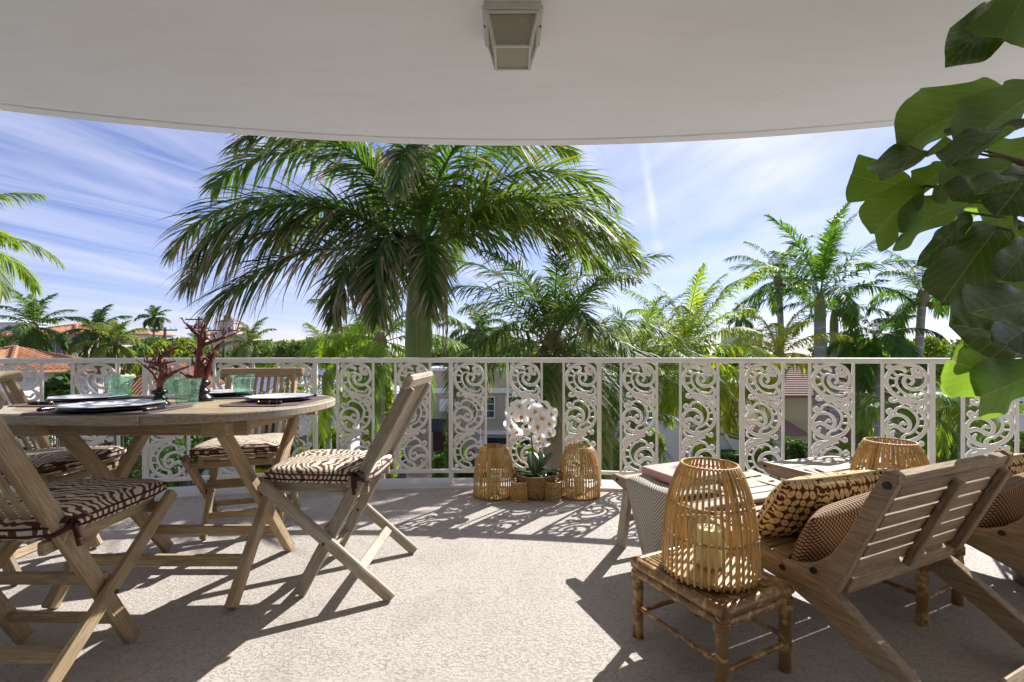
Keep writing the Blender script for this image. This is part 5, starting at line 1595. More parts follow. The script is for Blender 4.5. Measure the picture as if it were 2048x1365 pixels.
# ---------------------------------------------------------------- vegetation
def frond_mesh(L, n, ll, e0, droop, seed, brown=0.0, yellow=0.0, hang=0.45, width=0.030, plum=22, pet=0.13, power=1.35, light=0.5, segs=3, sway=0.0, stalk=0.022):
    """one feather frond: rachis arching in the local XZ plane, leaflets along both sides"""
    r2 = random.Random(seed); mb = MB()
    N_ = 26; pts = []; ang = []; p = Vector((0, 0, 0)); yaw = 0.0
    for i in range(N_ + 1):
        f = i / N_; a = R(e0) - R(droop) * f ** power
        yaw = sway * f * f
        pts.append(p.copy()); ang.append((a, yaw))
        p = p + Vector((math.cos(a) * math.cos(yaw), math.cos(a) * math.sin(yaw), math.sin(a))) * (L / N_)
    rad = [max(0.004, stalk * (1 - 0.9 * i / N_)) for i in range(N_ + 1)]
    c0 = len(mb.v); mb.tube(pts, rad, 5, True, 0.7)
    mb.c.extend([(brown * 0.4, 0.75, yellow * 0.8)] * (len(mb.v) - c0))
    for i in range(n):
        f = pet + (1 - pet) * (i + 0.5) / n
        x = f * N_; k = min(int(x), N_ - 1); w = x - k
        q = pts[k].lerp(pts[k+1], w); a, yw = ang[k]
        T = Vector((math.cos(a) * math.cos(yw), math.cos(a) * math.sin(yw), math.sin(a)))
        B = Vector((-math.sin(yw), math.cos(yw), 0)); Nn = T.cross(B); Nn = -Nn if Nn.z < 0 and abs(a) < 1.5 else Nn
        shape = min(1.0, 0.45 + (f - pet) / 0.22) * (1.0 if f < 0.6 else 1 - 0.72 * ((f - 0.6) / 0.4) ** 1.6)
        for s in (-1, 1):
            phi = R(66 - 40 * f + r2.uniform(-7, 7)); psi = R(r2.choice((-1, 0, 1)) * plum + r2.uniform(-8, 8) + 8)
            d = (T * math.cos(phi) + B * (s * math.sin(phi) * math.cos(psi)) + Nn * (math.sin(phi) * math.sin(psi))).normalized()
            ln = ll * shape * r2.uniform(0.82, 1.1); hg = hang * r2.uniform(0.7, 1.35)
            up = (Nn + Vector((r2.uniform(-.5, .5), r2.uniform(-.5, .5), 0.4))).normalized()
            sd = d.cross(up).normalized()
            dead = r2.random() < brown * 0.75
            g = max(0.0, min(1.0, light + r2.uniform(-0.35, 0.35)))
            yl = max(0.0, min(1.0, yellow * r2.uniform(0.3, 1.5)))
            vs_ = []; cs = []
            curl = Vector((r2.uniform(-1, 1), r2.uniform(-1, 1), 0)) * (0.14 * ln if dead else 0.03 * ln)
            for j in range(segs + 1):
                t = j / segs
                pp = q + d * (ln * t * (1 - 0.28 * hg * t)) + Vector((0, 0, -1)) * (hg * ln * t ** 1.9) + curl * t ** 3
                ww = width * (0.55 + 0.9 * t if t < 0.5 else (1 - t) * 2.0) * (1.0 if not dead or t < 0.4 else 0.6)
                bn = 1.0 if (dead and t > 0.35) else min(1.0, brown * max(0.0, (t - 0.55)) * 2.4)
                if j == segs: vs_.append(pp); cs.append((bn, g, yl))
                else:
                    vs_ += [pp - sd * ww * 0.5, pp + sd * ww * 0.5]; cs += [(bn, g, yl)] * 2
            fs = [(2*j, 2*j+1, 2*j+3, 2*j+2) for j in range(segs - 1)] + [(2*segs-2, 2*segs-1, 2*segs)]
            mb.add(vs_, fs, cs)
    me = bpy.data.meshes.new('frond'); me.from_pydata(mb.v, [], mb.f)
    at = me.color_attributes.new('tint', 'FLOAT_COLOR', 'POINT')
    at.data.foreach_set('color', [x for c in mb.c for x in (c[0], c[1], c[2], 1.0)])
    return me

def trunk_tube(p0, p1, r0, r1, lean=(0, 0), n=14, bulge=0.0):
    pts = []; rad = []
    for i in range(n + 1):
        f = i / n
        pts.append((p0[0] + (p1[0]-p0[0])*f + lean[0]*math.sin(math.pi*f), p0[1] + (p1[1]-p0[1])*f + lean[1]*math.sin(math.pi*f), p0[2] + (p1[2]-p0[2])*f))
        rad.append(r0 + (r1 - r0)*f + bulge*math.sin(math.pi*f))
    return pts, rad

def palm(name, label, X, Y, zc, mat, fronds, tr=(0.2, 0.15), shaft=None, lean=(0, 0), trunk_mat_=None, group=None, nuts=0, skirt=0, seed=1):
    """fronds: list of (azimuth deg, mesh, scale)"""
    t = thing(name, label, 'palm tree', (X, Y, GZ), 0, group)
    h = zc - GZ; sh = shaft[0] if shaft else 0.0
    pts, rad = trunk_tube((-lean[0]*2, -lean[1]*2, -0.1), (0, 0, h - sh), tr[0], tr[1], lean)
    rr2 = random.Random(seed)
    mb = MB()
    fine = []; fr_ = []
    for i in range(len(pts) - 1):
        for k in range(4):
            f = k / 4; fine.append(Vector(pts[i]).lerp(Vector(pts[i+1]), f)); fr_.append((rad[i]*(1-f) + rad[i+1]*f) * (1 + (0.03 if k % 4 == 0 else 0)))
    fine.append(Vector(pts[-1])); fr_.append(rad[-1])
    mb.tube(fine, fr_, 14); mb.build('trunk', trunk_mat_ or M['trunk_far'], t, True)
    if shaft:
        mb = MB(); r = shaft[1]
        mb.lathe([(tr[1]*1.02, 0), (r*1.02, sh*0.05), (r*1.06, sh*0.2), (r, sh*0.45), (r*0.82, sh*0.75), (r*0.62, sh*0.95), (r*0.3, sh*1.05), (0.0, sh*1.1)], 20, (0, 0, h - sh))
        mb.build('crownshaft', M['shaft'], t, True)
    else:
        mb = MB(); r = tr[1]
        mb.lathe([(r*0.9, -0.5), (r*1.5, -0.2), (r*1.6, 0.05), (r*0.9, 0.25), (0, 0.35)], 12, (0, 0, h)); mb.build('crown_heart', M['husk'], t, True)
    for az, me, sc in fronds:
        if me.materials: pass
        else: me.materials.append(mat)
        m = Matrix.Translation((0, 0, h + rr2.uniform(-0.06, 0.08) * 1.0)) @ Matrix.Rotation(R(az), 4, 'Z') @ Matrix.Translation((tr[1]*0.35, 0, 0)) @ Matrix.Scale(sc, 4)
        link('frond', me, None, t, m)
    for i in range(nuts):
        a = rr2.uniform(0, 6.28); mb = MB()
        mb.lathe([(0, -0.13), (0.07, -0.10), (0.10, 0.0), (0.07, 0.09), (0, 0.12)], 10, (0.28*math.cos(a), 0.28*math.sin(a), h - 0.30 - rr2.uniform(0, 0.25))); mb.build('coconut', M['coconut'], t, True)
    for i in range(skirt):
        a = rr2.uniform(0, 6.28); L = rr2.uniform(0.8, 2.0); mb = MB(); r = tr[1] + 0.05
        pts_ = [(r*math.cos(a)*(1 + 0.9*math.sin(f*2.4)), r*math.sin(a)*(1 + 0.9*math.sin(f*2.4)), h + 0.1 - L*f + 0.05*math.sin(9*f + i)) for f in [k/7 for k in range(8)]]
        mb.tube(pts_, [0.028, 0.03, 0.026, 0.022, 0.018, 0.014, 0.01, 0.005], 5, True, 0.35); mb.build('dry_strand', M['husk'], t, True)
    return t

def crown(kind, count, seed, L, ll, lo, hi, dr, mat, **kw):
    """a ring of fronds: pitches from hi (young) to lo (old), shared between a few shapes"""
    r2 = random.Random(seed); shapes = []
    ns = min(count, 7)
    for i in range(ns):
        f = i / (ns - 1)
        e = hi + (lo - hi) * f
        shapes.append(frond_mesh(L * r2.uniform(0.9, 1.05), kw.get('n', 44), ll, e, dr * (0.75 + 0.4 * f), seed * 31 + i, **{k: v for k, v in kw.items() if k != 'n'}))
        shapes[-1].materials.append(mat)
    out = []
    for i in range(count):
        k = int((i + 0.5) / count * ns)
        out.append((i * 137.5 + r2.uniform(-14, 14) + kw.get('sway', 0), shapes[min(k, ns - 1)], r2.uniform(0.88, 1.08)))
    return out

# the big royal palm in front of the balcony
HX, HY, HZ = (838 - CX) / FPX * 6.7, 6.7, 2.50
hero = []
for i, (az, e0, L, dr, br, hg, lt, sw) in enumerate((
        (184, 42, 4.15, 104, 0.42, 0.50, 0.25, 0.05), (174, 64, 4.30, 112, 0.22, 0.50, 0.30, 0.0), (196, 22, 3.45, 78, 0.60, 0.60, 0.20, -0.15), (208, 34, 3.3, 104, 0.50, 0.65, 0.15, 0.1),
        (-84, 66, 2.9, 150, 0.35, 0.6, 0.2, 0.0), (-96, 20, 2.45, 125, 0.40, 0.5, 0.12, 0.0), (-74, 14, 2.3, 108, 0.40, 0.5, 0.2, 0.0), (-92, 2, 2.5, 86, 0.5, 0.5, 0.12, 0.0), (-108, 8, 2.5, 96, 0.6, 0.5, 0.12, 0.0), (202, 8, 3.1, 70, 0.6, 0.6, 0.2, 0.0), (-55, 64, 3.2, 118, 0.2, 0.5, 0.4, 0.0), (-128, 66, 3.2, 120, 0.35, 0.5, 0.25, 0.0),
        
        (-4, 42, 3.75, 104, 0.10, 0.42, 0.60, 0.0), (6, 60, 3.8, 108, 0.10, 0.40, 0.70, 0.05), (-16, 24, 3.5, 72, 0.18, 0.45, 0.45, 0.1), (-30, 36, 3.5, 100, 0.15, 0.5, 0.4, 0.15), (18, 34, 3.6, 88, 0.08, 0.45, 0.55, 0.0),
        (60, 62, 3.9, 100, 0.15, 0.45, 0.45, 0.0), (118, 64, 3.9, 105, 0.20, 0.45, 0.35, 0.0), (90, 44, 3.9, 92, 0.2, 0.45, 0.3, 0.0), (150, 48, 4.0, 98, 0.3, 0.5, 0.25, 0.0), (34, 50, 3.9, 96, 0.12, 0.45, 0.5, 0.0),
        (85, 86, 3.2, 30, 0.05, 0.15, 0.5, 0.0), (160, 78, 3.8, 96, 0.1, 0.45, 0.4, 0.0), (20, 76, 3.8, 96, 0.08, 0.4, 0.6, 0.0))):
    me = frond_mesh(L * 0.95, 120, 0.95 if az not in (85, -84, -96, -74, -108, -92) else 0.60, e0, dr, 500 + i, brown=br, yellow=0.22 if -40 < az < 80 else 0.05, hang=hg * 0.78, width=0.040, plum=30, pet=0.14, light=min(1.0, lt + 0.14), segs=4, sway=sw, stalk=0.034)  # sunlit right side painted in: fronds there are tinted yellower and lighter
    me.materials.append(M['royal']); hero.append((az, me, 1.0))
palm('royal_palm', 'big royal palm with drooping brown tipped fronds just beyond the railing', HX, HY, HZ, M['royal'], hero, tr=(0.24, 0.175), shaft=(1.70, 0.195), trunk_mat_=M['trunk'], skirt=30, seed=3)

# dense palm with a dry skirt, right of it
ar = crown('areca', 30, 11, 2.75, 0.70, -10, 82, 90, M['areca'], n=80, brown=0.30, hang=0.35, width=0.036, plum=30, light=0.4, segs=3)
palm('feather_palm', 'dense dark feather palm with dry brown skirt behind the orchid', (1108 - CX)/FPX*8.8, 8.8, 1.20, M['areca'], ar, tr=(0.16, 0.15), lean=(0.1, 0), trunk_mat_=M['husk'], skirt=46, seed=5)
ar2 = crown('areca', 20, 12, 2.5, 0.55, -5, 85, 90, M['areca'], n=70, brown=0.10, hang=0.3, width=0.036, plum=26, light=0.7, yellow=0.12, segs=3)
palm('feather_palm', 'feather palm with glossy spiky fronds left of the bright coconut palm', (1278 - CX)/FPX*11.0, 11.0, 0.55, M['areca'], ar2, tr=(0.14, 0.12), trunk_mat_=M['husk'], skirt=10, seed=6)
ar3 = crown('areca', 13, 13, 2.4, 0.55, -30, 60, 85, M['areca'], n=50, brown=0.06, hang=0.3, width=0.03, plum=22, light=0.5, segs=3)
palm('feather_palm', 'feather palm hanging below the handrail near the lattice fence', (1215 - CX)/FPX*10.2, 10.2, -0.55, M['areca'], ar3, tr=(0.13, 0.12), trunk_mat_=M['husk'], seed=7)

CO = dict(n=72, hang=0.55, width=0.046, plum=6, segs=3)
def coco_crown(n, seed, L, lo=-35, hi=80, dr=80, **kw):
    d = dict(CO); d.update(kw); return crown('coco', n, seed, L, d.pop('ll', 0.78), lo, hi, dr, M['coco'], **d)
bright = coco_crown(21, 21, 3.1, -10, 86, 70, light=0.95, yellow=0.28)
palm('coconut_palm', 'bright green coconut palm right of the dry skirted palm', (1372 - CX)/FPX*13.5, 13.5, 1.05, M['coco'], bright, tr=(0.18, 0.14), lean=(0.3, 0), seed=8)
yell = coco_crown(13, 22, 2.5, -15, 82, 85, light=0.8, yellow=0.55)
palm('coconut_palm', 'yellowing coconut palm just above the handrail', (1556 - CX)/FPX*17, 17.0, 0.95, M['coco'], yell, tr=(0.18, 0.14), lean=(0.4, 0), seed=9)
yell2 = coco_crown(9, 27, 2.0, -45, 20, 60, light=0.6, yellow=0.5)
palm('coconut_palm', 'low coconut palm with yellow hanging fronds below the handrail', (1432 - CX)/FPX*14.5, 14.5, 0.30, M['coco'], yell2, tr=(0.15, 0.12), seed=19)
roy = crown('royal', 18, 23, 3.9, 0.78, 8, 86, 62, M['coco'], n=80, hang=0.30, width=0.06, plum=28, light=0.5, segs=3, brown=0.06)
palm('royal_palm', 'tallest royal palm on the right with thick grey trunk', (1640 - CX)/FPX*18.5, 18.5, 3.55, M['royal'], roy, tr=(0.27, 0.21), shaft=(1.1, 0.20), skirt=5, seed=10)
roy2 = crown('royal', 9, 24, 2.6, 0.60, -5, 55, 70, M['coco'], n=70, hang=0.35, width=0.06, plum=28, light=0.45, segs=3, brown=0.15)
palm('royal_palm', 'slimmer royal palm directly right of the tallest one', (1668 - CX)/FPX*20.0, 20.0, 3.0, M['royal'], roy2, tr=(0.22, 0.17), shaft=(0.9, 0.16), skirt=6, seed=11)
DCO = dict(light=0.35, yellow=0.04)
palm('coconut_palm', 'coconut palm left behind the tallest royal palm', (1556 - CX)/FPX*22, 22.0, 4.7, M['coco'], coco_crown(14, 25, 3.0, -10, 82, 88, **DCO), tr=(0.17, 0.13), lean=(0.7, 0), nuts=5, seed=12)
palm('coconut_palm', 'coconut palm with leaning trunk next to the fig leaves', (1846 - CX)/FPX*19, 19.0, 3.55, M['coco'], coco_crown(14, 26, 2.9, -15, 82, 88, **DCO), tr=(0.18, 0.14), lean=(-0.8, 0), nuts=5, seed=13)
palm('coconut_palm', 'small dark coconut palm between the royal palms and the leaning one', (1756 - CX)/FPX*18, 18.0, 1.75, M['coco'], coco_crown(15, 28, 2.4, -45, 70, 85, light=0.25), tr=(0.14, 0.11), nuts=3, seed=14)
palm('coconut_palm', 'large coconut palm hanging in front of the yellow house', (1795 - CX)/FPX*14, 14.0, -0.55, M['coco'], coco_crown(9, 29, 1.9, -25, 50, 85, light=0.6, yellow=0.1), tr=(0.16, 0.13), nuts=0, seed=15)
palm('coconut_palm', 'low coconut palm in the garden at the right end of the railing', (1925 - CX)/FPX*15, 15.0, -0.6, M['coco'], coco_crown(12, 30, 2.3, -30, 60, 80, light=0.7, yellow=0.2), tr=(0.15, 0.12), seed=16)
palm('coconut_palm', 'coconut palm whose fronds reach in at the left edge', (-150 - CX)/FPX*10.5, 10.5, 3.75, M['coco'], coco_crown(14, 31, 2.9, 0, 80, 80, light=0.55, yellow=0.22), tr=(0.18, 0.14), seed=17)
palm('coconut_palm', 'coconut palm arching left behind the big royal palm', (760 - CX)/FPX*13, 13.0, 1.40, M['coco'], coco_crown(17, 32, 3.0, -40, 80, 85, light=0.55, yellow=0.1), tr=(0.17, 0.13), seed=18)
palm('coconut_palm', 'coconut palm lower down beside the white roofed house', (655 - CX)/FPX*15, 15.0, 0.2, M['coco'], coco_crown(14, 33, 2.6, -40, 80, 85, light=0.6, yellow=0.2), tr=(0.15, 0.12), seed=20)
FAR = dict(n=46, hang=0.5, width=0.08, plum=10, segs=2)
def far_crown(n, seed, L, **kw):
    d = dict(FAR); d.update(kw); return crown('far', n, seed, L, 0.72, -40, 80, 85, M['farpalm'], **d)
palm('coconut_palm', 'coconut palm in front of the shuttered cream house', (66 - CX)/FPX*27, 27.0, 2.75, M['farpalm'], far_crown(20, 41, 2.7, light=0.6), tr=(0.20, 0.16), lean=(0.2, 0), seed=21)
palm('coconut_palm', 'left one of two coconut palms rising near the left chairs', (192 - CX)/FPX*28, 28.0, 2.50, M['farpalm'], far_crown(16, 42, 2.2, light=0.4), tr=(0.17, 0.13), seed=22)
palm('coconut_palm', 'yellower right one of two coconut palms near the left chairs', (228 - CX)/FPX*26, 26.0, 1.75, M['farpalm'], far_crown(16, 43, 2.0, light=0.85, yellow=0.3), tr=(0.15, 0.12), seed=23)
palm('coconut_palm', 'small far coconut palm against the sky above the large coral', (308 - CX)/FPX*52, 52.0, 5.4, M['farpalm'], far_crown(15, 44, 1.9), tr=(0.17, 0.13), seed=24)
palm('coconut_palm', 'far coconut palm right of the utility pole', (392 - CX)/FPX*55, 55.0, 2.6, M['farpalm'], far_crown(14, 45, 2.3), tr=(0.17, 0.13), seed=25)
palm('coconut_palm', 'small far coconut palm below the tall royal palms', (1482 - CX)/FPX*48, 48.0, 4.9, M['farpalm'], far_crown(14, 46, 1.7), tr=(0.16, 0.12), seed=26)
palm('coconut_palm', 'far coconut palm between the two centre palms', (955 - CX)/FPX*24, 24.0, 2.3, M['farpalm'], far_crown(15, 47, 2.3, light=0.5), tr=(0.17, 0.13), seed=27)
palm('coconut_palm', 'far coconut palm at the left behind the white roof', (500 - CX)/FPX*33, 33.0, 2.0, M['farpalm'], far_crown(15, 48, 2.3, light=0.7, yellow=0.2), tr=(0.17, 0.13), seed=28)

# leafy masses
def leaf_cloud(name, blobs, n, size, mat, parent, seed, light=0.5, spread=0.25, yellow=0.0, flat=False, shell=0.55):
    """n leaf faces spread through the given ellipsoids (centre, radii); clumped and uneven"""
    g = np.random.default_rng(seed)
    vol = np.array([b[1][0]*b[1][1]*b[1][2] for b in blobs]) ** (2/3); pick = g.choice(len(blobs), n, p=vol/vol.sum())
    cen = np.array([b[0] for b in blobs])[pick]; rad = np.array([b[1] for b in blobs])[pick]
    d = g.normal(size=(n, 3)); d /= np.linalg.norm(d, axis=1)[:, None]
    # clumps: lumpy radius
    k = g.normal(size=(9, 3)) * 2.2; ph = g.uniform(0, 6.28, 9)
    lump = np.sin(d @ k.T * 1.6 + ph).sum(1) / 9.0
    r = (shell + (1 - shell) * g.random(n) ** 0.6) * (1 + 0.32 * lump)
    if flat:   # clipped hedge: push towards a box
        m = np.abs(d).max(1); d = d / m[:, None]; r = (0.9 + 0.12 * g.random(n) + 0.05 * lump)
    c = cen + d * rad * r[:, None]
    nrm_ = d + g.normal(size=(n, 3)) * 0.75; nrm_ /= np.linalg.norm(nrm_, axis=1)[:, None]
    t = np.cross(nrm_, g.normal(size=(n, 3))); t /= np.linalg.norm(t, axis=1)[:, None]; b = np.cross(nrm_, t)
    s = size * g.uniform(0.6, 1.35, n)[:, None]
    v = np.stack([c - t*s, c + b*s*0.5, c + t*s, c - b*s*0.5], 1).reshape(-1, 3)
    col = np.ones((n, 4)); col[:, 0] = (g.random(n) < 0.03) * 0.6
    col[:, 1] = np.clip(light + lump * 0.35 + g.normal(size=n) * spread, 0, 1); col[:, 2] = np.clip(yellow * g.uniform(0, 1.6, n), 0, 1)
    col = np.repeat(col, 4, axis=0)
    me = bpy.data.meshes.new(name); me.vertices.add(4*n); me.vertices.foreach_set('co', v.astype(np.float32).ravel())
    me.loops.add(4*n); me.loops.foreach_set('vertex_index', np.arange(4*n, dtype=np.int32))
    me.polygons.add(n); me.polygons.foreach_set('loop_start', np.arange(0, 4*n, 4, dtype=np.int32)); me.polygons.foreach_set('loop_total', np.full(n, 4, dtype=np.int32))
    me.update(calc_edges=True)
    at = me.color_attributes.new('tint', 'FLOAT_COLOR', 'POINT'); at.data.foreach_set('color', col.astype(np.float32).ravel())
    return link(name, me, mat, parent)

def tree(label, X, Y, ztop, rx, rz, n, size, mat, seed, light=0.5, yellow=0.0, name='broadleaf_tree', group='trees beyond the balcony'):
    t = thing(name, label, 'tree', (X, Y, GZ), 0, group)
    h = ztop - GZ; r2 = random.Random(seed); blobs = []; cz = h - rz
    for i in range(9):
        a = r2.uniform(0, 6.28); q = r2.uniform(0.25, 0.75)
        s = r2.uniform(0.38, 0.6)
        blobs.append(((rx*q*math.cos(a), rx*q*math.sin(a)*0.8, cz + rz*r2.uniform(-0.55, 0.5)), (rx*s, rx*s, rz*s*1.1)))
    leaf_cloud('crown', blobs, n, size, mat, t, seed, light, 0.22, yellow)
    mb = MB(); pts, rad = trunk_tube((0, 0, -0.1), (r2.uniform(-.3, .3), 0, cz), 0.05*rx + 0.08, 0.03*rx + 0.04, (r2.uniform(-.2, .2), 0)); mb.tube(pts, rad, 8)
    for b in blobs[:6]:
        mb.tube([pts[-3], ((pts[-1][0] + b[0][0])/2, (pts[-1][1] + b[0][1])/2, (pts[-2][2] + b[0][2])/2 + 0.1), b[0]], [0.025*rx + 0.04, 0.018*rx + 0.02, 0.01], 6)
    mb.build('trunk', M['bark'], t, True)
    return t
def tpx(label, px, pytop, Y, rxpx, rzpx, n, size, mat, seed, **kw):
    q = P(px, pytop, Y); return tree(label, q.x, Y, q.z, rxpx/FPX*Y, rzpx/FPX*Y, n, size, mat, seed, **kw)
TLf, SHf, DKf = M['tree_leaf'], M['shrub'], M['shrub_dark']
tpx('round green tree between the cream house and the coral', 292, 672, 34, 60, 40, 5200, 0.20, TLf, 61, light=0.55)
tpx('yellow green bushy tree behind the small coral', 345, 668, 30, 48, 42, 4600, 0.18, SHf, 62, light=0.7, yellow=0.4)
tpx('dark green tree at the far left behind the palm', 8, 664, 40, 70, 50, 5200, 0.24, TLf, 63, light=0.25)
tpx('mid green tree between the two left palms', 150, 675, 42, 70, 40, 4600, 0.24, TLf, 64, light=0.4)
tpx('low green tree beneath the pink tower', 425, 672, 40, 80, 45, 5200, 0.24, TLf, 65, light=0.45)
tpx('green tree behind the white roofed house', 520, 680, 36, 75, 45, 4800, 0.22, TLf, 66, light=0.5, yellow=0.1)
tpx('sunlit tree left of the big royal palm trunk', 690, 640, 30, 80, 75, 6000, 0.19, TLf, 67, light=0.5, yellow=0.15)
tpx('green tree behind the dense palm', 985, 655, 33, 90, 60, 5200, 0.22, TLf, 68, light=0.35)
tpx('dark tree behind the bright coconut palm', 1230, 670, 33, 100, 60, 5200, 0.22, TLf, 69, light=0.3)
tpx('far tree left of the tall royal palms', 1440, 690, 40, 75, 45, 4600, 0.24, TLf, 70, light=0.4)
tpx('bright leafy tree right of the royal palm trunks', 1725, 655, 24, 62, 55, 6500, 0.16, SHf, 71, light=0.65, yellow=0.1)
tpx('yellow green tree below the leaning coconut palm', 1815, 668, 26, 70, 50, 6000, 0.17, SHf, 72, light=0.6, yellow=0.3)
tpx('broad dark tree behind the leaning coconut palm', 1880, 660, 36, 110, 75, 6500, 0.24, TLf, 73, light=0.3)
tpx('dark tree behind the tall royal palms', 1715, 680, 38, 90, 45, 5200, 0.24, TLf, 74, light=0.3)
tpx('tree at the right edge behind the fig', 1990, 655, 30, 110, 75, 6000, 0.2, TLf, 75, light=0.4)
tpx('slender yellow green tree between railing panels left of the big palm', 765, 752, 15, 32, 105, 6500, 0.095, SHf, 76, light=0.8, yellow=0.55)
tpx('tree beside the white roofed house', 600, 672, 28, 60, 50, 4600, 0.19, TLf, 77, light=0.55, yellow=0.15)
tpx('far tree in front of the small white building', 1350, 680, 42, 80, 40, 4200, 0.24, TLf, 78, light=0.35)
tpx('far tree in the middle behind the royal trunk', 870, 668, 38, 80, 45, 4600, 0.24, TLf, 79, light=0.4)

def shrub(label, px, pytop, Y, wpx, hpx, n, size, mat, seed, light=0.5, yellow=0.0, flat=False, depth=None, name='shrub', cat='shrub', group='shrubs below the balcony'):
    q = P(px, pytop, Y); rx = wpx/FPX*Y/2; h = hpx/FPX*Y; zb = max(q.z - h, GZ); h = q.z - zb
    t = thing(name, label, cat, (q.x, Y, zb), 0, group)
    dy = depth or rx*0.8
    r2 = random.Random(seed)
    if flat: blobs = [((0, 0, h/2), (rx, dy, h/2))]
    else:
        blobs = [((rx*r2.uniform(-0.55, 0.55), dy*r2.uniform(-0.4, 0.4), h*r2.uniform(0.3, 0.72)), (rx*0.5, dy*0.5, h*0.32)) for _ in range(8)]
    leaf_cloud('foliage', blobs, n, size, mat, t, seed, light, 0.24, yellow, flat)
    mb = MB()
    for i in range(5):
        a = r2.uniform(0, 6.28); mb.tube([(0.1*math.cos(a)*rx, 0.1*math.sin(a)*dy, -max(0.0, zb - GZ)), (0.4*rx*math.cos(a), 0.4*dy*math.sin(a), h*0.7)], [0.04, 0.015], 5)
    mb.build('stem', M['bark'], t)
    return t
shrub('tall clipped hedge behind the table legs', 190, 838, 19, 330, 140, 15000, 0.075, DKf, 81, light=0.55, flat=True, depth=0.8, name='hedge', cat='hedge')
shrub('lower hedge behind the left chair in the shade', 280, 855, 18, 120, 130, 6500, 0.07, DKf, 82, light=0.4, flat=True, depth=0.8, name='hedge', cat='hedge')
shrub('leafy bush right of the chair facing the camera', 655, 838, 17, 80, 150, 5200, 0.075, SHf, 83, light=0.45)
shrub('bright bush behind the slanting chair back', 760, 835, 16, 90, 150, 5600, 0.075, SHf, 84, light=0.55, yellow=0.15)
shrub('spiky ground plants in front of the beige building', 885, 905, 21, 60, 70, 3200, 0.12, SHf, 85, light=0.45)
shrub('clipped hedge in front of the beige building', 960, 905, 25, 170, 50, 5600, 0.09, DKf, 86, light=0.45, flat=True, depth=0.7, name='hedge', cat='hedge')
shrub('green bush behind the orchid', 1045, 880, 18, 80, 90, 4200, 0.08, SHf, 87, light=0.65)
shrub('brownish bush beside the lattice fence', 1215, 880, 13, 60, 95, 3600, 0.07, SHf, 88, light=0.3, yellow=0.1)
shrub('square clipped hedge at the corner of the yellow house', 1577, 880, 22, 44, 60, 4800, 0.08, DKf, 89, light=0.5, flat=True, depth=0.8, name='hedge', cat='hedge')
shrub('yellow green bush below the yellow house', 1690, 882, 20, 110, 60, 5200, 0.09, SHf, 90, light=0.8, yellow=0.35)
shrub('dark rounded hedge right of the yellow house', 1868, 865, 18, 80, 90, 6500, 0.075, SHf, 91, light=0.4, flat=True, depth=0.8, name='hedge', cat='hedge')
shrub('loose bush in front of the right hand white house', 2020, 852, 19, 110, 80, 5600, 0.085, SHf, 92, light=0.5)
shrub('small clipped hedge at the foot of the stair wall', 1462, 905, 22, 40, 30, 2600, 0.07, DKf, 93, light=0.5, flat=True, depth=0.6, name='hedge', cat='hedge')
shrub('bright bush between the lattice fence and the white house', 1290, 858, 19, 90, 80, 4600, 0.085, SHf, 101, light=0.75, yellow=0.3)
shrub('bright leafy bush below the low coconut palm', 1400, 868, 19.5, 70, 75, 4200, 0.085, SHf, 102, light=0.7, yellow=0.25)
shrub('sunlit bush left of the clipped corner hedge', 1520, 878, 20, 70, 65, 4200, 0.085, SHf, 103, light=0.65, yellow=0.2)
shrub('sunlit bush behind the bare footstool', 1765, 858, 19, 90, 80, 4600, 0.085, SHf, 104, light=0.75, yellow=0.25)
shrub('tall leafy shrub right of the big palm trunk', 905, 858, 20, 50, 110, 3600, 0.085, SHf, 105, light=0.5, yellow=0.1)
shrub('banana like leafy plant below the orange roof', 118, 745, 15, 60, 75, 900, 0.22, DKf, 94, light=0.5)
shrub('leafy plant between the orange roof and the table', 235, 782, 15, 60, 60, 900, 0.2, SHf, 95, light=0.5)
shrub('undergrowth along the fence of the left garden', 400, 860, 20, 130, 90, 4600, 0.09, DKf, 96, light=0.4)
shrub('low bush left below the chair', 560, 880, 23, 150, 60, 4600, 0.1, DKf, 97, light=0.5)
tag(leaf_cloud('undergrowth', [((x, 18.6 + 1.2*math.sin(x), GZ + 0.5), (4.5, 1.6, 0.9)) for x in range(-34, 36, 4)], 26000, 0.12, M['shrub_dark'], None, 98, 0.45), 'dark low undergrowth below the balcony', 'undergrowth', None, 'stuff')
tag(leaf_cloud('far_wood', [((x, 62 + 6*math.sin(x*0.7), GZ + 3.2), (7, 5, 4.2 + 0.8*math.sin(x*1.3))) for x in range(-90, 92, 7)], 52000, 0.42, M['tree_leaf'], None, 99, 0.4, 0.25, 0.08), 'far mass of trees along the horizon', 'wood', None, 'stuff')

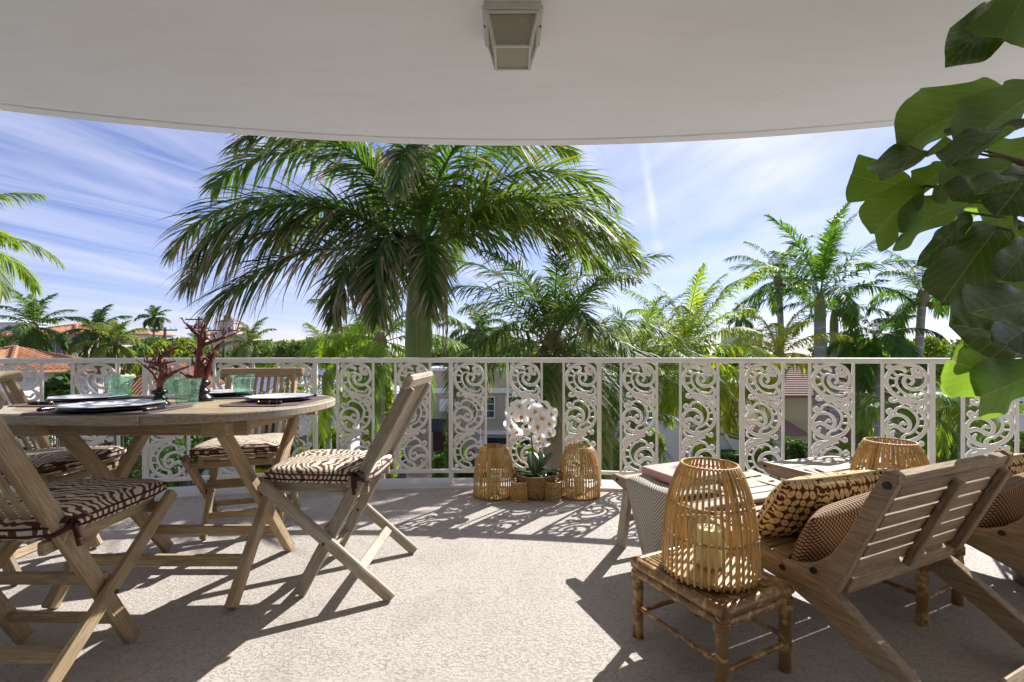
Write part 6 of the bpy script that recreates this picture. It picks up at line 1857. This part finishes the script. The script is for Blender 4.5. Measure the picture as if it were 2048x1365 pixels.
# ---------------------------------------------------------------- buildings
def part_box(name, parent, lo, hi, mat):
    mb = MB(); mb.box(lo, hi); return mb.build(name, mat, parent)
def window(parent, x0, x1, z0, z1, y, cols=2, rows=2, frame=M['trim'], louvre=False):
    """a window in a wall that faces -Y at local depth y"""
    w = part_box('window', parent, (x0, y - 0.05, z0), (x1, y - 0.005, z1), M['shutter'] if louvre else M['pane'])
    f = 0.07
    for a, b in (((x0 - f, z0 - f), (x1 + f, z0)), ((x0 - f, z1), (x1 + f, z1 + f)), ((x0 - f, z0), (x0, z1)), ((x1, z0), (x1 + f, z1))):
        part_box('frame', w, (a[0], y - 0.09, a[1]), (b[0], y + 0.01, b[1]), frame)
    if louvre:
        n = max(4, int((z1 - z0) / 0.14))
        for i in range(n):
            z = z0 + (z1 - z0) * (i + 0.5) / n
            mb = MB(); mb.add([(x0, y - 0.10, z - 0.05), (x1, y - 0.10, z - 0.05), (x1, y - 0.05, z + 0.03), (x0, y - 0.05, z + 0.03), (x0, y - 0.09, z - 0.06), (x1, y - 0.09, z - 0.06), (x1, y - 0.04, z + 0.02), (x0, y - 0.04, z + 0.02)], [(0, 1, 2, 3), (7, 6, 5, 4), (0, 4, 5, 1), (1, 5, 6, 2), (2, 6, 7, 3), (3, 7, 4, 0)]); mb.build('louvre', M['shutter'], w)
    for i in range(1, cols): x = x0 + (x1 - x0)*i/cols; part_box('glazing_bar', w, (x - 0.025, y - 0.075, z0), (x + 0.025, y - 0.052, z1), frame)
    if not louvre:
        for j in range(1, rows): z = z0 + (z1 - z0)*j/rows; part_box('glazing_bar', w, (x0, y - 0.070, z - 0.02), (x1, y - 0.053, z + 0.02), frame)
    return w
def hip_roof(name, parent, x0, x1, y0, y1, z, h, mat, tile=0.25, over=0.5, ridge=0.0, rows=True, shingle=False):
    """hipped roof whose slopes are laid with courses of barrel tiles"""
    x0 -= over; x1 += over; y0 -= over; y1 += over
    w, d = x1 - x0, y1 - y0; m = min(w, d) / 2
    if w >= d: r0, r1 = Vector((x0 + m, (y0+y1)/2, z + h)), Vector((x1 - m, (y0+y1)/2, z + h))
    else: r0, r1 = Vector(((x0+x1)/2, y0 + m, z + h)), Vector(((x0+x1)/2, y1 - m, z + h))
    c = [Vector((x0, y0, z)), Vector((x1, y0, z)), Vector((x1, y1, z)), Vector((x0, y1, z))]
    roof = None; mb = MB()
    if w >= d: faces = [(c[0], c[1], r1, r0), (c[2], c[3], r0, r1), (c[1], c[2], r1), (c[3], c[0], r0)]
    else: faces = [(c[1], c[2], r1, r0), (c[3], c[0], r0, r1), (c[0], c[1], r0), (c[2], c[3], r1)]
    for f in faces:
        o = len(mb.v); mb.v.extend([tuple(p) for p in f]); mb.f.append(tuple(range(o, o + len(f))))
    mb.add([tuple(p) for p in c] + [tuple(p - Vector((0, 0, 0.12))) for p in c], [(0, 4, 5, 1), (1, 5, 6, 2), (2, 6, 7, 3), (3, 7, 4, 0), (4, 7, 6, 5)])
    roof = mb.build(name, mat, parent)
    if rows:
        # half round tile columns running down each visible slope, clipped to it
        for f in faces:
            e0, e1 = f[0], f[1]; top = f[2:]
            ed = (e1 - e0); EL = ed.length; ed.normalize()
            up = (top[0] - e0); up = up - ed * up.dot(ed); SL = up.length; up.normalize(); nrm_ = ed.cross(up)
            if nrm_.y > 0.5: continue
            t0 = (top[-1] - e0).dot(ed); t1 = (top[0] - e0).dot(ed)
            if shingle:      # flat courses laid across the slope, each lapping the one below
                nc = max(4, int(SL / 0.26))
                for j in range(nc):
                    a0, a1 = j / nc, (j + 1.12) / nc
                    def xr(q_): return t0 * min(q_, 1), EL - (EL - t1) * min(q_, 1)
                    (l0, h0), (l1, h1) = xr(a0), xr(a1)
                    if h0 - l0 < 0.2: continue
                    pp = [e0 + ed*l0 + up*(SL*a0) + nrm_*0.055, e0 + ed*h0 + up*(SL*a0) + nrm_*0.055, e0 + ed*max(h1, l1 + 0.02) + up*(SL*min(a1, 1)) + nrm_*0.012, e0 + ed*l1 + up*(SL*min(a1, 1)) + nrm_*0.012]
                    qq = [p_ - nrm_*0.05 for p_ in pp]
                    mbq = MB(); mbq.add(pp + qq, [(0, 1, 2, 3), (7, 6, 5, 4), (0, 4, 5, 1), (1, 5, 6, 2), (2, 6, 7, 3), (3, 7, 4, 0)]); mbq.build('shingle_course', mat, roof)
                continue
            n = max(3, int(EL / tile)); mbt = None
            for i in range(n):
                s = EL * (i + 0.5) / n
                if s < t0: lim = SL * s / max(t0, 1e-6)
                elif s > t1: lim = SL * (EL - s) / max(EL - t1, 1e-6)
                else: lim = SL
                if lim < 0.15: continue
                pts = []; rad = []
                nst = max(2, int(lim / 0.42))
                for j in range(nst + 1):
                    q = e0 + ed * s + up * (lim * j / nst) + nrm_ * 0.01
                    pts.append(q); rad.append(tile * 0.36)
                    if j < nst: pts.append(e0 + ed * s + up * (lim * (j + 0.96) / nst) + nrm_ * 0.01); rad.append(tile * 0.29)
                mbq = MB(); mbq.tube(pts, rad, 6, True, 0.85, up=tuple(nrm_)); mbq.build('tile_course', mat, roof)
        hips = [(c[0], r0), (c[1], r1 if w >= d else r0), (r0, r1)] if w >= d else [(c[0], r0), (c[1], r0), (r0, r1)]
        for a, b in hips:
            mbq = MB(); L = (b - a).length; k = max(2, int(L / 0.4))
            pts = []; rad = []
            for j in range(k):
                pts += [a.lerp(b, j / k) + Vector((0, 0, 0.05)), a.lerp(b, (j + 0.95) / k) + Vector((0, 0, 0.05))]; rad += [tile*0.5, tile*0.4]
            if L > 0.2: mbq.tube(pts, rad, 7); mbq.build('ridge_tiles', mat, roof)
    return roof

def building(name, label, x, y, rz=0.0):
    return thing(name, label, 'building', (x, y, GZ), rz)
H0 = -GZ
def zpx(py, Y): return EYE + (HORIZ - py)/FPX*Y - GZ
def xpx(px, Y): return (px - CX)/FPX*Y

# cream house with louvred windows, far left
Y_ = 38.0
b = building('cream_house', 'cream stucco house with louvred windows and orange tile roof at far left', xpx(88, Y_), Y_)
part_box('wall', b, (-2.75, 0, 0), (2.75, 6, zpx(671, Y_)), M['stucco_cream'])
hip_roof('roof', b, -2.75, 2.75, 0, 6, zpx(671, Y_), 1.0, M['terracotta'], 0.32, 0.45)
window(b, -2.0, -0.35, zpx(713, Y_), zpx(676, Y_), 0, 3, 1, M['stucco_cream'], True)
window(b, 0.55, 2.05, zpx(713, Y_), zpx(678, Y_), 0, 3, 1, M['stucco_cream'], True)
part_box('pilaster', b, (-0.1, -0.12, 0), (0.4, 0.0, zpx(671, Y_)), M['stucco_cream'])
# orange barrel tile house, near left
Y_ = 21.0
b = building('tiled_house', 'white house with orange barrel tile roof behind the left chairs', -25.7, Y_ + 2.5)
part_box('wall', b, (-3.2, -2.4, 0), (2.2, 3.2, zpx(742, Y_)), M['stucco_white'])
hip_roof('roof', b, -3.2, 2.2, -2.4, 3.2, zpx(742, Y_), 1.12, M['terracotta'], 0.26, 0.55)
window(b, 0.7, 1.6, zpx(800, Y_), zpx(765, Y_), -2.4, 2, 2)
window(b, -2.2, -1.0, zpx(800, Y_), zpx(765, Y_), -2.4, 2, 2)
Y_ = 25.0
b = building('tiled_house', 'second orange tiled roof seen between railing posts left of the coral', xpx(300, Y_), Y_ + 3)
part_box('wall', b, (-3.0, -2.2, 0), (1.0, 3.0, zpx(800, Y_)), M['stucco_white'])
hip_roof('roof', b, -3.0, 1.0, -2.2, 3.0, zpx(800, Y_), 2.0, M['terracotta'], 0.22, 0.4)
# white roofed house
Y_ = 24.0
b = building('white_house', 'white house with white tile roof behind the chair facing the camera', xpx(560, Y_), Y_ + 3)
part_box('wall', b, (-4.4, -2.6, 0), (4.4, 4.0, zpx(800, Y_)), M['stucco_white'])
hip_roof('roof', b, -4.4, 4.4, -2.6, 4.0, zpx(800, Y_), 1.75, M['white_roof'], 0.30, 0.55)
for x0 in (-3.4, -1.2, 1.6, 3.0): window(b, x0, x0 + 0.9, zpx(870, Y_), zpx(825, Y_), -2.6, 2, 2)
part_box('annex', b, (1.0, -4.2, 0), (4.2, -2.61, zpx(842, Y_)), M['stucco_white'])
window(b, 1.6, 2.5, zpx(900, Y_), zpx(862, Y_), -4.2, 2, 2)
# beige building with white cornices
Y_ = 29.0
b = building('beige_building', 'beige flat roofed building with white cornice behind the floor lanterns', xpx(960, Y_), Y_)
zt = zpx(742, Y_)
part_box('wall', b, (-3.7, 0, 0), (4.6, 8, zt), M['stucco_beige'])
part_box('parapet_cap', b, (-3.85, -0.15, zt), (4.75, 8.1, zt + 0.18), M['trim'])
part_box('cornice', b, (-3.9, -0.22, zpx(786, Y_)), (4.8, -0.01, zpx(776, Y_)), M['trim'])
part_box('cornice', b, (-0.6, -0.25, zpx(868, Y_)), (4.8, -0.01, zpx(861, Y_)), M['trim'])
part_box('vent', b, (-2.0, -0.06, zpx(772, Y_)), (-1.75, -0.004, zpx(768, Y_)), M['pane'])
bay = part_box('bay_window', b, (-2.55, -0.45, zpx(822, Y_)), (-1.55, -0.004, zpx(798, Y_)), M['trim'])
for i in range(5): part_box('shutter_slat', bay, (-2.50, -0.48, zpx(820, Y_) + 0.14*i), (-1.60, -0.452, zpx(820, Y_) + 0.14*i + 0.08), M['stucco_white'])
mbx = MB(); z0, z1 = zpx(853, Y_), zpx(838, Y_)
mbx.add([(-3.2, -1.0, z0), (-1.8, -1.0, z0), (-1.8, -0.01, z1), (-3.2, -0.01, z1), (-3.2, -1.0, z0 - 0.2), (-1.8, -1.0, z0 - 0.2), (-1.8, -0.01, z0 - 0.2), (-3.2, -0.01, z0 - 0.2)], [(0, 1, 2, 3), (0, 4, 5, 1), (1, 5, 6, 2), (3, 7, 4, 0), (4, 7, 6, 5)]); mbx.build('awning', M['awning_dark'], b)
part_box('door', b, (-3.0, -0.08, zpx(903, Y_)), (-2.0, -0.004, zpx(855, Y_)), M['door_red'])
window(b, -0.4, 0.9, zpx(835, Y_), zpx(795, Y_), 0, 2, 3)
window(b, 1.7, 3.0, zpx(835, Y_), zpx(795, Y_), 0, 2, 3)
g_ = part_box('garage_opening_shade', b, (0.2, -0.06, 0.02), (3.2, -0.004, zpx(876, Y_)), M['pane'])  # dark sheet standing for the shade inside the garage opening
for x0 in (0.0, 3.2): part_box('pier', b, (x0, -0.16, 0), (x0 + 0.3, -0.008, zpx(870, Y_)), M['trim'])
# white flat roofed house right of centre
Y_ = 25.0
b = building('white_house', 'white flat roofed house behind the near footstool', xpx(1350, Y_), Y_)
zt = zpx(768, Y_)
part_box('wall', b, (-3.6, 0.6, 0), (2.5, 7, zt), M['stucco_white'])
part_box('roof_slab', b, (-4.1, -0.3, zt), (3.0, 7.4, zt + 0.42), M['trim'])
part_box('roof_deck', b, (-4.0, -0.2, zt + 0.421), (2.9, 7.3, zt + 0.47), M['white_roof'])
window(b, -1.4, 0.0, zpx(845, Y_), zpx(795, Y_), 0.6, 3, 4)
window(b, -3.2, -2.2, zpx(845, Y_), zpx(795, Y_), 0.6, 2, 4)
part_box('pillar', b, (0.75, 0.1, 0), (1.05, 0.5, zt), M['trim'])
part_box('air_conditioner', b, (1.45, 0.1, zpx(845, Y_)), (2.25, 0.598, zpx(800, Y_)), M['trim'])
# lattice fence
lat = thing('lattice_fence', 'white diagonal lattice fence below the feather palm', 'fence', (xpx(1225, 21.5), 21.0, GZ))
part_box('post', lat, (-1.7, -0.05, 0), (-1.6, 0.05, 2.4), M['trim']); part_box('post', lat, (1.6, -0.05, 0), (1.7, 0.05, 2.4), M['trim']); part_box('rail', lat, (-1.6, -0.04, 2.3), (1.6, 0.04, 2.4), M['trim']); part_box('rail', lat, (-1.6, -0.04, 0.1), (1.6, 0.04, 0.2), M['trim'])
for i in range(-9, 17):
    for s in (-1, 1):
        x0 = -1.6 + i * 0.2 if s > 0 else 1.6 - i * 0.2
        z0, z1 = 0.2, 2.3; a = Vector((x0, 0.012*s, z0)); d_ = Vector((s, 0, 1))
        k0, k1 = 0.0, z1 - z0
        lo_, hi_ = sorted((( -1.6 - x0)*s, (1.6 - x0)*s)); k0 = max(k0, lo_); k1 = min(k1, hi_)
        if k1 - k0 > 0.1: bar('lath', a + d_*k0, a + d_*k1, 0.03, 0.012, M['trim'], lat, up=(0, 1, 0), bev=0.002)
wl_ = thing('garden_wall', 'low white garden wall beyond the near footstool', 'wall', (xpx(1310, 21.3), 21.3, GZ))
part_box('wall', wl_, (-3.4, 0, 0), (3.1, 0.25, 1.55), M['stucco_white']); part_box('coping', wl_, (-3.45, -0.05, 1.551), (3.15, 0.30, 1.65), M['trim'])
# pale yellow house with red brown roof
Y_ = 27.0
b = building('yellow_house', 'pale yellow stucco house with red brown tile roof', xpx(1640, Y_), Y_ + 3)
zt = zpx(792, Y_)
part_box('wall', b, (-2.6, -2.6, 0), (3.6, 4.5, zt), M['stucco_yellow'])
hip_roof('roof', b, -2.6, 3.6, -2.6, 4.5, zt, 2.0, M['redbrown_tile'], 0.24, 0.55, shingle=True)
window(b, 0.15, 0.75, zpx(835, Y_), zpx(803, Y_), -2.6, 1, 2, M['stucco_yellow'])
window(b, 1.9, 2.5, zpx(835, Y_), zpx(808, Y_), -2.6, 1, 2, M['stucco_yellow'])
part_box('meter_box', b, (-2.3, -2.75, zpx(827, Y_)), (-1.95, -2.604, zpx(815, Y_)), M['stucco_beige'])
mbx = MB(); z0, z1 = zpx(866, Y_), zpx(838, Y_)
mbx.add([(-3.9, -4.1, z0), (-1.2, -4.1, z0), (-2.0, -2.61, z1), (-3.3, -2.61, z1), (-3.9, -2.61, z0), (-1.2, -2.61, z0)], [(0, 1, 2, 3), (0, 3, 4), (1, 5, 2), (0, 4, 5, 1)]); mbx.build('porch_roof', M['redbrown_tile'], b)
n_ = 12; arc_ = [(1.6 + 1.05*math.cos(math.pi*i/n_), zpx(862, Y_) + 0.85*math.sin(math.pi*i/n_)) for i in range(n_ + 1)]
mbx = MB(); mbx.prism(arc_, -3.5, -2.605, 'y'); mbx.build('arched_awning', M['redbrown_tile'], b)
part_box('garden_screen', b, (0.55, -3.3, 0), (2.65, -2.7, zpx(863, Y_)), M['redbrown_tile'])
# timber stair and deck
b = thing('timber_stair', 'brown timber deck and stair with white side wall left of the yellow house', 'stair', (xpx(1448, 23.5), 23.5, GZ))
Y_ = 23.5
part_box('deck', b, (-0.7, 0, zpx(835, Y_)), (1.0, 2.0, zpx(832, Y_)), M['deck_wood'])
for i in range(12): part_box('baluster', b, (-0.65 + i*0.145, -0.02, zpx(832, Y_)), (-0.60 + i*0.145, 0.03, zpx(806, Y_)), M['deck_wood'])
part_box('handrail', b, (-0.7, -0.04, zpx(806, Y_)), (1.0, 0.05, zpx(803, Y_)), M['deck_wood'])
for x0 in (-0.62, 0.9): part_box('post', b, (x0, 0.06, 0), (x0 + 0.12, 0.18, zpx(835, Y_) - 0.002), M['deck_wood'])
for i in range(5):
    z0 = zpx(862, Y_) - i*0.13 ; 
    bar('side_board', (-0.9, -0.30, zpx(838, Y_) - i*0.20), (2.2, -0.30, zpx(872, Y_) - i*0.20), 0.05, 0.17, M['deck_wood'], b)
mbx = MB(); mbx.prism([(-0.9, 0), (-0.9, zpx(862, Y_)), (2.3, zpx(897, Y_)), (2.3, 0)], -0.50, -0.36, 'y'); mbx.build('side_wall', M['stucco_white'], b)
mbx = MB(); bar('hand_bar', (-0.75, -0.65, zpx(835, Y_)), (0.35, -0.65, zpx(902, Y_)), 0.12, 0.14, M['trim'], b)
# white house at the right edge
Y_ = 25.0
b = building('white_house', 'white house with two pane window at the right edge', xpx(2085, Y_), Y_)
zt = zpx(770, Y_)
part_box('wall', b, (-2.5, 0, 0), (5, 6, zt), M['stucco_white']); part_box('eave', b, (-2.9, -0.5, zt), (5.4, 6.4, zt + 0.2), M['trim'])
window(b, -1.85, -0.4, zpx(826, Y_), zpx(803, Y_), 0, 2, 1); part_box('sill', b, (-2.0, -0.2, zpx(831, Y_)), (-0.2, -0.004, zpx(828.6, Y_)), M['trim'])
hip_roof('roof', b, -2.4, 4.9, 0, 6, zt + 0.201, 1.3, M['white_roof'], 0.3, 0.3)
# pink tower house far away
Y_ = 150.0
b = building('pink_tower', 'distant pink tower house with grey hipped roof and chimneys', xpx(452, Y_), Y_)
zt = zpx(646, Y_)
part_box('wall', b, (-2.5, 0, 0), (2.5, 5, zt), M['stucco_pink']); part_box('eave', b, (-2.8, -0.3, zt), (2.8, 5.3, zt + 0.35), M['trim'])
rf = hip_roof('roof', b, -2.5, 2.5, 0, 5, zt + 0.36, 1.8, M['slate'], 0.4, 0.3, rows=False)
for x0 in (-1.5, -0.2): part_box('chimney', rf, (x0, 1.2, zt + 0.8), (x0 + 0.7, 1.9, zt + 2.6), M['redbrown_tile'])
for x0 in (-1.8, 0.6): window(b, x0, x0 + 1.0, zt - 3.4, zt - 1.4, 0, 2, 2)
part_box('wing', b, (-6.0, 1.0, 0), (-2.51, 6, zpx(664, Y_)), M['stucco_pink'])
part_box('wing', b, (2.51, 1.0, 0), (7.0, 6, zpx(668, Y_)), M['stucco_pink'])
# small far roofs
for (px, py, Y_, w, lab, wm, rm) in ((265, 668, 70, 2.6, 'small far white house with orange roof above the green glasses', 'stucco_white', 'terracotta'), (640, 690, 45, 3.6, 'far house with pale orange roof behind the coconut fronds', 'stucco_white', 'terracotta'), (8, 645, 95, 4.0, 'far white building at the left edge of the horizon', 'stucco_white', 'white_roof'), (1495, 660, 90, 3.0, 'far building left of the tall royal palms', 'stucco_cream', 'redbrown_tile')):
    b = building('far_house', lab, xpx(px, Y_), Y_)
    zt = zpx(py, Y_); part_box('wall', b, (-w, 0, 0), (w, 5, zt), M[wm]); hip_roof('roof', b, -w, w, 0, 5, zt, 1.0, M[rm], 0.5, 0.3, rows=False)
    for x0 in (-w*0.6, w*0.2): window(b, x0, x0 + 0.9, zt - 1.9, zt - 0.6, 0, 2, 2)
# utility poles
for (px, py, Y_, lab, arms) in ((330, 655, 44, 'utility pole with two cross arms left of the large coral', 2), (398, 634, 46, 'utility pole rising behind the large coral', 2), (448, 655, 38, 'dark utility pole in front of the pink tower', 1)):
    t = thing('utility_pole', lab, 'utility pole', (xpx(px, Y_), Y_, GZ)); zt = zpx(py, Y_)
    mb = MB(); mb.tube([(0, 0, -0.1), (0, 0, zt)], [0.16, 0.12], 10); mb.build('pole', M['pole_wood'], t, True)
    for k in range(arms):
        part_box('cross_arm', t, (-1.3, -0.16, zt - 0.35 - 0.9*k), (1.3, -0.125, zt - 0.22 - 0.9*k), M['pole_wood'])
        for x0 in (-1.2, -0.7, 0.7, 1.2):
            mb = MB(); mb.lathe([(0.03, 0), (0.06, 0.05), (0.04, 0.12), (0.06, 0.17), (0, 0.22)], 8, (x0, -0.143, zt - 0.219 - 0.9*k)); mb.build('insulator', M['stucco_white'], t, True)
# yellow canopy below the balcony
Y_ = 22.6
t = thing('yellow_canopy', 'bright yellow fabric canopy on posts down by the road', 'canopy', (xpx(516, Y_), Y_, GZ))
mbx = MB(); z0 = zpx(951, Y_); z1 = zpx(921, Y_)
mbx.add([(-1.6, -0.9, z0), (0.7, -0.9, z0), (1.5, 1.0, z1), (-0.2, 1.0, z1), (-1.6, -0.9, z0 - 0.12), (0.7, -0.9, z0 - 0.12), (1.5, 1.0, z1 - 0.12), (-0.2, 1.0, z1 - 0.12)], [(0, 1, 2, 3), (7, 6, 5, 4), (0, 4, 5, 1), (1, 5, 6, 2), (2, 6, 7, 3), (3, 7, 4, 0)]); mbx.build('fabric', M['yellow'], t)
for (x0, y0, zz) in ((-1.4, -0.8, z0 - 0.12), (0.6, -0.8, z0 - 0.12), (-0.1, 0.9, z1 - 0.2), (1.35, 0.9, z1 - 0.2)):
    if zz > 0.05: mb = MB(); mb.tube([(x0, y0, 0), (x0, y0, zz)], 0.03, 8); mb.build('post', M['steel'], t)
